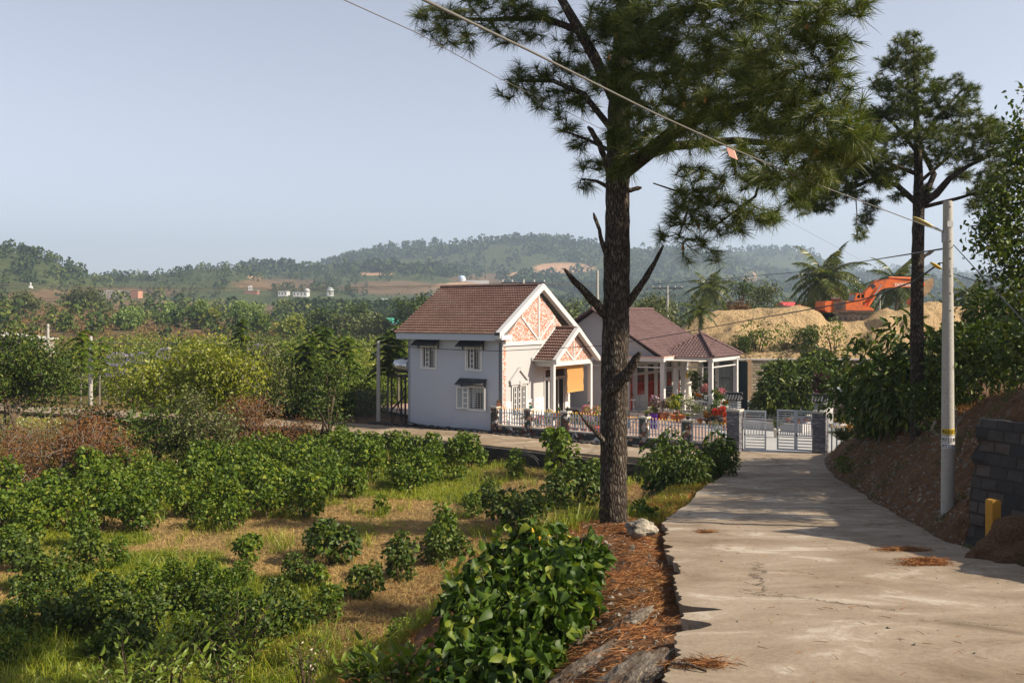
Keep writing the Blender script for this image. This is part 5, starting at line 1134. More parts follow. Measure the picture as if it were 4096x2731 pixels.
def trunk_mesh(name, pts, parent, mat, n=40, ridges=True, seg=.08):
    P_ = [Vector(p[:3]) for p in pts]; R0 = [p[3] for p in pts]; L = [0]
    for a, b in zip(P_, P_[1:]): L.append(L[-1]+(b-a).length)
    ns = int(L[-1]/seg); V = []
    for i in range(ns+1):
        s = L[-1]*i/ns; k = max(j for j in range(len(L)) if L[j] <= s+1e-6); k = min(k, len(L)-2); t = (s-L[k])/(L[k+1]-L[k]); c = P_[k].lerp(P_[k+1], t); r = lerp(R0[k], R0[k+1], t)
        for j in range(n):
            w_ = 2*pi*j/n; u_ = Vector((cos(w_), sin(w_), 0)); rr = r
            if ridges:
                q_ = Vector((cos(w_)*r*11, sin(w_)*r*11, c.z*2.6)); rr += r*.10*abs(mn.noise(q_))*1.6-r*.05+r*.07*mn.noise(Vector((cos(w_)*1.5, sin(w_)*1.5, c.z*.8)))+.006*mn.noise(q_*4)
            V.append(tuple(c+u_*rr))
    i = (np.arange(ns)[:, None]*n+np.arange(n)[None, :]); j = (np.arange(ns)[:, None]*n+((np.arange(n)+1) % n)[None, :])
    me = np_mesh(name, V, np.stack([i.ravel(), j.ravel(), (j+n).ravel(), (i+n).ravel()], 1), True); return link_mesh(name, me, mat, parent)
def pine(loc, trunk, limbs, snags, clumps, dens, per, L, wd, label, seed, mat=None, conen=12):
    rng = np.random.default_rng(seed); g = empty('pine_tree', loc, 0, label, 'pine tree'); o_ = Vector(loc)
    trunk_mesh('trunk', [(*(Vector(p[:3])-o_), p[3]) for p in trunk], g, M_PBARK)
    mb = MB()
    for pts in limbs: mb.tube([Vector(p[:3])-o_ for p in pts], [p[3] for p in pts], 10, jit=.05)
    br = mb.build('limbs', M_PTWIG if 0 else M_PBARK, g)
    for pts in snags:
        mb = MB(); n = 6; q_ = []; rr = []
        for a, b in zip(pts, pts[1:]):
            for i in range(4): t = i/4; q_.append(Vector(a[:3]).lerp(Vector(b[:3]), t)-o_+Vector(rng.normal(size=3)*.008)); rr.append(lerp(a[3], b[3], t)*rng.uniform(.88, 1.1))
        q_.append(Vector(pts[-1][:3])-o_); rr.append(pts[-1][3]*.5); mb.tube(q_, rr, 9, jit=.08); mb.build('broken_branch', M_PBARK, g)
    tips = [t-o_ for t in tips_in(clumps, dens, rng)]
    lm_ = [[Vector(p[:3])-o_ for p in pts] for pts in limbs]+[[Vector(p[:3])-o_ for p in trunk[len(trunk)//2:]]]
    tw, T, Dn = grow(lm_, tips, .006, .05, .12, .3, .12, rng); tw.build('twigs', M_PTWIG, br)
    V, Fc = tufts(T, Dn, per, L, wd, rng); me = np_mesh('crown', V, Fc); link_mesh('crown', me, mat or M_NEEDLE, g)
    cn = MB()
    for k in rng.choice(len(T), conen, replace=False): cn.lathe([(.005, -.06), (.028, -.03), (.03, .0), (.012, .045), (.003, .06)], T[k]+np.array([0, 0, -.05]), 6)
    if conen: cn.build('cones', plain('cone_brown', (.30, .15, .04), .8, .2) if 'cone_brown' not in bpy.data.materials else bpy.data.materials['cone_brown'], g)
    return g
YP = 16.6
def dp(x, y, Y, w_): v = D(x, y, Y); return (v.x, v.y, v.z, w_/DX*Y/F/2)
tb = D(1411, 1215, YP); tb.z = G(tb.x, tb.y)-.05
tr = [(tb.x, YP, tb.z-.3, .30), (tb.x, YP, tb.z+.1, .262)]+[dp(x, y, YP, w_) for x, y, w_ in ((1410, 1120, 62), (1410, 1000, 61), (1412, 860, 62), (1415, 700, 62), (1417, 560, 58), (1418, 440, 55), (1421, 330, 55), (1424, 200, 50), (1430, 100, 45), (1435, 0, 40), (1440, -160, 32), (1446, -380, 20), (1450, -560, 8))]
lb = [[dp(1425, 400, 16.5, 36), dp(1490, 350, 16.0, 34), dp(1560, 290, 15.4, 30), (*dp(1650, 255, 14.6, 24),), dp(1780, 225, 13.4, 16), dp(1890, 240, 12.6, 8)],
      [dp(1430, 375, 16.5, 26), dp(1540, 335, 16.2, 22), dp(1690, 322, 15.6, 18), dp(1800, 330, 15, 12), dp(1880, 355, 14.4, 6)],
      [dp(1415, 235, 16.6, 26), dp(1365, 130, 16.6, 26), dp(1325, 60, 16.7, 24), dp(1280, -20, 16.8, 18), dp(1200, -80, 17, 10)],
      [dp(1400, 290, 16.6, 16), dp(1340, 215, 16.7, 14), dp(1270, 185, 16.9, 10), dp(1190, 185, 17.2, 6)],
      [dp(1435, 95, 16.5, 24), dp(1540, 30, 15.8, 20), dp(1700, 0, 14.5, 16), dp(1880, 10, 13, 9)],
      [dp(1690, 322, 15.6, 12), dp(1755, 380, 15.6, 9), dp(1735, 450, 15.8, 7), dp(1640, 520, 16.2, 5)],
      [dp(1500, 420, 16.5, 3), dp(1560, 440, 16.4, 5), dp(1580, 480, 16.3, 5), dp(1560, 540, 16.2, 4)],
      [dp(1400, 345, 16.6, 10), dp(1350, 320, 16.7, 7), dp(1295, 300, 16.8, 4)], [dp(1400, 430, 16.6, 12), dp(1370, 415, 16.7, 7), dp(1335, 410, 16.8, 4)],
      [dp(1340, 75, 16.7, 18), dp(1250, 40, 17, 14), dp(1120, 45, 17.3, 9), dp(1000, 40, 17.6, 5)], [dp(1435, -40, 16.6, 20), dp(1300, -120, 16.8, 12), dp(1120, -60, 17.2, 8)],
      [dp(1430, 180, 16.6, 18), dp(1520, 170, 16.0, 14), dp(1640, 140, 15, 10), dp(1800, 110, 13.6, 6)], [dp(1438, -150, 16.6, 16), dp(1560, -170, 16, 12), dp(1750, -140, 15, 8)]]
sn = [[dp(1392, 725, 16.5, 26), dp(1345, 672, 16.4, 18), dp(1296, 616, 16.3, 10)], [dp(1440, 700, 16.5, 22), dp(1485, 635, 16.4, 14), dp(1524, 562, 16.3, 8)],
      [dp(1396, 600, 16.5, 14), dp(1380, 540, 16.4, 10), dp(1363, 488, 16.3, 7)], [dp(1400, 895, 16.4, 34), dp(1436, 862, 16.2, 30), dp(1470, 808, 16.0, 16)],
      [dp(1400, 400, 16.4, 16), dp(1378, 330, 16.3, 14), dp(1350, 290, 16.3, 12)], [dp(1440, 436, 16.5, 14), dp(1474, 430, 16.5, 8)], [dp(1385, 1010, 16.4, 14), dp(1340, 960, 16.2, 6), dp(1322, 938, 16.1, 3)], [dp(1460, 95, 16, 9), dp(1436, 60, 16, 7), dp(1420, 20, 16, 5)]]
cl = []
for x, y, rx, ry in ((985, 35, 45, 38), (1010, 85, 35, 28), (1070, 90, 35, 30), (1060, 30, 50, 32), (1130, 60, 40, 30), (1180, 20, 55, 32), (1215, 85, 40, 25), (1260, 40, 50, 30), (1300, 95, 40, 35), (1165, 195, 30, 30), (1200, 170, 32, 24), (1240, 225, 42, 24), (1255, 165, 40, 26), (1300, 205, 45, 34), (1240, 245, 25, 12),
      (1330, 150, 45, 34), (1350, 240, 40, 30), (1300, 300, 28, 24), (1335, 340, 34, 26), (1325, 380, 22, 14), (1345, 425, 30, 16), (1370, 375, 26, 22)): cl.append((x, y, rx, ry, 16.9))
for x, y, rx, ry, Y in ((1400, 40, 60, 50, 16), (1450, 110, 55, 45, 15.6), (1480, 30, 60, 50, 15.4), (1540, 90, 60, 50, 15), (1600, 30, 70, 50, 14.5), (1640, 110, 60, 45, 14), (1700, 40, 70, 50, 14), (1740, 110, 60, 45, 12.8), (1790, 40, 70, 45, 13), (1850, 90, 60, 45, 12), (1890, 30, 60, 40, 12), (1950, 10, 50, 25, 11.5), (1900, 130, 45, 35, 12),
      (1460, 200, 55, 45, 15.8), (1540, 180, 60, 40, 15), (1620, 190, 60, 40, 14.4), (1700, 180, 60, 40, 13.6), (1780, 180, 60, 45, 12.6), (1850, 190, 50, 40, 12.2), (1910, 200, 35, 30, 12), (1480, 270, 50, 40, 15.8), (1560, 240, 55, 35, 15), (1630, 285, 55, 35, 14.6), (1710, 260, 60, 36, 13.6), (1790, 270, 60, 40, 12.8), (1870, 270, 60, 40, 12), (1940, 290, 45, 36, 11.6), (1965, 330, 35, 25, 11.6),
      (1450, 330, 45, 38, 16), (1520, 330, 45, 26, 15.6), (1600, 335, 45, 20, 15.4), (1700, 345, 45, 22, 15), (1780, 345, 55, 32, 13.8), (1860, 350, 60, 35, 12.8), (1920, 350, 45, 28, 12.2), (1800, 400, 45, 26, 14), (1850, 440, 34, 20, 14), (1770, 420, 30, 20, 14.6),
      (1570, 440, 28, 30, 16.3), (1545, 500, 28, 28, 16.3), (1530, 545, 24, 20, 16.2), (1600, 500, 34, 30, 16.2), (1600, 560, 28, 22, 16.2), (1650, 460, 34, 26, 16), (1660, 520, 34, 26, 16), (1700, 480, 34, 26, 15.8), (1740, 500, 28, 22, 15.8), (1640, 575, 18, 18, 16.1), (1720, 420, 30, 22, 15.6), (1770, 480, 26, 20, 15.6), (1430, 380, 30, 26, 16)): cl.append((x, y, rx, ry, Y))
for x, y, rx, ry, Y in ((1300, -60, 90, 50, 17), (1150, -50, 80, 40, 17.4), (1500, -80, 120, 70, 16), (1700, -90, 130, 70, 14.5), (1850, -80, 90, 60, 13), (1450, -230, 130, 90, 16.6), (1620, -220, 110, 80, 15.5), (1450, -400, 90, 80, 16.6), (1280, -200, 100, 70, 17.2)): cl.append((x, y, rx, ry, Y))
for x, y, rx, ry, Y in ((1980, 300, 40, 34, 11.8), (1960, 350, 40, 26, 12), (1900, 390, 45, 24, 13), (1850, 400, 45, 26, 13.4), (1830, 460, 30, 20, 14), (1790, 500, 24, 18, 14.8), (1740, 400, 40, 24, 15), (1690, 390, 40, 22, 15.4), (1640, 420, 34, 24, 15.8), (1600, 400, 30, 22, 16), (1560, 400, 26, 18, 16.2), (1620, 470, 34, 28, 16), (1700, 520, 30, 24, 15.8), (1580, 590, 18, 12, 16.2),
      (1930, 90, 45, 30, 11.8), (1985, 15, 40, 20, 11.4), (1940, 160, 34, 30, 12), (1930, 240, 40, 30, 12), (1560, 140, 60, 40, 15.2), (1660, 150, 60, 40, 14.4), (1760, 150, 60, 40, 13.4), (1650, 230, 60, 40, 14.2), (1740, 220, 60, 36, 13.4), (1820, 230, 60, 36, 12.6), (1580, 290, 50, 30, 15), (1750, 300, 50, 30, 13.4), (1830, 310, 50, 34, 12.8), (1900, 330, 50, 30, 12.4), (1500, 130, 50, 40, 15.4), (1420, 170, 40, 50, 16), (1440, 260, 36, 40, 16), (1410, 320, 26, 40, 16.3), (1380, 60, 45, 40, 16.4), (1370, 180, 30, 30, 16.6),
      (1100, 0, 50, 30, 17.2), (1210, 45, 40, 30, 17), (1150, 95, 30, 16, 17.2), (1290, 140, 30, 26, 16.8), (1220, 200, 30, 20, 17), (1290, 260, 26, 20, 16.9)): cl.append((x, y, rx, ry, Y))
cl = [(x+RNG.uniform(-8, 8), y+RNG.uniform(-8, 8), rx*(.92 if Y > 16.75 else 1.06), ry*(.92 if Y > 16.75 else 1.14), Y, .8 if Y > 16.75 else 1.25) for x, y, rx, ry, Y, *_ in cl]
pine((tb.x, YP, tb.z), tr, lb, sn, cl, 62, 40, .27, .0078, 'huge foreground pine with thick rough trunk and broken branch stubs beside the road', 11, conen=26)
# second pine
Y2 = 26; b2 = D(2107, 720, Y2); gz2 = G(b2.x, b2.y); b2.z = gz2
tr = [(b2.x, Y2, gz2-.3, .2)]+[dp(x, y, Y2, w_) for x, y, w_ in ((2106, 720, 29), (2108, 600, 27), (2110, 470, 26), (2110, 400, 20), (2106, 300, 15), (2102, 180, 9), (2098, 90, 4))]
lb = [[dp(2112, 470, 26, 20), dp(2150, 445, 25.7, 17), dp(2180, 410, 25.5, 14), dp(2225, 380, 25.4, 9), dp(2290, 350, 25.2, 5)], [dp(2108, 468, 26, 14), dp(2060, 425, 26, 13), dp(2000, 412, 26.2, 10), dp(1940, 440, 26.4, 7), dp(1870, 455, 26.6, 4)],
      [dp(2114, 474, 26, 14), dp(2145, 400, 26.4, 13), dp(2120, 350, 26.5, 10), dp(2100, 270, 26.7, 5)], [dp(2116, 476, 26, 10), dp(2200, 455, 25.6, 8), dp(2250, 440, 25.3, 6), dp(2310, 445, 25, 4)], [dp(2108, 350, 26, 10), dp(2050, 280, 26, 7), dp(2000, 240, 26, 4)], [dp(2108, 330, 26, 10), dp(2170, 250, 26, 8), dp(2215, 200, 26, 4)], [dp(2108, 400, 26, 10), dp(2030, 370, 26, 8), dp(1970, 350, 26.4, 5)], [dp(2110, 420, 26, 9), dp(2190, 350, 26.4, 6)]]
cl2 = []
for x, y, rx, ry in ((2078, 100, 34, 22), (2045, 140, 32, 22), (2110, 130, 34, 26), (2090, 165, 40, 26), (2015, 190, 26, 16), (2050, 205, 34, 24), (2110, 210, 42, 26), (2155, 200, 26, 20), (2195, 185, 16, 16), (2220, 215, 24, 20), (2080, 250, 46, 26), (2150, 250, 42, 26), (2205, 250, 38, 26), (2030, 260, 38, 22), (2000, 300, 34, 22), (2060, 310, 46, 26), (2130, 310, 46, 28), (2195, 305, 44, 26), (2250, 290, 34, 26),
      (2285, 320, 30, 26), (1970, 345, 36, 22), (2030, 360, 40, 20), (2095, 370, 40, 18), (2170, 355, 44, 22), (2235, 350, 40, 24), (2300, 360, 30, 24), (1950, 390, 30, 18), (1900, 440, 36, 18), (1860, 462, 30, 18), (1880, 405, 50, 28), (1935, 372, 46, 26), (1845, 440, 40, 24), (1965, 325, 38, 24), (2000, 265, 30, 20), (1915, 415, 44, 22), (1890, 470, 34, 20), (1965, 400, 40, 22), (2010, 395, 40, 22), (1840, 480, 22, 14), (2050, 400, 34, 18), (2280, 300, 34, 26), (2265, 440, 40, 22), (2300, 400, 34, 26), (1955, 440, 34, 18), (2000, 470, 20, 16), (1985, 505, 18, 20), (1975, 540, 14, 12), (2030, 420, 30, 14), (2120, 440, 16, 18), (2060, 450, 18, 12), (2210, 400, 30, 16), (2270, 410, 30, 18), (2240, 470, 20, 18), (2300, 470, 22, 20)): cl2.append((x, y, rx, ry, 26+RNG.uniform(-1.2, .8)))
pine((b2.x, Y2, gz2), tr, lb, [[dp(2116, 592, 26, 9), dp(2130, 583, 26, 8), dp(2145, 576, 26, 4)]], [(x, y, rx*1.08, ry*1.25, Y, 1.4) for x, y, rx, ry, Y in cl2], 100, 32, .19, .010, 'slimmer pine standing on the bank behind the stickered pole and excavator bucket', 12, conen=8)

# ---------- broadleaf trees ----------
def btree(name, base, limbs, clumps, dens, size, mat, label, cat, seed, per=9, group=None, r_tip=.008, hang=-.2, spread=.16, aspect=.5, tmat=None, big=False, maxr=.04):
    rng = np.random.default_rng(seed); g = empty(name, base, 0, label, cat, group); o_ = Vector(base)
    mb = MB()
    for pts in limbs: mb.tube([Vector(p[:3])-o_ for p in pts], [p[3] for p in pts], 8, jit=.06)
    tk_ = mb.build('trunk', tmat or M_BRANCH, g); tips = [t-o_ for t in tips_in(clumps, dens, rng)]
    tw, T, Dn = grow([[Vector(p[:3])-o_ for p in pts] for pts in limbs], tips, r_tip, maxr, .05, .4, .1, rng); tw.build('branches', tmat or M_BRANCH, tk_)
    C = np.repeat(T, per, 0)+rng.normal(size=(len(T)*per, 3))*spread; d = np.repeat(Dn, per, 0)*.4+rng.normal(size=C.shape)*.5; d[:, 2] += hang
    V, Fc = (leaves2(C, d, size, aspect, .3, .15, rng, .4) if big else leaves(C, d, size, aspect, .25, .2, rng, .4)); me = np_mesh('crown', V, Fc); link_mesh('crown', me, mat, g); return g
gb = Vector((14.3, 18.0, 0)); gb.z = G(gb.x, gb.y)-.1
btree('broadleaf_tree', gb, [[(gb.x, gb.y, gb.z, .16), (13.9, 18, 8, .12), (13.0, 17.9, 9.6, .08), (11.6, 17.7, 10.6, .04)], [(14.0, 18, 7.4, .08), (12.4, 17.9, 8.0, .05), (11.1, 17.7, 8.6, .02)], [(14, 18, 8.4, .08), (14.3, 18, 10.6, .06), (13.6, 17.9, 12.4, .02)]],
      [(2340, 300, 26, 60, 17.7), (2338, 380, 45, 45, 17.7), (2290, 430, 34, 30, 17.7), (2350, 450, 50, 40, 17.7), (2345, 340, 34, 40, 17.7), (2300, 480, 44, 40, 17.7), (2280, 540, 40, 30, 17.8), (2310, 630, 46, 40, 17.9), (2345, 560, 40, 50, 17.8), (2260, 510, 34, 34, 17.7), (2320, 520, 50, 45, 17.8), (2250, 560, 24, 24, 17.7), (2330, 600, 45, 40, 17.8), (2290, 570, 30, 30, 17.5), (2340, 670, 30, 30, 17.5), (2420, 350, 60, 60, 17.9), (2440, 470, 60, 60, 17.9), (2430, 590, 60, 60, 17.9), (2345, 225, 12, 25, 17.8), (2460, 250, 60, 60, 18.0), (2550, 400, 80, 90, 18.2), (2500, 700, 70, 60, 17.9)],
      44, .105, M_DKLEAF, 'dark leafy tree reaching in from the right edge above the bank', 'tree', 21, 12, aspect=.55, spread=.13, big=True)
def bt(dx, dyb, Y, z, w_, h, label, mat, seed, size=.2, dens=5, per=10, name='broadleaf_tree', cat='tree', nclump=9, trunkh=.35, group=None, flat=.8, hang=-.15, aspect=.5, spread=.28, tmat=None, wide=1):
    """generic tree: base at display x, base at height z, crown width and height in metres"""
    rng = np.random.default_rng(seed); b = D(dx, 720, Y); b.z = z; r = max(.05, h*.018); lm_ = [[(b.x, b.y, b.z-.2, r*1.3), (b.x+rng.uniform(-.1, .1)*w_, b.y, b.z+h*trunkh, r), (b.x+rng.uniform(-.1, .1)*w_, b.y, b.z+h*.8, r*.4)]]; cl_ = []
    for k in range(nclump):
        a = rng.random()*6.28; rr = w_*.5*rng.uniform(.3, .78); zz = b.z+h*(trunkh+(1-trunkh)*rng.uniform(.18, .86)); f = 1-.45*max(0, (zz-b.z)/h-.6)/.4
        x, y = b.x+cos(a)*rr*f, b.y+sin(a)*rr*f; cr_ = w_*rng.uniform(.16, .26); px_, py_ = 512+x/y*F, HZ-(zz-EYE)/y*F; cl_.append((px_*DX, py_*DX, cr_*F/y*DX, cr_*flat*F/y*DX, y))
        if k < 6: lm_.append([(b.x, b.y, b.z+h*trunkh*rng.uniform(.6, 1), r*.7), ((b.x+x)/2, (b.y+y)/2, lerp(b.z+h*trunkh, zz, .6), r*.5), (x, y, zz, r*.2)])
    return btree(name, b, lm_, cl_, dens, size, mat, label, cat, seed, per, group, .012, hang, spread, aspect, tmat)
M_TWIGL = bark('grey_twigs', (.10, .09, .075), (.26, .23, .19), (.3, .28, .25), 3, .01)
bt(10, 1000, 47.0, -.2, 7.4, 5.6, 'dark dense leafy tree filling the left edge beside the far road', M_DKLEAF, 31, .22, 9, 12, trunkh=.12, nclump=16, aspect=.45)
bt(450, 1030, 47.5, -.7, 7.4, 5.6, 'broad yellow green tree with grey tangled branches in the middle of the left side', M_YGLEAF, 32, .2, 6.5, 12, trunkh=.28, nclump=18, aspect=.6, tmat=M_TWIGL)
bt(590, 960, 53, -.3, 4.6, 5.4, 'olive green tree just right of the broad yellow green tree', M_OLIVE, 33, .2, 7, 12, trunkh=.2, nclump=12)
bt(755, 1015, 49.6, -.5, 3.6, 4.4, 'dark green tree at the roadside left of the house and its pole', M_DKLEAF, 34, .2, 8, 12, trunkh=.12, nclump=12)
bt(672, 960, 58, -.3, 4.0, 5.0, 'leafy tree between the olive tree and the dark roadside tree', M_MULB, 35, .22, 7, 10, trunkh=.2, nclump=10)
bt(215, 1012, 48, -.6, 3.6, 2.5, 'low wide dark bush standing in the flowery grass below the far road', M_DKLEAF, 36, .17, 9, 12, 'bush', 'bush', trunkh=.15, nclump=10)
bt(355, 1085, 43, -.7, 3.6, 3.0, 'bush with large glossy leaves at the upper edge of the crop rows', M_DKLEAF, 37, .34, 7, 8, 'bush', 'bush', trunkh=.1, nclump=9, aspect=.38)
bt(470, 1050, 43.5, -.7, 4.2, 3.6, 'dark thicket like bush under the broad yellow green tree', M_OLIVE, 38, .17, 9, 12, 'bush', 'bush', trunkh=.1, nclump=11)
bt(140, 1135, 39.5, -.8, 6.6, 2.3, 'wide reddish brown dry bush above the crop rows at the left', M_BROWNL, 39, .12, 12, 12, 'dry_bush', 'bush', trunkh=.05, nclump=16, spread=.2, tmat=M_TWIGL)
bt(20, 1120, 41, -.8, 3.6, 2.2, 'reddish brown dry bush at the left edge beside the wider one', M_BROWNL, 40, .12, 11, 12, 'dry_bush', 'bush', trunkh=.05, nclump=9, spread=.2, tmat=M_TWIGL)
bt(570, 1020, 45.5, -.7, 4.2, 3.0, 'rusty brown dry bush below the olive green tree', M_BROWNL, 41, .12, 12, 12, 'dry_bush', 'bush', trunkh=.05, nclump=11, spread=.2, tmat=M_TWIGL)
bt(660, 1010, 46.5, -.7, 3.0, 2.0, 'brown and green dry bush left of the dark roadside tree', M_BROWNL, 42, .12, 10, 12, 'dry_bush', 'bush', trunkh=.05, nclump=8, spread=.2)
bt(70, 1060, 45, -.6, 5.0, 1.8, 'pale grey twiggy bush above the wide brown bush', M_OLIVE, 43, .10, 12, 5, 'twiggy_bush', 'bush', trunkh=.05, nclump=10, tmat=M_TWIGL)
M_BELT = leafmat('belt_leaf', (.06, .10, .010), (.125, .165, .014), (.20, .22, .03), .5, .3, .25)
# thicket beyond the far road
def scatter_leaves(n, fpos, size, mat, name, label, cat, seed, aspect=.5, kind='stuff', per=26, clr=.8, hgt=1.6):
    rng = np.random.default_rng(seed); C = []; S = []
    for _ in range(n):
        q_ = fpos(rng)
        if q_ is None: continue
        x, y, z, s, hh = q_; d = rng.normal(size=(per, 3)); d /= np.linalg.norm(d, axis=1)[:, None]; d[:, 2] = np.abs(d[:, 2])*1.0-.1
        C.append(np.array([x, y, z+hh*.25])+d*np.array([s, s, hh*.8])*(.55+.45*rng.random((per, 1)))); S.append(d)
    C = np.concatenate(C); S = np.concatenate(S); d = S*.6+rng.normal(size=S.shape)*.6; V, Fc = leaves(C, d, size, aspect, .2, .2, rng, .3); me = np_mesh(name, V, Fc); o = link_mesh(name, me, mat); tag(o, label, cat, kind=kind); return o
def f1(lo, hi, xl, xr, s0, s1, h0, h1, zf=-.5):
    def f(r):
        y = r.uniform(lo, hi); px = r.uniform(xl, xr)/DX; x = (px-512)*y/F; s = r.uniform(s0, s1)
        if y < FY(x)+1.0 or (x > -9 and y < 66) or (px < 155 and px > 20 and y < 73): return None
        return x, y, zf, s, r.uniform(h0, h1)*(1+.4*fbm(x, y, .12, 2, 3))
    return f
scatter_leaves(620, f1(58, 78, -60, 960, .8, 1.5, 1.6, 3.2), .26, M_BELT, 'green_thicket', 'mass of mid green shrubs covering the plain behind the far road', 'thicket', 51, per=64)
scatter_leaves(900, f1(74, 114, -60, 1000, .9, 1.7, 2.6, 4.6, -1), .30, M_YGLEAF, 'yellow_green_thicket', 'mass of yellow green shrubs further back on the plain', 'thicket', 52, per=50)
scatter_leaves(560, f1(112, 190, -60, 940, 1.4, 2.8, 3.0, 5.0, -1.5), .45, M_BELT, 'far_thicket', 'band of green bushes at the far end of the plain below the brown slope', 'thicket', 57, per=50)
scatter_leaves(420, f1(112, 200, -60, 1000, 1.2, 2.4, 2.6, 4.6, -1.5), .45, M_YGLEAF, 'far_bright_thicket', 'paler green bushes mixed through the far end of the plain', 'thicket', 58, per=46)
scatter_leaves(460, f1(56, 112, -60, 960, .8, 1.4, 2.0, 3.8), .26, M_DKLEAF, 'dark_thicket', 'dark green shrubs mixed through the thicket on the plain', 'thicket', 53, per=50)
scatter_leaves(90, f1(58, 60.5, 640, 960, .9, 1.5, 2.2, 4.2), .24, M_DKLEAF, 'shady_thicket', 'shady dark growth behind the roadside pole left of the house', 'thicket', 54, per=90)
def dryf(r):
    y = r.uniform(118, 330); px = r.uniform(-60, 1400)/DX; x = (px-512)*y/F; return x, y, HILL(x, y), r.uniform(.8, 2.0), r.uniform(.6, 1.8)
scatter_leaves(1500, dryf, .55, leafmat('dry_scrub_leaf', (.13, .075, .035), (.22, .14, .07), (.14, .14, .05), .8, .15, .1, (1.2, 1, .7)), 'dry_scrub', 'reddish brown dry scrub covering the slope behind the green plain', 'scrub', 55, per=30)
# feathery slender trees
def feather(dx, Y, z, h, label, seed, nf=16, fl=.9, mat=None, lean=0, group='slender feathery trees', top=.5):
    h *= 1.16; rng = np.random.default_rng(seed); b = D(dx, 720, Y); b.z = z; g = empty('feathery_tree', b, 0, label, 'tree', group); mb = MB(); r = .045+.006*h
    mb.tube([(0, 0, -.2), (lean*.3, 0, h*.35), (lean, 0, h*.7), (lean*1.1, 0, h*.97)], [r, r*.8, r*.5, r*.25], 6, cap=False); mb.build('trunk', M_TWIGL, g); Vs = []; Ds = []; fr = MB()
    for k in range(nf):
        f = lerp(top, 1, k/(nf-1)); p = Vector((lean*min(1.1, f*1.15), 0, h*f*.97)); a = k*2.4+rng.random(); L = fl*(1.1-.45*f)*rng.uniform(.8, 1.2); d = Vector((cos(a), sin(a), .55)); pts = [p]
        for i in range(1, 6): t = i/5; pts.append(p+Vector((d.x*L*t, d.y*L*t, L*(.5*t-.75*t*t))))
        fr.tube(pts, [.012]*5+[.004], 3, cap=False)
        for i in range(1, 6):
            for s in (-1, 1):
                for e in range(2):
                    q_ = pts[i-1].lerp(pts[i], .5*e+.3); sd = Vector((-d.y, d.x, 0))*s; Vs.append(q_+sd*.10*(1.2-.12*i)*fl); Ds.append(sd+Vector((d.x, d.y, 0))*.35+Vector((0, 0, -.35)))
    fr.build('frond_ribs', M_TWIGL, g); V, Fc = leaves(np.array(Vs), np.array(Ds), .34*fl, .42, .2, .1, rng, .8); link_mesh('crown', np_mesh('crown', V, Fc), mat or M_DKLEAF, g); return g
for i, (dx, Y, h, lb_, ln_, nf, fl) in enumerate(((185, 62, 4.9, 'feathery tree with flat dark crown just left of the thick white pole', .1, 22, 1.4), (88, 70, 4.6, 'feathery tree on a thin leaning stem beside the plank shed', -.4, 20, 1.3), (228, 66, 4.4, 'slim feathery tree right behind the thick white pole', .1, 14, 1.2),
      (545, 66, 5.6, 'tallest dark feathery tree standing above the broad yellow green tree', .3, 30, 1.2), (528, 68, 4.0, 'dark feathery tree on a long thin bare stem', -.2, 18, 1.0), (700, 58, 4.8, 'feathery tree with slanting pale stems left of the roadside pole', .4, 26, 1.3), (735, 57, 4.4, 'feathery sapling with curved pale stem nearest the roadside pole on its left', -.8, 26, 1.3),
      (760, 60, 5.2, 'taller feathery tree behind the curved sapling', -.4, 28, 1.4), (800, 60, 4.6, 'feathery tree whose crown hangs over the roadside pole', .0, 26, 1.3), (890, 58, 4.8, 'feathery tree close against the left end of the grey house', .1, 28, 1.5), (915, 62, 5.2, 'feathery tree behind the steel water tank', 0, 26, 1.5), (640, 62, 4.0, 'small feathery tree between the olive tree and the pale stems', .1, 20, 1.2))):
    feather(dx, Y, -.3, h, lb_, 60+i, nf, fl, M_MULB if i in (0, 2, 8) else None, ln_)
# lime green and other mid distance trees
for i, (dx, Y, w_, h, lb_, mt) in enumerate(((300, 215, 7, 5, 'pale lime tree standing on the brown slope behind the thick white pole', M_LIME), (375, 240, 7, 6.5, 'light green tree in front of the brown slope, left of a paler pair', M_LIME), (398, 245, 5, 5.5, 'small bright lime tree at the right side of a taller one', M_LIME),
      (462, 240, 8, 8, 'tall pale green tree with layered crown on the brown slope', M_LIME), (490, 238, 6.5, 6, 'bushy green tree touching the tall pale one on its right', M_YGLEAF), (563, 235, 10, 8, 'bright lime tree left of the houses in front of the brown slope', M_LIME), (600, 225, 7, 5, 'mid green tree right of the bright lime tree', M_MULB), (665, 200, 7, 6.5, 'dark yellow tinged tree alone on the dry field edge', M_YGLEAF),
      (190, 300, 11, 9, 'dark round tree on the brown slope beside the winding path', M_OLIVE), (60, 260, 9, 6, 'green tree low on the brown slope at the far left', M_OLIVE), (750, 210, 9, 8, 'dark tree among small houses at the end of the brown field', M_DKLEAF), (790, 200, 8, 7, 'bushy tree in front of the tiny grey roofed house', M_OLIVE), (945, 190, 9, 12, 'dark rounded tree touching the left edge of the tiled roof', M_DKLEAF), (860, 190, 8, 7, 'green tree left of the green roofed hall', M_OLIVE), (820, 240, 9, 9, 'dark tree standing between two far low houses', M_DKLEAF),
      (905, 110, 5, 5, 'yellow green tree below the green roofed hall', M_YGLEAF), (415, 118, 3.5, 4.5, 'small dark conical tree alone at the edge of the green plain', M_DKLEAF))):
    bt(dx, 0, Y, -1.6 if Y < 180 else HILL(D(dx, 0, Y).x, Y)-.3, w_, h, lb_, mt, 80+i, .55 if Y < 180 else .75, 1.3 if Y < 180 else .9, 22, trunkh=.15, nclump=12, spread=.6, aspect=.5, flat=.7)
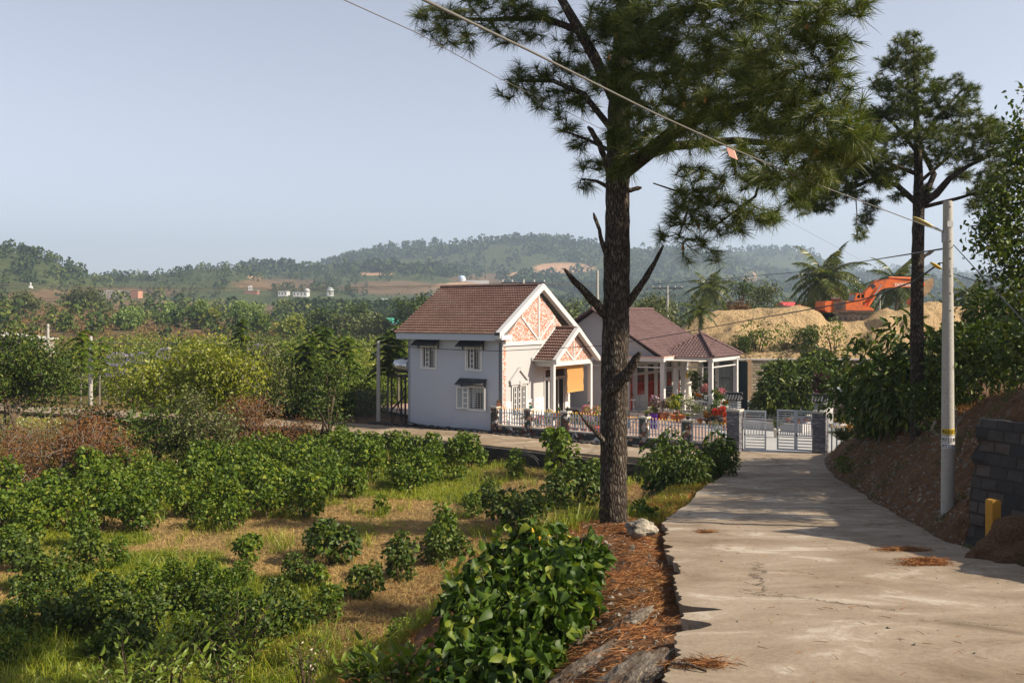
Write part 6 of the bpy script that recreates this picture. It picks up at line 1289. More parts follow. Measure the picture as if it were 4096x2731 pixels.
# purple flowering shrubs
M_PURP = leafmat('lilac_flowers', (.22, .19, .42), (.34, .30, .58), (.5, .46, .7), .6, .2, .2, (1, 1, 1))
for i, (dx, dy, Y) in enumerate(((262, 842, 74), (320, 812, 76), (385, 800, 76), (270, 812, 70), (190, 846, 76), (600, 790, 78), (560, 800, 74))):
    rng = np.random.default_rng(120+i); p = D(dx, dy, Y); g = empty('flowering_shrub', (p.x, p.y, -.5), 0, ('lilac flowering shrub right of the thick white pole', 'lilac flowering shrub further back between pole and broad tree', 'furthest lilac flowering shrub behind the broad tree', 'pale lilac shrub in the thicket above the nearest lilac one', 'lilac flowering shrub directly left of the thick white pole', 'lilac shrub in the thicket right of the dark feathery tree', 'pale lilac shrub right behind the broad yellow green tree')[i], 'shrub'); H = p.z+.5
    d = rng.normal(size=(260, 3)); d /= np.linalg.norm(d, axis=1)[:, None]; C = d*np.array([.9, .8, .5])+np.array([0, 0, H*.9]); V, Fc = leaves(C, d, .12, .7, .1, .2, rng); link_mesh('flowers', np_mesh('flowers', V, Fc), M_PURP, g)
    d = rng.normal(size=(500, 3)); d /= np.linalg.norm(d, axis=1)[:, None]; C = d*np.array([1.3, 1.1, H*.6])+np.array([0, 0, H*.55]); V, Fc = leaves(C, d, .24, .5, .1, .2, rng); link_mesh('foliage', np_mesh('foliage', V, Fc), M_OLIVE, g); mb = MB(); stems(mb, 4, H, .5, .03, rng); mb.build('stems', M_BRANCH, g)
# trees behind the houses
for i, (dx, Y, z, w_, h, lb_, mt) in enumerate(((1300, 84, 0, 6.5, 7.6, 'airy olive tree with pale branches behind the gable roof', M_OLIVE), (1350, 78, 0, 4.5, 6.0, 'bright leafy tree behind the white gable left of the trunk', M_YGLEAF), (1490, 92, 0, 6, 7.0, 'leafy tree behind the plum roof right of the pine trunk', M_OLIVE), (1535, 110, 0, 10, 8.8, 'wide brownish tree with pale dead branches behind the plum roof', M_OLIVE), (1590, 105, 0, 6, 6.5, 'dark bush tree just left of the sand mound', M_DKLEAF),
      (1700, 118, 3, 4.5, 8.5, 'dark narrow tree rising behind the sand mound', M_DKLEAF), (1690, 112, 3, 5, 5.5, 'brownish tree in front of the dark narrow one behind the mound', M_BROWNL), (1755, 125, 3, 7, 7.5, 'loose grey green tree behind the mound left of the red roof', M_OLIVE), (1800, 170, 0, 10, 10, 'distant rounded tree above the red roof', M_DKLEAF), (2190, 95, 5, 4, 4.5, 'sparse tree showing above the mound right of the right pine trunk', M_OLIVE), (1950, 120, 3, 7, 8, 'dark tree hidden behind the excavator body', M_DKLEAF), (1430, 100, 0, 6, 6, 'tree behind the veranda house hidden by the pine trunk', M_OLIVE))):
    bt(dx, 0, Y, z, w_, h, lb_, mt, 140+i, .38, 2.2, 14, trunkh=.25, nclump=11, spread=.42)
# palms
M_FROND = leafmat('palm_frond', (.045, .07, .015), (.09, .12, .022), (.22, .20, .05), .4, .3)
def palm(dx, dyc, Y, R, zb, label, seed, nf=22, tr_=.16, up=0):
    rng = np.random.default_rng(seed); c = D(dx, dyc, Y); g = empty('coconut_palm', (c.x, c.y, zb), 0, label, 'palm tree'); H = c.z-zb
    mb = MB(); mb.tube([(-.4, 0, -.3), (-.25, 0, H*.4), (0, 0, H*.8), (0, 0, H)], [tr_*1.2, tr_, tr_*.9, tr_*.8], 8); mb.build('trunk', M_TWIGL, g); Cs, Ds, Ls = [], [], []; fr = MB()
    for k in range(nf):
        a = k*2.399; el = lerp(1.35, -.55, (k/(nf-1))**.9)+up; L = R*rng.uniform(.85, 1.1); d = Vector((cos(a)*cos(el), sin(a)*cos(el), sin(el))); h_ = Vector((cos(a), sin(a), 0)); pts = [Vector((0, 0, H))]; n = 14; v = d.copy()
        for i in range(n): v = (v+Vector((0, 0, -.115))).normalized(); pts.append(pts[-1]+v*L/n)
        fr.tube(pts, [.035]*5+[.02]*9+[.008], 3, cap=False)
        for i in range(2, n+1):
            T_ = (pts[i]-pts[i-1]).normalized(); sd = T_.cross(Vector((0, 0, 1))); sd = sd.normalized() if sd.length > .1 else h_.cross(Vector((0, 0, 1)))
            w_ = sin(pi*min(1, (i/n)*.9+.12))
            for s in (-1, 1):
                for e in range(4): q_ = pts[i-1].lerp(pts[i], e/4); Cs.append(q_); Ds.append(sd*s+T_*.6+Vector((0, 0, -.45+rng.uniform(-.2, .15)))); Ls.append(R*.21*w_*rng.uniform(.8, 1.15))
    V, Fc = blades(np.array(Cs), np.array(Ds), np.array(Ls), R*.021, .25, rng); cr_ = link_mesh('crown', np_mesh('crown', V, Fc), M_FROND, g); fr.build('frond_ribs', M_FROND, cr_)
    mb = MB()
    for k in range(5): a = k*1.3; mb.lathe([(.02, -.16), (.11, -.08), (.12, .02), (.05, .12)], (.25*cos(a), .25*sin(a), H-.15), 8)
    mb.build('coconuts', plain('green_coconut', (.22, .2, .05), .5, .2) if 'green_coconut' not in bpy.data.materials else bpy.data.materials['green_coconut'], g); return g
palm(1895, 640, 84, 4.7, 3, 'large coconut palm left of the excavator', 161, 30); palm(1630, 662, 100, 3.6, 0, 'coconut palm rising behind the left shoulder of the sand mound', 162, 24); palm(1608, 715, 72, 2.1, 1.5, 'small young palm at the left foot of the sand mound', 163, 16, .1, .2)
palm(2062, 650, 92, 4.2, 4, 'coconut palm behind the excavator boom', 164, 26); palm(2228, 678, 95, 3.4, 4, 'palm behind the mound right of the stickered pole', 165, 20); palm(1875, 695, 90, 2.4, 3, 'drooping brownish palm under the large one', 166, 14, .14, -.5)
# unseen trees added on the bank beyond the right edge to shade the road
for i, (x, y, w_, h, lb_) in enumerate(((16.2, 19.2, 4.4, 6.5, 'unseen leafy tree added for road shade right of the dark leafy one'), (17.8, 23.6, 4.2, 7.0, 'unseen tall leafy tree added for road shade further along the bank top'), (19.5, 27.8, 4.6, 6.5, 'unseen leafy tree added for road shade level with the road bend'), (22.5, 32.0, 5.0, 7.0, 'unseen wide tree added for road shade level with the gate'), (13.6, 17.8, 3.0, 5.0, 'unseen small leafy tree added for road shade behind the dark leafy one'))):
    px_ = (512+x/y*F)*DX; bt(px_, 0, y, G(x, y)-.1, w_, h, lb_, M_DKLEAF, 180+i, .2, 7, 10, trunkh=.25, nclump=12, spread=.26)
# ---------- forest on the hills ----------
def near_ar(x, y):  # brown/bare lookup
    s = x/(70+.85*y); j = int(round((s+1)/2*(len(ss)-1))); i = int(np.searchsorted(yy, y)); i = min(max(i, 0), len(yy)-1); j = min(max(j, 0), len(ss)-1); k = i*len(ss)+j; return HB_[k], HR_[k]
def forest(n, seed, y0, y1, s0, s1, mat, name, label, thr=-.1, size=.9, per=16, brownok=.1, crest_=False, tall=1.4):
    rng = np.random.default_rng(seed); C, Dn, Sz = [], [], []; c_ = 0
    for _ in range(n*6):
        if c_ >= n: break
        y = math.exp(rng.uniform(math.log(y0), math.log(y1))); px = rng.uniform(-60, 1090); x = (px-512)*y/F
        b_, r_ = near_ar(x, y)
        if r_ > .3 or (b_ > .5 and rng.random() > brownok): continue
        if fbm(x, y, .006, 3, seed) < thr and rng.random() > .15: continue
        z = HILL(x, y)
        if z < 1 and y > 500: continue
        if any(abs(x-bx_*y/by_) < 20*y/800 and by_-130 < y < by_+14 for bx_, by_, _ in BLD): continue
        c_ += 1; s = rng.uniform(s0, s1)*(1+.25*(y > 1200)); d = rng.normal(size=(per, 3)); d /= np.linalg.norm(d, axis=1)[:, None]
        C.append(np.array([x, y, z+s*tall*.45])+d*np.array([s*.42, s*.42, s*tall*.45])); Dn.append(d); Sz.append(np.full(per, s*size))
    C = np.concatenate(C); Dn = np.concatenate(Dn); Sz = np.concatenate(Sz); d = Dn*.5+rng.normal(size=Dn.shape)*.6; V, Fc = leaves(C, d, Sz, .75, .2, .25, rng, .2); o = link_mesh(name, np_mesh(name, V, Fc), mat); tag(o, label, 'forest', kind='stuff')
M_F1 = leafmat('far_forest_leaf', (.028, .05, .018), (.048, .076, .026), (.075, .10, .035), .8, .1, .1); M_F2 = leafmat('far_light_leaf', (.06, .09, .02), (.10, .13, .03), (.15, .16, .06), .8, .15, .1)
forest(5600, 5, 1150, 3000, 6, 12, M_F1, 'distant_forest', 'dark forest covering the far hills up to their crests', -.12, .5, 18)
forest(2600, 8, 420, 1150, 2.5, 8, M_F1, 'hillside_wood', 'dark trees and bushes scattered over the nearer hills', .0, .34, 42)
forest(1500, 9, 380, 1500, 3, 8, M_F2, 'light_wood', 'lighter green trees scattered over the nearer hills', .05, .36, 36)
forest(650, 21, 190, 520, 1.2, 3.8, M_F2, 'slope_bushes', 'light green bushes dotted over the brown slope', -.1, .36, 34, brownok=.7)
forest(420, 22, 190, 560, 1.5, 4.5, M_F1, 'slope_trees', 'dark bushes and small trees dotted over the brown slope', -.05, .34, 34, brownok=.6)
forest(2600, 10, 450, 1100, 1.5, 2.6, M_F1, 'plantation', 'rows of low dark plantation bushes on the hillsides', -.3, .8, 8, tall=.8)

C = []; Dn = []; rng = np.random.default_rng(15)
for _ in range(150):
    px = rng.uniform(590, 690)/DX; y = 1350+rng.uniform(-60, 30); x = (px-512)*y/F; z = HILL(x, y); d = rng.normal(size=(26, 3)); d /= np.linalg.norm(d, axis=1)[:, None]; s_ = rng.uniform(9, 17)*sin(pi*(px*DX-585)/115)**.4; C.append(np.array([x, y, z+s_*.5])+d*np.array([4.5, 4.5, s_*.5])); Dn.append(d)
C = np.concatenate(C); Dn = np.concatenate(Dn); V, Fc = leaves(C, Dn*.5+rng.normal(size=Dn.shape)*.6, 4.2, .75, .2, .25, rng, .2); o = link_mesh('reddish_wood', np_mesh('reddish_wood', V, Fc), leafmat('reddish_far_leaf', (.07, .035, .025), (.11, .05, .035), (.05, .07, .03), .8, .1, .1)); tag(o, 'dark reddish clump of tall trees on a hill crest left of the big hill', 'forest', kind='stuff')
# ---------- crop shrubs ----------
def proto_shrub(seed, rx, rz, n, size, mat, nl=9, hang=-.35, up=.5, aspect=.82):
    rng = np.random.default_rng(seed); c, r = lobes(nl, rx, rx, rz*.55, rz*.58, rng, .36, .55); p, d = shellpts(n, c, r, rng, 1.05, .3); ok = p[:, 2] > .06; p, d = p[ok], d[ok]
    dr = d*.8+rng.normal(size=d.shape)*.35; dr[:, 2] += hang; V, Fc = leaves2(p, dr, size, aspect, .35, .16, rng, up); me = np_mesh('foliage', V, Fc); me.materials.append(mat)
    mb = MB(); stems(mb, 6, rz*.8, rx*.7, .022, rng); o = mb.build('stems', M_BRANCH); ms = o.data; bpy.data.objects.remove(o); return me, ms
PROT = [proto_shrub(200+k, .74, 1.35, 800, .125, M_MULB) for k in range(5)]
PTALL = [proto_shrub(210+k, .5, 1.7, 520, .15, M_MULB, 8) for k in range(2)]; PSM = [proto_shrub(220+k, .5, .8, 320, .13, M_MULB, 6) for k in range(2)]
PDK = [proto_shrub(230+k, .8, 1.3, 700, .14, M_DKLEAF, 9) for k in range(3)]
cnt_ = [0]
def put_shrub(prot, x, y, sc, label, group='crop shrubs growing in the field', z=None, name='crop_shrub'):
    cnt_[0] += 1; random.seed(900+cnt_[0]*7); me, ms = prot[cnt_[0] % len(prot)]; g = empty(name, (x, y, (G(x, y) if z is None else z)-.03), random.random()*6.28, label, 'shrub', group); g.scale = (sc*random.uniform(.92, 1.1), sc*random.uniform(.92, 1.1), sc*random.uniform(.88, 1.12))
    for nm, m_ in (('foliage', me), ('stems', ms)): o = bpy.data.objects.new(nm, m_); COL.objects.link(o); o.parent = g
    return g
def gpt(dx, dy, z=-.85): Y = (EYE-z)*F/(dy/DX-HZ); return D(dx, dy, Y)
poly = [(-30, 1165), (110, 1125), (260, 1085), (420, 1085), (520, 1060), (700, 1030), (810, 1005), (960, 1012), (1075, 1045), (1085, 1085), (1010, 1120), (880, 1140), (800, 1160), (770, 1190), (600, 1210), (500, 1235), (440, 1228), (310, 1280), (180, 1262), (-30, 1295)]
def inpoly(x, y):
    c = False; j = len(poly)-1
    for i in range(len(poly)):
        if (poly[i][1] > y) != (poly[j][1] > y) and x < (poly[j][0]-poly[i][0])*(y-poly[i][1])/(poly[j][1]-poly[i][1])+poly[i][0]: c = not c
        j = i
    return c
random.seed(5); placed = []
yy2 = 27.0
while yy2 < 49:
    xx = -32+random.random()
    while xx < 4:
        x, y = xx+random.uniform(-.28, .28), yy2+random.uniform(-.3, .3)-.22*xx*0
        sx, sy = (512+x/y*F)*DX, (HZ+(EYE+.85)*F/y)*DX
        if inpoly(sx, sy) and y < NY(x)-.9 and random.random() > .08: placed.append((x, y, sx, sy))
        xx += 1.5
    yy2 += 1.72
for x, y, sx, sy in placed:
    if sx < 330: lb_ = 'leafy green crop shrub packed in the dense rows at the left of the field'; gr_ = 'packed crop shrubs in the left rows'
    elif sx < 760: lb_ = 'leafy green crop shrub packed in the dense rows in the middle of the field'; gr_ = 'packed crop shrubs in the middle rows'
    else: lb_ = 'leafy green crop shrub packed in the rows below the side road wall'; gr_ = 'packed crop shrubs below the road wall'
    put_shrub(PROT, x, y, random.choice((.68, .8, .9, 1.0, 1.12))*random.uniform(.94, 1.06), lb_, gr_)
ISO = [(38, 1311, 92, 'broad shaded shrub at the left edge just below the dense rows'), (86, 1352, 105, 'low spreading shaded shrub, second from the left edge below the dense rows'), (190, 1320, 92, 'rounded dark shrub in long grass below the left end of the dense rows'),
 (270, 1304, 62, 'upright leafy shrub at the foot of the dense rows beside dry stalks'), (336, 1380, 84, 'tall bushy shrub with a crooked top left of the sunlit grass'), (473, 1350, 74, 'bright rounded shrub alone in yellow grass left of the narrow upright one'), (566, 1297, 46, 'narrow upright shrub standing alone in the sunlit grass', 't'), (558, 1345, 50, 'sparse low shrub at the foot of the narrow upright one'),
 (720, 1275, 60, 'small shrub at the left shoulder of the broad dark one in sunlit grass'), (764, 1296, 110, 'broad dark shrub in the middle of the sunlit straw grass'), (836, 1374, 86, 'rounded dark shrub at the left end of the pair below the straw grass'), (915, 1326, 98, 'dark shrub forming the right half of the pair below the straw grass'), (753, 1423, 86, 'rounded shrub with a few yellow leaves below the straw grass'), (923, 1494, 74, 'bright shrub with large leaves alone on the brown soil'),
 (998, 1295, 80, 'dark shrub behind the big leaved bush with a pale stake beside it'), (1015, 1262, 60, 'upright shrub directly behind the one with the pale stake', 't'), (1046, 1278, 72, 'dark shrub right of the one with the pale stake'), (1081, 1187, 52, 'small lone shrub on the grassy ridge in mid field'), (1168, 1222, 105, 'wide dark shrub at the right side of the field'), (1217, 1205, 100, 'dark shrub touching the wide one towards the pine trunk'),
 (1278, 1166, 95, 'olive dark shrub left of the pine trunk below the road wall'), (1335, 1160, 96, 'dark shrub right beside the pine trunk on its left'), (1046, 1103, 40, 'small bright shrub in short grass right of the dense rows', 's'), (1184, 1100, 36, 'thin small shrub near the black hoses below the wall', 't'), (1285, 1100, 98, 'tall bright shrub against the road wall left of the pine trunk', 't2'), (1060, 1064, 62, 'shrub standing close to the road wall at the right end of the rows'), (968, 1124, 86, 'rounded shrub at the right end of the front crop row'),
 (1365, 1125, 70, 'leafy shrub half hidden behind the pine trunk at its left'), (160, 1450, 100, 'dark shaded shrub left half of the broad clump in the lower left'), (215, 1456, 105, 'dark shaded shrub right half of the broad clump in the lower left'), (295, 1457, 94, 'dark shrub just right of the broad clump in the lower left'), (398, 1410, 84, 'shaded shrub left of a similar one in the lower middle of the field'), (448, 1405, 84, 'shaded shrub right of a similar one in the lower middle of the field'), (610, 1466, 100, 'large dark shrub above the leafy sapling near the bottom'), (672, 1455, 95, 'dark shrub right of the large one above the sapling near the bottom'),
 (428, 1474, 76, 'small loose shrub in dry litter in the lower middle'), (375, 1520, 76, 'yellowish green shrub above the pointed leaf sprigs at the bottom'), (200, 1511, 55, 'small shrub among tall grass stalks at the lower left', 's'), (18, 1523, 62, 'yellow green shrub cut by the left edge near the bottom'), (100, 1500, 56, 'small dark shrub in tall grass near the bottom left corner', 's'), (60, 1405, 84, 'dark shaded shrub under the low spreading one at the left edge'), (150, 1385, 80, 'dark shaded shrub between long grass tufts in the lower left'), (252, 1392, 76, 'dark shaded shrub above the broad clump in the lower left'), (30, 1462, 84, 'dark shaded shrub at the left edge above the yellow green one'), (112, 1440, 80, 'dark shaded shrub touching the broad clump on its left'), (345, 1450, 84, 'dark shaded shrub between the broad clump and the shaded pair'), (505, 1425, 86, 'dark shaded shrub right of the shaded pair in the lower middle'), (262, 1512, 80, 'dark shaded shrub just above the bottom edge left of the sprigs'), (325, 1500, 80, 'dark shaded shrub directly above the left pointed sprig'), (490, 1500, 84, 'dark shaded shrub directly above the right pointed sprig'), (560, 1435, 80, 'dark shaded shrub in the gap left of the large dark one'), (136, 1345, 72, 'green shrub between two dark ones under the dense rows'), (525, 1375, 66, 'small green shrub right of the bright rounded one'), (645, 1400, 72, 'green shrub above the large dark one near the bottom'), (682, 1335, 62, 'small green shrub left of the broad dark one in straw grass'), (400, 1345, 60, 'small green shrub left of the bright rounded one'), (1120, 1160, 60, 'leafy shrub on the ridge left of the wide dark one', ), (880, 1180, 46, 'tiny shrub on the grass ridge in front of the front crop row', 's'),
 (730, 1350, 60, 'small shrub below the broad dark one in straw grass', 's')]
for e in ISO:
    x, y, w_, lb_ = e[:4]; k = e[4] if len(e) > 4 else ''; p = gpt(x, y)
    for _ in range(5): p = gpt(x, y, G(p.x, p.y))
    wm = w_/DX*p.y/F; pr_ = PTALL if k in ('t', 't2') else PSM if k == 's' else (PDK if 'dark' in lb_ or 'shaded' in lb_ else PROT); base = {'t': 1.1, 't2': 1.5, 's': 1.15}.get(k, 1.72)  # shaded shrubs also take the darker leaves, so shade is in their colour
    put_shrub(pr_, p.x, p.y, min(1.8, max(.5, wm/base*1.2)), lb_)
# shrubs right of the trunk, along the road edge
PCOF = [proto_shrub(240+k, 1.0, 1.7, 1100, .20, M_DKLEAF, 12, -.7, .35, .42) for k in range(3)]
put_shrub(PCOF, 5.6, 31.5, 1.05, 'dark bush with long drooping leaves between pine trunk and road', None, .25, 'coffee_bush'); put_shrub(PCOF, 7.1, 31.8, .95, 'dark drooping leaf bush nearest the gate road at the right of its pair', None, .25, 'coffee_bush'); put_shrub(PCOF, 4.9, 30.0, .85, 'dark low bush close against the right side of the pine trunk', None, .3, 'coffee_bush'); put_shrub(PCOF, 5.9, 29.4, .8, 'low dark bush in front of the drooping leaf bushes', None, .5, 'coffee_bush')
PWEED = [proto_shrub(250+k, .5, 1.15, 420, .085, M_MULB, 10, .2, .2, .5) for k in range(2)]
for x, y, s, lb_ in ((8.0, 33.8, 1.25, 'light green weed bush at the inner bend of the road'), (7.6, 33.0, 1.0, 'small leaved weed bush left of the one at the road bend'), (7.9, 32.4, .75, 'low weed bush at the very edge of the road bend')): put_shrub(PWEED, x, y, s, lb_, 'weed bushes at the road bend', None, 'weed_bush')
put_shrub(PSM, 3.05, 20.9, .95, 'bright small bush right of the pine trunk beside the litter', None, 1.25)
# big leaved bush close to the camera
PBIG = [proto_shrub(260+k, .85, 1.7, 520, .225, M_MULB, 11, -.75, .35, .78) for k in range(3)]
PBD = [proto_shrub(263, .85, 1.7, 560, .225, M_DKLEAF, 11, -.75, .35, .78)]
bb = empty('big_leaved_bush', (.0, 10.6, 0), 0, 'huge bush with large drooping glossy leaves and yellow fruit clusters in the foreground', 'bush'); rng = np.random.default_rng(77); Cs, Ds = [], []; mb = MB(); fruit = MB(); st_ = []
for (dx, dy, Y, r) in ((1120, 1330, 11.2, .42), (1180, 1300, 11.6, .42), (1240, 1270, 11.8, .42), (1300, 1270, 11.8, .36), (1360, 1270, 11.9, .28), (1395, 1280, 12, .18), (1100, 1400, 10.6, .42), (1180, 1380, 10.6, .5), (1260, 1350, 10.8, .5), (1320, 1340, 11.2, .4), (1090, 1480, 9.8, .4), (1150, 1460, 9.8, .5), (1230, 1440, 9.9, .5), (1290, 1410, 10.4, .4), (1060, 1540, 9.2, .4), (1130, 1550, 9.0, .45), (1190, 1530, 9.2, .4), (1240, 1500, 9.6, .3), (1250, 1225, 12, .2), (1060, 1420, 10.6, .3), (1330, 1300, 11.4, .3), (1040, 1600, 8.8, .4), (1110, 1640, 8.6, .4), (1180, 1620, 8.6, .3)):
    c = D(dx, dy, Y)-bb.location; r *= rng.uniform(.75, 1.15); c = c+Vector(rng.normal(size=3)*.07); n = int(250*r/.45*r/.45)+16; d = rng.normal(size=(n, 3)); d /= np.linalg.norm(d, axis=1)[:, None]; p = d*r*rng.uniform(.6, 1.05, (n, 1))+np.array(c); Cs.append(p); dd = d*.55+rng.normal(size=d.shape)*.3; dd[:, 2] -= .8; Ds.append(dd); st_.append(c)
C = np.concatenate(Cs); d = np.concatenate(Ds); V, Fc = leaves2(C, d, .135, .72, .6, .28, rng, .0)
M_BIGL = leafmat('big_glossy_leaf', (.020, .045, .006), (.05, .095, .009), (.15, .18, .02), .5, .3, .25); FO_ = link_mesh('foliage', np_mesh('foliage', V, Fc), M_BIGL, bb)
for k in range(16):
    dx, dy = 1030+k*24+rng.uniform(-10, 10), 1275-45*sin(k/15*3.1)-rng.uniform(0, 40)-(0 if k > 3 else -70); top = D(dx, dy, 11.6-(.9 if k < 4 else 0))-bb.location; st_.append(top); n = 22; f_ = rng.random(n); p = np.array(top)-np.array([0, 0, 1])*f_[:, None]*.45+rng.normal(size=(n, 3))*.05; a_ = rng.random(n)*6.28; Cs.append(p); Ds.append(np.stack([np.cos(a_), np.sin(a_), rng.normal(size=n)*.3-.15], 1))
C = np.concatenate(Cs); d = np.concatenate(Ds); V, Fc = leaves2(C, d, .135, .72, .6, .28, rng, .0); bpy.data.objects.remove(FO_); link_mesh('foliage', np_mesh('foliage', V, Fc), M_BIGL, bb)
for c in st_:
    a = Vector((c.x*.55+.1, c.y*.7+.2, 0)); gx, gy = a.x+bb.location.x, a.y+bb.location.y; a.z = G(gx, gy)-.1; mb.tube([a, a.lerp(c, .5)+Vector((.05, 0, .08)), c], [.02, .014, .006], 5, cap=False)
mb.build('stems', M_BRANCH, bb)
for (dx, dy) in ((1250, 1228), (1258, 1243), (1267, 1250), (1240, 1238), (1275, 1258), (1262, 1232), (1300, 1243), (1308, 1238), (1348, 1272), (1356, 1266), (1246, 1332), (1218, 1220)):
    for k in range(5): c = D(dx+rng.uniform(-7, 7), dy+rng.uniform(-6, 6), 11.7)-bb.location; fruit.lathe([(.004, -.03), (.022, -.02), (.028, 0), (.02, .02), (.003, .032)], c, 7)
fruit.build('fruit_clusters', plain('yellow_fruit', (.50, .30, .02), .6, .25, 20), bb)
# pointed leaf sprigs at the bottom edge
M_SPRIG = leafmat('sprig_leaf', (.10, .15, .02), (.16, .22, .03), (.24, .28, .07), .4, .4)
def sprig(dx, dyb, Y, wd, h, n, label, size=.15, mat=None, flowers=0, nm='sapling'):
    rng = np.random.default_rng(int(dx)); b = D(dx, dyb, Y); g = empty(nm, b, 0, label, 'sapling' if nm == 'sapling' else 'shrub'); C, Dd = [], []; mb = MB()
    for k in range(n):
        a = rng.random()*6.28; r = wd*.5*rng.random()**.5; hh = h*rng.uniform(.6, 1); top = Vector((r*cos(a), r*sin(a), hh)); mb.tube([Vector((0, 0, -.3)), top*.5+Vector((0, 0, .1)), top], [.014, .009, .004], 4, cap=False)
        for i in range(9): f = 1-.055*i; an = i*2.2+rng.random(); C.append(tuple(top*f+Vector((cos(an), sin(an), .3))*.05)); Dd.append((cos(an)*.8, sin(an)*.8, 1.0-.12*i))
    V, Fc = leaves2(np.array(C), np.array(Dd), size, .36, .25, .2, rng, .4); link_mesh('foliage', np_mesh('foliage', V, Fc), mat or M_SPRIG, g); mb.build('stems', M_BRANCH, g)
    if flowers:
        C = np.array([C[i] for i in rng.choice(len(C), flowers)])+rng.normal(size=(flowers, 3))*.03; C = np.repeat(C, 6, 0); d = rng.normal(size=C.shape); V, Fc = leaves(C, d, .045, .7, .1, .1, rng); link_mesh('flowers', np_mesh('flowers', V, Fc), plain('white_petals', (.75, .7, .55), .6, .1), g)
    return g
sprig(300, 1640, 14.5, 1.9, 1.25, 26, 'sapling with pointed upright leaves at the bottom edge, left one'); sprig(385, 1630, 14.8, 1.5, 1.35, 22, 'sapling with pointed upright leaves at the bottom edge, middle one'); sprig(520, 1630, 14.6, 1.2, 1.1, 16, 'sapling with pointed upright leaves at the bottom edge, right one')
sprig(555, 1545, 19, 1.9, 1.5, 34, 'leafy sapling with oval pale leaves in the shade of the field bottom', .15, M_MULB); sprig(705, 1600, 15.5, 1.0, 1.1, 14, 'small plant with white flowers near the bottom edge', .1, M_MULB, 14, 'flowering_shrub')
sprig(850, 1620, 13.6, 1.0, .95, 16, 'leafy plant with quilted leaves at the bottom edge left of the big bush', .18, M_MULB, 0, 'leafy_plant'); sprig(905, 1620, 12.5, .9, .9, 14, 'bright broad leaved plant at the bottom edge touching the big bush', .22, M_SPRIG, 0, 'leafy_plant')

# ---------- grass ----------
def greenness(x, y): return fbm(x, y*1.3, .16, 3, 6)*1.15+.12*fbm(x, y, .6, 2, 8)
for a_ in (g_ for g_ in bpy.data.meshes if g_.name == 'ground'): GME = a_
gv = np.zeros(len(GME.vertices), np.float32); co_ = np.zeros(len(GME.vertices)*3, np.float32); GME.vertices.foreach_get('co', co_); co_ = co_.reshape(-1, 3)
for i, (x, y, z) in enumerate(co_): gv[i] = greenness(x, y) if y < 60 else 0
a = GME.attributes.new('green', 'FLOAT', 'POINT'); a.data.foreach_set('value', gv)
def grass(n, seed, cond, Lr, wd, mat, name, label, xr=(-32, 9), yr=(15.5, 50), bend=.3, lean=.45, cat='grass'):
    rng = np.random.default_rng(seed); C = []
    while len(C) < n:
        y = rng.uniform(*yr); x = rng.uniform(max(xr[0]-4, -.72*y), xr[1])
        if not cond(x, y, rng): continue
        C.append((x, y, G(x, y)-.01))
    C = np.repeat(np.array(C), 7, 0)+np.append(rng.normal(size=(n*7, 2))*.05, np.zeros((n*7, 1)), 1); d = rng.normal(size=C.shape)*lean; d[:, 2] = 1
    L = rng.uniform(*Lr, n*7); V, Fc = blades(C, d, L, wd, bend, rng); o = link_mesh(name, np_mesh(name, V, Fc), mat); tag(o, label, cat, kind='stuff'); return o
def infield(x, y): return y < NY(x)-.35 and XLf(y)-x > 1.4
def slope_d(x, y): return XLf(y)-x
grass(17000, 301, lambda x, y, r: infield(x, y) and slope_d(x, y) > 3 and greenness(x, y) > .02+r.normal()*.07, (.12, .34), .012, M_GREENG, 'green_grass', 'fresh green grass growing in patches between the crop shrubs')
grass(26000, 302, lambda x, y, r: infield(x, y) and slope_d(x, y) > 2.2 and greenness(x, y) < .06+r.normal()*.08, (.08, .26), .010, M_STRAW, 'straw_grass', 'dry straw coloured grass lying between the crop shrubs', lean=.9, bend=.45)
grass(2600, 303, lambda x, y, r: infield(x, y) and fbm(x, y, .5, 2, 12) > .22, (.35, .85), .014, M_GREENG, 'tall_grass', 'tall green grass clumps with arching blades in the field', bend=.45, lean=.35)
grass(4200, 304, lambda x, y, r: y < 60 and y > 36 and x < -7 and x > -34 and y > NY(x)-14+.0*x and y < NY(x)-.5, (.15, .4), .018, M_GREENG, 'verge_grass', 'green weedy grass with tiny white flowers below the far road', xr=(-34, -7), yr=(38, 60))
M_RUSSET = leafmat('russet_grass', (.20, .085, .03), (.30, .14, .05), (.22, .16, .06), .8, .2, .1, (1.2, 1, .6))
grass(6500, 305, lambda x, y, r: 1.2 < slope_d(x, y) < 7.5+r.normal() and y < 31 and infield(x, y), (.08, .24), .008, M_RUSSET, 'russet_grass', 'short reddish brown dry grass on the embankment and field bottom', xr=(-9, 5), yr=(9, 31), lean=1.0, bend=.4)
grass(1500, 306, lambda x, y, r: .1 < slope_d(x, y) < 1.6 and y > 19.5, (.12, .34), .01, M_RUSSET, 'edge_grass', 'rusty dry grass along the left edge of the descending road', xr=(2, 9), yr=(19, 37), bend=.4, lean=.7)
grass(900, 307, lambda x, y, r: .1 < slope_d(x, y) < 1.8 and y > 19.5, (.12, .4), .01, M_GREENG, 'edge_weeds', 'green weeds along the left edge of the descending road', xr=(2, 9), yr=(19, 37), bend=.3)
grass(2600, 308, lambda x, y, r: x-XRf(y) > itp(HB, y)/1.05-.3+abs(r.normal())*.6 and fbm(x, y, .5, 2, 33) > -.1, (.15, .45), .012, M_RUSSET, 'bank_grass', 'dry brown grass growing along the top of the right bank', xr=(8, 20), yr=(15, 40), bend=.45, lean=.7)
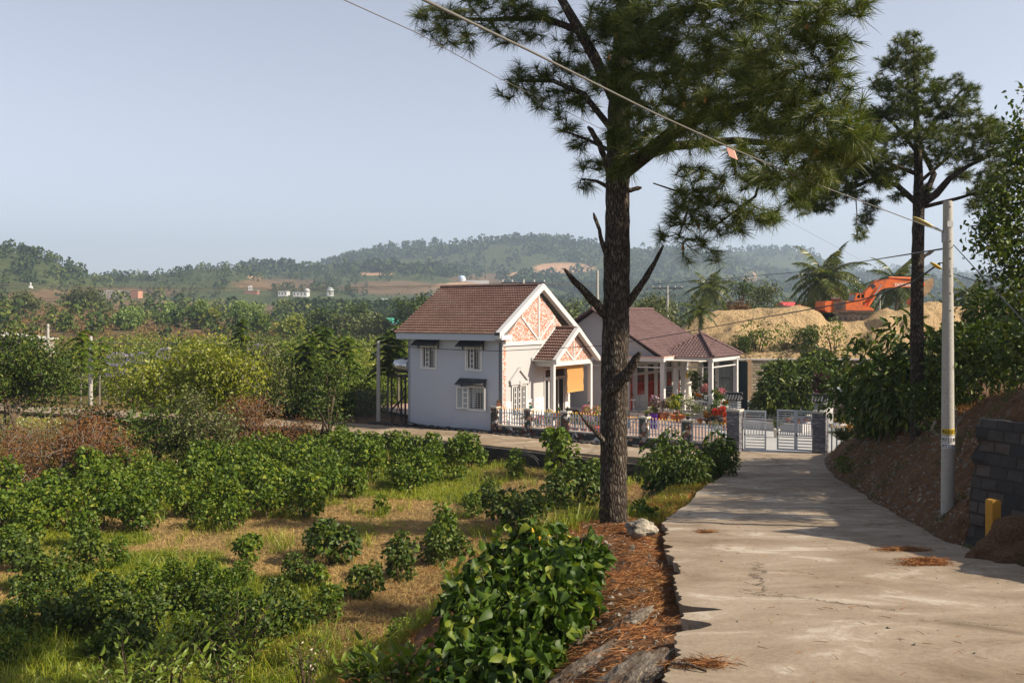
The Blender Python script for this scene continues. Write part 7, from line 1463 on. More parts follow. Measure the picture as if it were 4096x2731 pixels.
grass(900, 309, lambda x, y, r: 0 < x-XRf(y) < 4 and fbm(x, y, .6, 2, 35) > .18, (.1, .3), .012, M_OLIVE, 'bank_weeds', 'sparse green weeds clinging to the dirt bank', xr=(7, 18), yr=(13, 40), bend=.4, lean=.7)
# white clover dots
rng = np.random.default_rng(310); C = []
while len(C) < 2600:
    x, y = rng.uniform(-32, -8), rng.uniform(38, 58)
    if NY(x)-12 < y < NY(x)-.6: C.append((x, y, G(x, y)+rng.uniform(.15, .35)))
C = np.array(C); V, Fc = leaves(C, rng.normal(size=C.shape), .05, .9, 0, 0, rng); o = link_mesh('white_wildflowers', np_mesh('white_wildflowers', V, Fc), plain('wildflower_white', (.7, .7, .6), .7, .1)); tag(o, 'tiny white wildflowers sprinkled over the verge below the far road', 'flowers', kind='stuff')
# ---------- pine litter, stones ----------
M_LITTER = leafmat('fallen_pine_needles', (.16, .065, .030), (.27, .125, .055), (.40, .23, .11), .8, .1, .1, (1.2, 1, .6))
def litter(n, seed, fpos, L, name, label, wd=.006, tilt=.18, per=1):
    rng = np.random.default_rng(seed); C = []
    while len(C) < n:
        q_ = fpos(rng)
        if q_: C.append(q_)
    C = np.array(C); a = rng.random(n)*6.28; d = np.stack([np.cos(a), np.sin(a), rng.normal(size=n)*tilt], 1); V, Fc = blades(C, d, rng.uniform(.6, 1.2, n)*L, wd, .05, rng); o = link_mesh(name, np_mesh(name, V, Fc), M_LITTER); tag(o, label, 'litter', kind='stuff')
def fl1(r):
    y = r.uniform(5, 20); dd = r.uniform(.02, 3.0 if y > 9 else 2.2); x = XLf(y)-dd
    if fbm(x, y, 1.3, 3, 21) < -.08 and r.random() > .2: return None
    return x, y, G(x, y)+r.uniform(0, .03)
litter(34000, 320, fl1, .17, 'needle_litter', 'thick layer of fallen reddish pine needles on the slope beside the road')
def fl2(r):
    y = r.uniform(5.5, 20); x = r.uniform(XLf(y)+.35, XRf(y)-.1)
    for cx, cy, sx_, sy_ in ((6.4, 14.7, .34, .06), (6.2, 13.5, .26, .05), (6.0, 13.1, .3, .05), (1.5, 7.25, .2, .07), (3.7, 17.2, .1, .05)):
        if abs(r.normal()) < 1 and r.random() < .35: 
            return cx+r.normal()*sx_*.6, cy+r.normal()*sy_*.6, RZ(cy)+.012+r.uniform(0, .03)
    return None
litter(2600, 321, fl2, .16, 'needle_drifts', 'small drifts of orange pine needles lying on the concrete road')
def fl3(r): y = r.uniform(5.5, 30); x = r.uniform(XLf(y)+.6, XRf(y)-.1); return x, y, RZ(y)+.012
litter(420, 322, fl3, .15, 'loose_needles', 'single pine needles strewn over the road surface', tilt=.02)
def fl4(r): y = r.uniform(10, 40); dd = r.uniform(.1, 4.5); x = XRf(y)+dd; return x, y, G(x, y)+r.uniform(0, .03)
litter(15000, 323, fl4, .13, 'bank_litter', 'dead leaves and needles covering the dirt bank', .011)
def rock_mesh(name, s, seed, mat, loc, rz=0, rx=0, label=None, cat='rock', group=None, sub=3, amp=.3, fr=1.0):
    import bmesh
    bm = bmesh.new(); bmesh.ops.create_icosphere(bm, subdivisions=sub, radius=1)
    for v in bm.verts:
        n_ = mn.fractal(v.co*fr*1.3+Vector((seed, 0, 0)), 1, 2, 4); c = mn.cell(v.co*1.4+Vector((seed, 0, 0))); v.co *= 1+amp*n_; v.co = Vector((v.co.x*s[0], v.co.y*s[1], v.co.z*s[2]))
    me = bpy.data.meshes.new(name); bm.to_mesh(me); bm.free(); o = link_mesh(name, me, mat); o.location = loc; o.rotation_euler = (rx, 0, rz); tag(o, label, cat, group); return o
m = N('lichen_rock', .95, .1); v = m.coord(); a = m.noise(v, 4, 6, .7); b = m.noise(v, 18, 5, .7); m.color(m.mix(m.rng(a, .4, .6), (.10, .09, .075), m.mix(b, (.30, .27, .22), (.48, .44, .36)))); m.bump(m.math('ADD', a, b), .05, 1); M_ROCK = m.mat
def onsl(dx, dy, Y): p = D(dx, dy, Y); p.z = G(p.x, p.y); return p
rock_mesh('concrete_chunk', (.27, .17, .15), 3, M_ROCK, D(1472, 1212, 15.2), .3, label='pale rough concrete chunk lying beside the pine trunk base', sub=4)
m = N('earthy_concrete', .95, .1); v = m.coord(); a = m.noise(v, 6, 6, .7); b = m.noise(v, 30, 5, .7); m.color(m.mix(m.rng(a, .4, .62), (.11, .075, .05), m.mix(b, (.20, .165, .13), (.32, .28, .22)))); m.bump(m.math('ADD', a, b), .04, 1); M_SLAB = m.mat
for k, (dx, dy, Y, s, rz, rx, lb_) in enumerate(((1330, 1500, 8.6, (.42, .12, .07), .3, .5, 'long slab of broken concrete sliding down the slope at the bottom'), (1500, 1470, 8.0, (.20, .12, .05), .1, .4, 'grey concrete slab wedged under the road edge'), (1440, 1560, 7.4, (.36, .22, .05), .4, .45, 'smooth grey slab at the bottom below the road edge'), (1270, 1590, 8.0, (.3, .12, .05), .3, .4, 'broken slab at the bottom edge beside the big bush'), (1450, 1400, 9.6, (.26, .09, .07), .2, .5, 'crumbling earth ledge with needles under the road edge'), (1335, 1420, 9.9, (.15, .1, .04), .4, .4, 'small pale slab on the litter slope'))):
    q_ = onsl(dx, dy, Y); rock_mesh('broken_slab', s, 10+k, M_SLAB, q_+Vector((0, 0, s[2]*.25)), rz, -rx*.0, lb_, 'slab', sub=4, amp=.35, fr=2.2).rotation_euler[1] = -.5
rng = np.random.default_rng(330)
def pebbles(n, fpos, lo, hi, name, label, seed):
    r = np.random.default_rng(seed); mb = MB()
    for _ in range(n):
        x, y, z = fpos(r); s = r.uniform(lo, hi)*(1 if r.random() < .9 else 1.8); M = Matrix.Translation((x, y, z+s*.2)) @ Matrix.Rotation(r.random()*6, 4, 'Z') @ Matrix.Rotation(r.random()*6, 4, 'X')
        vs = [M @ Vector((a*s*r.uniform(.6, 1.2), b*s*r.uniform(.6, 1.2), c*s*.6)) for a, b, c in ((1, 0, 0), (-1, 0, 0), (0, 1, 0), (0, -1, 0), (0, 0, 1), (0, 0, -1))]
        mb.add(vs, [(0, 2, 4), (2, 1, 4), (1, 3, 4), (3, 0, 4), (2, 0, 5), (1, 2, 5), (3, 1, 5), (0, 3, 5)])
    o = mb.build(name, M_ROCK); tag(o, label, 'stones', kind='stuff')
pebbles(1500, lambda r: (lambda y, d: (XLf(y)-d, y, G(XLf(y)-d, y)))(r.uniform(5.5, 18), r.uniform(.05, 2.2)), .008, .035, 'slope_stones', 'pebbles and crumbs of concrete on the litter slope', 331)
pebbles(170, lambda r: (lambda y: (r.uniform(XLf(y)+.4, XRf(y)), y, RZ(y)))(r.uniform(5.5, 16)), .006, .02, 'road_pebbles', 'small stones scattered on the concrete road', 332)
pebbles(3600, lambda r: (lambda y, d: (XRf(y)+d, y, G(XRf(y)+d, y)))(r.uniform(10, 42), abs(r.normal())*1.6), .012, .05, 'bank_stones', 'stones and clods studding the dirt bank', 333)
m = N('loose_soil', .95, .1); v = m.coord(); a = m.noise(v, 5, 6, .7); b = m.noise(v, 22, 5, .7); m.color(m.mix(m.rng(b, .3, .7), (.075, .042, .025), m.mix(a, (.14, .08, .045), (.24, .15, .09)))); m.bump(m.math('ADD', a, b), .08, 1); M_HEAP = m.mat
# ---------- right bank things ----------
sw = empty('stone_wall', Vector((9.55, 14.6, 0)), 0, 'dark block stone buttress leaning into the dirt bank right of the pole', 'wall'); p0 = [(7.72, 15.35), (8.3, 14.1), (8.95, 12.7)]; t = MB(); V = []; n = 26; rr = 16
for i in range(n+1):
    s_ = i/n*2; k = min(1, int(s_)); f = s_-k; x, y = lerp(p0[k][0], p0[k+1][0], f), lerp(p0[k][1], p0[k+1][1], f)
    for j in range(rr+1): h = j/rr; zt = 2.35+2.2*h; V.append(Vector((x+.62*h-9.55+.09*fbm(x*3, h*8, 1, 3), y+.75*h-14.6, zt+.05*fbm(x, h, 4, 2))))
t.add(V, [(i*(rr+1)+j, (i+1)*(rr+1)+j, (i+1)*(rr+1)+j+1, i*(rr+1)+j+1) for i in range(n) for j in range(rr)], 0, False)
vt = [V[i*(rr+1)+rr] for i in range(n+1)]; t.add(vt+[v+Vector((.3, .5, -.03)) for v in vt], [(i, i+1, n+2+i, n+1+i) for i in range(n)]); t.build('masonry', M_DBLOCK, sw)
mp = empty('marker_post', D(2281, 1204, 14.2), .3, 'short ochre yellow concrete marker post in front of the dark stone wall', 'marker post'); t = MB(); t.box(-.085, .085, -.07, .07, -.6, .37); t.prism([(-.085, .37), (.085, .37), (.06, .40), (-.06, .40)], -.07, .07); t.build('post', plain('ochre_paint', (.36, .19, .025), .8, .25, 6, .005), mp)
for k, (pts, lb_) in enumerate((([(2150, 965), (2140, 985), (2160, 1005), (2175, 1010)], 'pale twisted dead branch sticking out left of the stickered pole'), ([(2193, 935), (2194, 980), (2190, 1010), (2196, 1040)], 'brown dead branch hanging down right of the stickered pole'), ([(2190, 985), (2200, 968), (2206, 958)], 'short pale forked twig right of the stickered pole'))):
    t = MB(); t.tube([D(x, y, 18.6) for x, y in pts], [.03, .035, .03, .02][:len(pts)], 7, jit=.1); o = t.build('dead_branch', M_TWIGL); tag(o, lb_, 'branch')
rock_mesh('soil_heap', (1.25, .6, .75), 61, M_HEAP, (8.3, 13.75, 2.62), .1, label='heap of loose brown soil around the yellow marker post', cat='soil heap', amp=.25, sub=4)
PBANK = [proto_shrub(270+k, 1.0, 1.6, 1500, .13, M_DKLEAF, 14, -.3, .35, .5) for k in range(2)]; PMANGO = [proto_shrub(275, 1.0, 1.7, 1500, .20, M_DKLEAF, 14, -.8, .3, .3)]; PGRN = [proto_shrub(277, .6, .7, 500, .11, M_MULB, 9, 0, .4, .4)]
for pr_, dx, Y, z, s, lb_ in ((PBANK, 1975, 33, 1.9, 1.45, 'dark round bush above the yard at the left end of the bank'), (PMANGO, 2075, 29, 2.3, 1.8, 'tall bush with pale drooping leaves in front of the right pine'), (PMANGO, 2130, 27.0, 2.6, 1.45, 'drooping leaf bush just left of the stickered pole'), (PBANK, 2030, 31, 2.0, 1.2, 'dark bush below the tall drooping one, nearest the yard'), (PBANK, 2235, 25, 3.9, 1.25, 'dark bush right of the stickered pole on top of the bank'), (PBANK, 2310, 23, 4.0, 1.35, 'dark spreading bush at the right edge on top of the bank'), (PBANK, 2270, 30, 4.4, 1.5, 'bush behind the two right ones under the far hill'), (PMANGO, 2350, 27, 4.4, 1.4, 'leafy bush cut by the right edge behind the spreading one'), (PBANK, 2210, 34, 3.6, 1.5, 'bush behind the stickered pole reaching the sand mound'),
      (PBANK, 2420, 21, 4.4, 1.4, 'bush just outside the right edge on the bank'), (PBANK, 2130, 24.5, 3.3, .7, 'small dark bush rooted beside the pole with dead branches'), (PBANK, 2090, 36, 2.4, 1.3, 'dark bush in the gap between drooping bush and block wall')):
    p = D(dx, 720, Y); put_shrub(pr_, p.x, Y, s, lb_, None, z, 'bush')
for dx, dy, Y, s, lb_ in ((1990, 955, 34, 1.2, 'low green bush hanging over the bank beside the picket fence'), (1985, 990, 33, 1.0, 'small leafy plant lower down the bank near the gate'), (2045, 935, 31, 1.1, 'grassy weed clump at the top of the bank near the yard'), (1940, 1085, 28.5, .6, 'tiny green weed at the foot of the bank beside the road'), (2010, 925, 35, 1.3, 'weedy green clump on the bank top above the white kerb'), (2110, 930, 26, .9, 'green weeds under the drooping bush on the bank')):
    p = D(dx, dy, Y); put_shrub(PGRN, p.x, Y, s, lb_, None, min(p.z, 9), 'weed_clump')
def gtuft(x, y, z, n, L, mat, seed, name, label, w_=.012, cat='plant', lean=.6, bend=.4):
    rng = np.random.default_rng(seed); C = np.zeros((n, 3))+rng.normal(size=(n, 3))*.06; C[:, 2] = 0; d = rng.normal(size=(n, 3))*lean; d[:, 2] = 1; V, Fc = blades(C, d, rng.uniform(.6, 1, n)*L, w_, bend, rng); o = link_mesh(name, np_mesh(name, V, Fc), mat); o.location = (x, y, z); tag(o, label, cat); return o
gtuft(12.3, 31.0, 2.2, 420, 1.0, M_OLIVE, 401, 'grass_clump', 'big arching grass clump on the bank top above the road', .014); gtuft(11.9, 32.4, 1.9, 320, .9, M_OLIVE, 402, 'grass_clump', 'arching grass clump on the bank nearest the hut', .014)
# ---------- yard plants ----------
PYARD = [proto_shrub(280, 1.0, 1.7, 2400, .17, M_DKLEAF, 16, -.6, .3, .42)]
for x, Y, s, lb_ in ((16.2, 54.5, 1.95, 'big rounded glossy tree like bush at the back of the yard'), (17.8, 55.3, 1.8, 'right lobe of glossy bushes at the back of the yard'), (15.1, 53.6, 1.0, 'lower left glossy bush hanging over the planter in the yard'), (19.4, 57.5, 2.0, 'bright drooping leaf bush behind the right gate pillar')): put_shrub(PYARD, x, Y, s, lb_, None, .1, 'glossy_bush')
for x, Y, s, lb_ in ((12.9, 61.5, 1.5, 'small leaved citrus bush right of the gazebo'), (14.0, 61.0, .95, 'small leaved bush at the back kerb beside the lily clump')): put_shrub(PBANK, x, Y, s, lb_, None, .1, 'citrus_bush')
gtuft(15.2, 63.5, 1.2, 240, 1.9, M_YGLEAF, 403, 'lily_clump', 'clump of long arching strap leaves against the block wall', .07)
for dx, s, lb_ in ((1740, 1.3, 'feathery green bush left on top of the block wall'), (1800, 1.2, 'low green bush in the middle on top of the block wall'), (1860, 1.1, 'low green bush right on top of the block wall'), (1915, 1.2, 'green bush at the right end on top of the block wall'), (1705, .9, 'dry looking bush at the left end on top of the block wall')):
    p = D(dx, 800, 68.2); put_shrub(PWEED if s > 1.1 else PBANK, p.x, 68.2, s*(2.0 if s > 1.1 else 1.3), lb_, 'bushes along the top of the block wall', 3.0, 'wall_top_bush')
cd = empty('cordyline', (18.0, 52.5, .4), 0, 'dark red leaved cordyline on a thin bare stem right of the glossy bushes', 'plant'); t = MB(); t.tube([(0, 0, -.3), (0, 0, 1.7)], .04, 5); t.build('stem', M_BRANCH, cd)
rng = np.random.default_rng(404); n = 160; C = np.stack([rng.normal(size=n)*.12, rng.normal(size=n)*.12, rng.uniform(.9, 2.3, n)], 1); d = rng.normal(size=(n, 3))*.6; d[:, 2] = .9; V, Fc = leaves(C+d*.25, d, .7, .16, .3, .1, rng); link_mesh('foliage', np_mesh('foliage', V, Fc), leafmat('dark_red_leaf', (.03, .008, .012), (.07, .015, .02), None, .4, .2, .4, (1.3, .8, .8)), cd)
# pots
M_TERRA = plain('terracotta', (.42, .15, .06), .8, .15, 5); M_POTW = plain('white_pot', (.62, .6, .56), .5, .1); M_POTB = plain('black_pot', (.03, .03, .033), .5, .1); M_POTR = plain('red_pot', (.45, .05, .03), .5, .1); M_SOILP = bpy.data.materials['potting_soil']
FLW = {}
def flm(name, c):
    if name not in FLW: FLW[name] = leafmat(name+'_petals', tuple(k*.8 for k in c), c, None, .6, .25, .2, (1, 1, 1))
    return FLW[name]
def potted(x4, y4, Y, s, label, pot=M_TERRA, leafm=M_MULB, fl=None, nf=40, h=.6, w_=.5, nl=260, ls=.09, z=None, pr=.16, ph=.24, kind='bush'):
    p = P(x4/4, y4/4, Y); rng = np.random.default_rng(int(x4*7+y4)); g = empty('potted_plant', (p.x, p.y, p.z if z is None else z), 0, label, 'potted plant'); t = MB(); t.lathe([(pr*.62, 0), (pr*.95, ph*.85), (pr*1.08, ph*.86), (pr*1.08, ph), (pr*.9, ph), (pr*.88, ph-.03)], n=14); t.build('pot', pot, g); t = MB(); t.lathe([(.0, ph-.04), (pr*.87, ph-.04)], n=12); t.build('soil', M_SOILP, g)
    d = rng.normal(size=(nl, 3)); d /= np.linalg.norm(d, axis=1)[:, None]; c, r = lobes(6, w_*.5, w_*.5, h*.42, ph+h*.5, rng, .3, .5); pp_, dd = shellpts(nl, c, r, rng, 1, .5)
    if kind == 'spiky': C = np.zeros((nl, 3)); C[:, 2] = ph; dd = rng.normal(size=(nl, 3))*.5; dd[:, 2] = 1; V, Fc = blades(C, dd, rng.uniform(.6, 1, nl)*h, .02, .3, rng)
    else: dd = dd*.6+rng.normal(size=dd.shape)*.4; V, Fc = leaves(pp_, dd, ls, .5, .3, .2, rng, .3)
    link_mesh('foliage', np_mesh('foliage', V, Fc), leafm, g); t = MB(); t.tube([(0, 0, ph-.05), (0, 0, ph+h*.5)], .015, 4); t.build('stem', M_BRANCH, g)
    if fl:
        k = rng.integers(0, len(pp_), nf); C = pp_[k]*np.array([1.06, 1.06, 1.0])+np.array([0, 0, .03]); C = np.repeat(C, 5, 0)+rng.normal(size=(nf*5, 3))*.018; V, Fc = leaves(C, rng.normal(size=C.shape), .06, .8, .1, .1, rng); link_mesh('flowers', np_mesh('flowers', V, Fc), fl, g)
    g.scale = (s, s, s); return g
PK, RD, YL, WH, LI, OR = flm('pink', (.70, .22, .34)), flm('red', (.65, .03, .02)), flm('yellow', (.75, .5, .04)), flm('white', (.75, .72, .66)), flm('lilac', (.5, .3, .5)), flm('orange', (.8, .25, .02))
M_CROT = leafmat('croton_leaf', (.30, .08, .02), (.40, .22, .03), (.10, .14, .02), .4, .3, .4, (1.2, 1, .6))
z0 = .06
# (photo x, photo base y, depth, ...)
potted(2650, 1668, 54.8, 1.5, 'wide terracotta pot with a big lilac and white flowering bush by the steps', M_TERRA, M_MULB, LI, 150, .85, 1.0, 700, .09, z0, .3, .26)
potted(2612, 1656, 55.0, 1.2, 'low tray pot with a twisted bonsai right of the veranda steps', M_POTW, M_YGLEAF, None, 0, .8, .6, 200, .12, z0, .2, .12)
potted(2694, 1672, 54.4, 1.4, 'tall yellow green croton bush in a pot beside the large leaf plant', M_TERRA, M_YGLEAF, YL, 20, 1.1, .6, 500, .13, z0)
potted(2716, 1668, 55.2, 1.3, 'pot plant with two huge drooping green leaves', M_TERRA, M_MULB, None, 0, 1.25, .5, 26, .42, z0)
potted(2706, 1676, 53.5, 1.0, 'small terracotta pot with a low flowering plant beside the orange urn', M_TERRA, M_MULB, PK, 18, .4, .4, 160, .08, z0)
potted(2727, 1672, 53.2, 1.0, 'tall orange urn with sparse plant in front of the white kerb', M_POTR if 0 else M_TERRA, M_MULB, None, 0, .2, .3, 60, .08, z0, .2, .45)
potted(2752, 1660, 55.5, 1.3, 'bush covered in small white flowers in front of the balustrade', M_POTW, M_MULB, WH, 110, .95, .9, 500, .08, z0)
potted(2782, 1660, 55.3, 1.1, 'second white flowering bush right of the first at the balustrade', M_POTW, M_MULB, WH, 60, .8, .7, 380, .08, z0)
potted(2800, 1676, 52.5, 1.2, 'olive shrub in a pot between white flowers and bonsai tray', M_TERRA, M_OLIVE, None, 0, .8, .9, 600, .07, z0)
potted(2830, 1674, 52.4, 1.2, 'orange and green croton in a black pot near the gate pillar', M_POTB, M_CROT, None, 0, .45, .6, 320, .1, z0)
potted(2846, 1662, 54.5, 1.2, 'bonsai on a dark oval tray near the gate pillar', M_POTB, M_MULB, WH, 14, .7, .8, 420, .07, z0, .3, .12)
potted(2866, 1664, 53.6, 1.5, 'tall leafy shrub behind the red flowers near the gate pillar', M_POTB, M_MULB, None, 0, 1.2, .6, 420, .11, z0)
potted(2884, 1674, 51.8, 1.4, 'plant with a blaze of red flowers beside the gate pillar', M_POTB, M_CROT, RD, 260, .5, .9, 300, .09, z0)
potted(2902, 1668, 52.6, 1.3, 'yellow green potted bush right against the gate pillar', M_TERRA, M_YGLEAF, RD, 20, .95, .5, 420, .1, z0)
potted(2900, 1690, 49.5, 1.0, 'dark red foliage plant low behind the fence near the gate pillar', M_POTR, M_CROT, RD, 30, .35, .5, 240, .09, z0)
potted(2868, 1750, 44.9, 1.0, 'climbing rose in a pot just behind the last fence panel', M_TERRA, M_DKLEAF, RD, 8, 1.1, .9, 360, .09, z0)
potted(2795, 1592, 57.2, 1.0, 'black trough of orange and red flowers on the balustrade', M_POTB, M_MULB, OR, 110, .22, .5, 140, .07, FL+.73, .22, .13)
potted(2822, 1592, 57.0, 1.0, 'pink orchid in a glass vase on the balustrade', M_FROST, M_MULB, PK, 130, .75, .6, 160, .1, FL+.73, .12, .26)
potted(2880, 1590, 58.5, 1.0, 'pink orchid spray at the right end of the gazebo', M_POTB, M_MULB, PK, 160, .6, .8, 160, .09, FL+.73, .14, .12)
potted(2526, 1600, 57.0, 1.0, 'small terracotta pot plant on a white baluster pedestal by the red door', M_TERRA, M_DKLEAF, None, 0, .2, .3, 120, .07, 1.1, .13, .18)
potted(2510, 1655, 55.5, 1.0, 'terracotta bowl plant on the ground left of the steps', M_TERRA, M_MULB, None, 0, .3, .4, 160, .08, z0, .2, .18)
potted(2599, 1610, 56.6, 1.0, 'bushy plant with dark pink flowers beside the metal chair', M_POTW, M_OLIVE, PK, 24, .4, .5, 260, .07, FL, .16, .3)
potted(2688, 1590, 57.3, .9, 'small pink flower pot at the veranda column', M_POTW, M_MULB, PK, 40, .25, .28, 80, .06, FL+.73, .09, .14)
for k in range(6): potted(2638+k*8.4, 1597, 57.0-.2*k, .8, 'small plant in a white cup, part of the row on the balustrade', M_POTW, M_MULB, RD if k < 1 else None, 12, .14, .2, 40, .06, FL+.73, .1, .15)['group'] = 'row of white cups on the balustrade'
# left part behind the fence
for a in ((2150, 1700, 48.6, 'pink rose bush behind the first fence panel', PK, .7, .8), (2200, 1690, 49.0, 'tall pale flowering bush behind the second fence panel', WH, .8, .8), (2240, 1700, 48.0, 'red flowering rose bush behind the second fence panel', RD, .9, .8), (2298, 1690, 48.4, 'mass of yellow and pink flowers behind the third fence panel', YL, .95, 1.0), (2335, 1690, 48.2, 'pink rose bush left of the bright green one behind the fence', PK, 1.0, .9), (2370, 1680, 48.6, 'bright yellow green rose bush beside the pine trunk', PK, 1.35, 1.1)):
    potted(a[0], a[1], a[2], 1.15, a[3], M_TERRA, M_YGLEAF if 'yellow green' in a[3] else M_MULB, a[4], 90 if a[4] in (YL, PK) else 50, a[5], a[6], 520, .085, z0)
potted(2100, 1690, 49.4, 1.1, 'small leaved bush with tiny flowers behind the first picket panel', M_TERRA, M_OLIVE, WH, 60, .7, .9, 520, .07, z0); potted(2395, 1690, 47.5, 1.2, 'green and red shrub right behind the pine trunk beside the fence', M_TERRA, M_MULB, RD, 20, .8, .8, 400, .08, z0); potted(2378, 1705, 47.0, 1.3, 'very large red glazed pot with a low plant behind the fence', M_POTR, M_MULB, None, 0, .2, .5, 120, .08, z0, .28, .42)
potted(2235, 1640, 50.2, 1.0, 'dark conifer like plant at the foot of the porch column', M_TERRA, M_DKLEAF, None, 0, 1.2, .5, 480, .07, z0); potted(2500, 1700, 47, 1.0, 'fern like plant in a hanging bowl right of the pine trunk', M_TERRA, M_MULB, None, 0, .35, .5, 200, .09, .9, .2, .16)
for px4, y4, lb_, pm, lm_, h in ((1993, 1612, 'dried cactus like plant in a small pot on the corner fence pillar', M_TERRA, M_BROWNL, .2), (2123, 1622, 'green pot with trailing plant on the second fence pillar', bpy.data.materials['green_tin'], M_YGLEAF, .2), (2269, 1634, 'black pot with short grassy plant on the third fence pillar', M_POTB, M_MULB, .14), (2586, 1655, 'black pot with spiky grass plant on the pillar right of the trunk', M_POTB, M_YGLEAF, .28), (2751, 1668, 'black pot with small spiky plant on the last stone fence pillar', M_POTB, M_YGLEAF, .26)):
    s = onf(px4/4); q_ = F0+FD*s; p = P(px4/4, y4/4, q_.y); potted(px4, y4, q_.y, 1.0, lb_, pm, lm_, None, 0, h, .3, 70, .07, PT, .11, .15, 'spiky' if 'spiky' in lb_ or 'grassy' in lb_ else 'bush')
# right part of the yard
potted(3106, 1704, 46.6, 1.3, 'slim cream pot with a bare frangipani at the left of the double gate', M_CREAM, M_OLIVE, None, 0, .55, .45, 70, .16, z0, .14, .34); potted(2984, 1648, 55, 1.1, 'brown pot behind the open gate leaf, left of a similar one', M_TERRA, M_MULB, None, 0, .2, .4, 60, .08, z0, .24, .3); potted(3005, 1652, 54.6, 1.1, 'brown pot behind the open gate leaf, the right one of two', M_TERRA, M_MULB, None, 0, .2, .4, 60, .08, z0, .24, .3)
potted(3358, 1683, 48.4, 1.4, 'white square looking pot with small plant beside the right kerb', M_POTW, M_MULB, YL, 10, .25, .4, 90, .08, z0, .24, .36); potted(3385, 1683, 48.6, 1.4, 'wooden barrel pot with leafy plant beside the white one', M_ORANGEW, M_MULB, None, 0, .35, .5, 140, .09, z0, .24, .34)
for k, x in enumerate((3150, 3190, 3225, 3262)): potted(x, 1660, 49.9, 1.1, ('leftmost', 'second', 'third', 'rightmost')[k]+' of four dark leaved plants standing in the white planter', M_TERRA, M_DKLEAF, None, 0, .7, .5, 300, .12, .42)
# ---------- statue, hat, chairs, clothes, motorbike ----------
sp = M2 @ Vector((1.0, 1.55, FL+.72)); sp.z = FL+.72
st = empty('robed_statue', P(2754/4, 1590/4, 57.0), 0, 'white praying robed statue on the balustrade of the gazebo', 'statue'); M_ST = plain('white_statue', (.72, .66, .56), .6, .06); s = 1.3
t = MB(); t.lathe([(.20, 0), (.22, .04), (.20, .08)], n=14); t.build('base', M_ST, st)
import bmesh
def skin_fig(name, verts, edges, radii, mat, parent, sub=2):
    me = bpy.data.meshes.new(name); me.from_pydata(verts, edges, []); o = bpy.data.objects.new(name, me); COL.objects.link(o); sk = o.modifiers.new('s', 'SKIN'); sv = me.skin_vertices[0].data if me.skin_vertices else None
    if sv is None:
        bm = bmesh.new(); bm.from_mesh(me); bm.verts.layers.skin.verify(); bm.to_mesh(me); bm.free(); sv = me.skin_vertices[0].data
    for i, r in enumerate(radii): sv[i].radius = r if isinstance(r, tuple) else (r, r); sv[i].use_root = i == 0
    ss_ = o.modifiers.new('d', 'SUBSURF'); ss_.levels = sub; ss_.render_levels = sub
    dg = bpy.context.evaluated_depsgraph_get(); m2 = bpy.data.meshes.new_from_object(o.evaluated_get(dg)); bpy.data.objects.remove(o); m2.polygons.foreach_set('use_smooth', [True]*len(m2.polygons)); return link_mesh(name, m2, mat, parent)
vs = [(0, 0, .08), (0, 0, .35), (0, 0, .62), (0, 0, .82), (0, 0, .98), (0, 0, 1.07), (0, .0, 1.16), (0, -.01, 1.25), (-.14, 0, .98), (-.17, -.05, .82), (-.03, -.15, .90), (.14, 0, .98), (.17, -.05, .82), (.03, -.15, .91), (0, -.16, .99)]
es = [(0, 1), (1, 2), (2, 3), (3, 4), (4, 5), (5, 6), (6, 7), (4, 8), (8, 9), (9, 10), (4, 11), (11, 12), (12, 13), (13, 14)]
skin_fig('figure', vs, es, [.19, .155, .14, .13, .13, .055, .07, .05, .075, .06, .035, .075, .06, .035, .022], M_ST, st)
t = MB(); t.lathe([(.21, .09), (.17, .5), (.16, .8), (.155, 1.0), (.10, 1.1), (.095, 1.2), (.06, 1.29), (.01, 1.31)], (0, .045, 0), 20, sy=.75); t.v = [(x+.012*sin(x*60+z*9), y+.012*sin(z*14+x*40), z) for x, y, z in t.v]; t.build('robe', M_ST, st)
c = P(2739/4, 1500/4, 60.2); ht = empty('conical_hat', c, 0, 'yellow woven conical hat hanging on the wire screen of the gazebo', 'hat'); t = MB(); t.lathe([(.27, 0), (.18, .06), (.08, .12), (.01, .17)], n=20); t.v = [(x*.8, -z, y*1.35) for x, y, z in t.v]; t.build('cone', plain('yellow_straw', (.62, .36, .03), .7, .15, 8), ht); t = MB(); t.tube([(.03, -.17, .0), (-.03, -.17, 0)], .04, 8); t.build('knot', M_POTW, ht)
pd_ = empty('baluster_pedestal', P(2526/4, 1642/4, 57), 0, 'white baluster pedestal beside the open red door', 'pedestal'); t = MB(); baluster(t, -.1, 0, .05, .62, 1.3); baluster(t, .12, .05, .05, .62, 1.3); t.build('balusters', M_TRIM, pd_); t = MB(); t.box(-.28, .28, -.2, .2, .68, .76); t.build('top', M_TRIM, pd_); t = MB(); t.box(-.28, .28, -.2, .2, -.3, .05); t.build('base', M_TRIM, pd_)
ch = empty('metal_chair', P(2580/4, 1634/4, 57.2), .4, 'round backed wrought metal chair on the veranda', 'chair'); t = MB(); sx = M_STEEL
for x in (-.25, .25):
    for y in (-.2, .25): t.tube([(x, y, 0), (x*.9, y, .42)], .014, 5)
t.build('legs', M_STEEL, ch); t = MB(); t.box(-.26, .26, -.24, .26, .42, .45); t.build('seat', M_STEEL, ch); t = MB()
for r_ in (.28, .18, .08): t.tube([(r_*cos(a*pi/8), .27, .78+r_*1.1*sin(a*pi/8)) for a in range(17)], .012, 4, cap=False)
for x in (-.25, .25): t.tube([(x, .26, .42), (x, .27, .8)], .014, 5)
t.build('backrest', M_STEEL, ch)
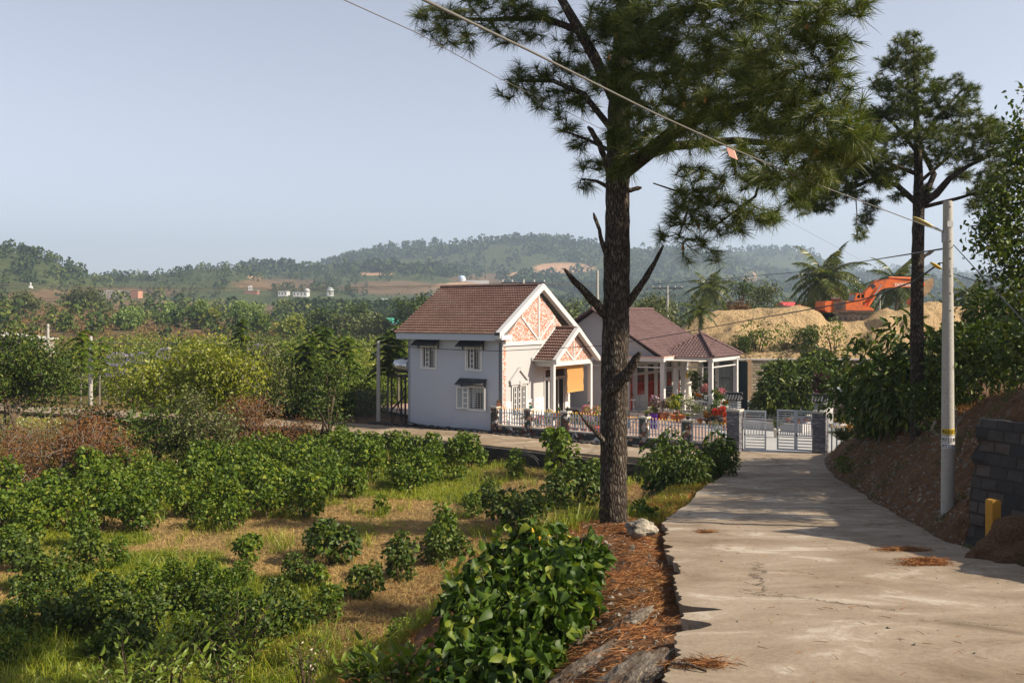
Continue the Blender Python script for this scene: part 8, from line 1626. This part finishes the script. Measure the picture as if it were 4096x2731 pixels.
ch = empty('folding_chair', P(2668/4, 1600/4, 58.6), -.3, 'dark striped reclining chair back leaning on the veranda wall', 'chair'); t = MB(); t.prism([(-.22, .35), (.22, .35), (.18, 1.0), (-.18, 1.0)], -.01, .02, 0, Matrix.Rotation(R_(12), 4, 'Y')); t.build('backrest', bricky('striped_cloth', [(.08, .08, .08), (.3, .28, .26), (.1, .09, .09)], (.05, .05, .05), 1, .9, .05, .002, .004), ch); t = MB(); t.box(-.22, .22, -.4, .02, .32, .36); t.build('seat', M_DPANEL, ch)
t = MB()
for x in (-.2, .2):
    for y in (-.38, .0): t.tube([(x, y, .32), (x, y-.02, -.1)], .015, 4)
t.build('legs', M_STEEL, ch)
rk = empty('drying_rack', P(2600/4, 1722/4, 49.5), fang, 'folding clothes drying rack just behind the fence right of the trunk', 'drying rack'); t = MB()
for x in (-.9, .9): t.tube([(x-.3, 0, 0), (x+.25, 0, 1.0)], .014, 4); t.tube([(x+.3, 0, 0), (x-.25, 0, 1.0)], .014, 4)
for y in (-.3, -.1, .1, .3): t.tube([(-1.2, y, 1.0), (1.2, y, 1.0)], .01, 4)
t.build('frame', M_BLACKM, rk)
def cloth(loc, w_, h, mat, label, seed, cat='garment', name='hanging_garment'):
    t = MB(); nx, nz = 10, 8; vs = [(lerp(-w_/2, w_/2, i/nx), .03*sin(i*1.3+seed)+.01*j/nz, -h*j/nz) for j in range(nz+1) for i in range(nx+1)]; vs += [(x, y+.02, z) for x, y, z in vs]; k = len(vs)//2
    fs = [(j*(nx+1)+i, j*(nx+1)+i+1, (j+1)*(nx+1)+i+1, (j+1)*(nx+1)+i) for j in range(nz) for i in range(nx)]; t.add(vs, fs+[tuple(q_+k for q_ in f[::-1]) for f in fs], 0, True); o = t.build(name, mat); o.location = loc; o.rotation_euler = (0, 0, fang); tag(o, label, cat)
b_ = rk.location; cloth(b_+Vector((.15, -.32, 1.0)), .42, .85, plain('purple_cloth', (.10, .03, .30), .9, .1), 'purple garment hanging on the drying rack', 1); cloth(b_+Vector((-1.25, .45, 1.0)), .38, .9, plain('grey_blue_cloth', (.14, .18, .22), .9, .1), 'grey blue trousers hanging at the left end of the drying rack', 2); cloth(b_+Vector((.25, -.05, 1.02)), .6, .3, plain('wine_cloth', (.16, .02, .03), .9, .1), 'dark red cloth folded over the drying rack', 3)
mt = empty('motorbike', P(2325/4, 1640/4, 52.5), ANG+.5, 'black scooter parked under the porch roof behind the flowers', 'motorbike'); mt.location.z = .08
for x, nm in ((-.6, 'wheel'), (.6, 'wheel')):
    t = MB(); t.tube([(x+.27*cos(a*pi/10), 0, .29+.27*sin(a*pi/10)) for a in range(21)], .055, 6, cap=False); w_ = t.build(nm, M_POTB, mt); t = MB(); t.tube([(x, -.04, .29), (x, .04, .29)], .16, 10); t.build('rim', M_STEEL, w_)
t = MB(); t.prism([(-.85, .55), (-.75, .78), (-.3, .74), (-.05, .6), (.1, .42), (.35, .42), (.45, .95), (.52, .95), (.5, .3), (-.2, .26), (-.45, .4)], -.12, .12); t.build('body', glassy('black_gloss', (.02, .02, .022), .15), mt)
t = MB(); t.prism([(-.82, .78), (-.78, .86), (-.2, .82), (.0, .7), (-.3, .745)], -.14, .14); t.build('seat', M_POTB, mt); t = MB(); t.tube([(.48, -.32, 1.02), (.48, 0, .98), (.48, .32, 1.02)], .02, 6); t.build('handlebar', M_STEEL, mt)
t = MB(); t.lathe([(.02, 0), (.08, .02), (.08, .08), (.02, .1)], (.5, 0, .85), 10); t.build('headlight', M_FROST, mt)
for s_ in (-.34, .34): t = MB(); t.tube([(.47, s_*.8, 1.02), (.45, s_, 1.18)], .008, 4); t.lathe([(.02, -.04), (.06, -.02), (.06, .03), (.02, .05)], (.45, s_, 1.21), 8, sy=.3); t.build('mirror', M_POTB, mt)
# hoses and bag by the wall
t = MB(); c = gpt(1205, 1078, -.8); t.tube([c+Vector((.75*cos(a/12*3.4-.6), .05, .75*sin(a/12*3.4-.6)*.9+.1)) for a in range(13)], .02, 5, cap=False); t.tube([c+Vector((.66*cos(a/12*3.3-.5), -.05, .68*sin(a/12*3.3-.5)*.9+.1)) for a in range(13)], .02, 5, cap=False); o = t.build('hose_loop', M_BLACKM); tag(o, 'loop of black hose standing against the road wall in the field', 'hose')
rock_mesh('plastic_bag', (.12, .08, .14), 44, plain('white_plastic', (.6, .6, .62), .4, .05), gpt(1199, 1060, -.5)+Vector((0, .6, .2)), label='crumpled white plastic bag on the road wall above the hose', cat='bag', amp=.5)
rock_mesh('plastic_bottle', (.12, .05, .05), 45, plain('dirty_white_plastic', (.5, .5, .52), .4, .05), onsl(2320, 886, 18.5)+Vector((0, 0, .05)), .2, label='empty pale plastic bottle lying high on the right bank', cat='bottle', amp=.05)
for k, x in enumerate((4.3, 4.32)):
    pass
t = MB(); st_p = gpt(1005, 1255, -.8); t.tube([st_p+Vector((0, -.2, 0)), st_p+Vector((.02, -.2, .75))], .03, 6, jit=.1); o = t.build('wooden_stake', M_TRIM); tag(o, 'pale broken stake standing beside a dark shrub in mid field', 'stake')
t = MB(); a = D(1560, 1495, 7.1); a.z = RZ(a.y)+.03; t.tube([a+Vector((-.05, .1, 0)), a+Vector((.08, .05, .01)), a+Vector((.2, -.08, 0))], [.012, .014, .01], 6, jit=.1); o = t.build('fallen_twig', M_BRANCH); tag(o, 'short fallen twig lying in needles on the road edge at the bottom', 'twig')
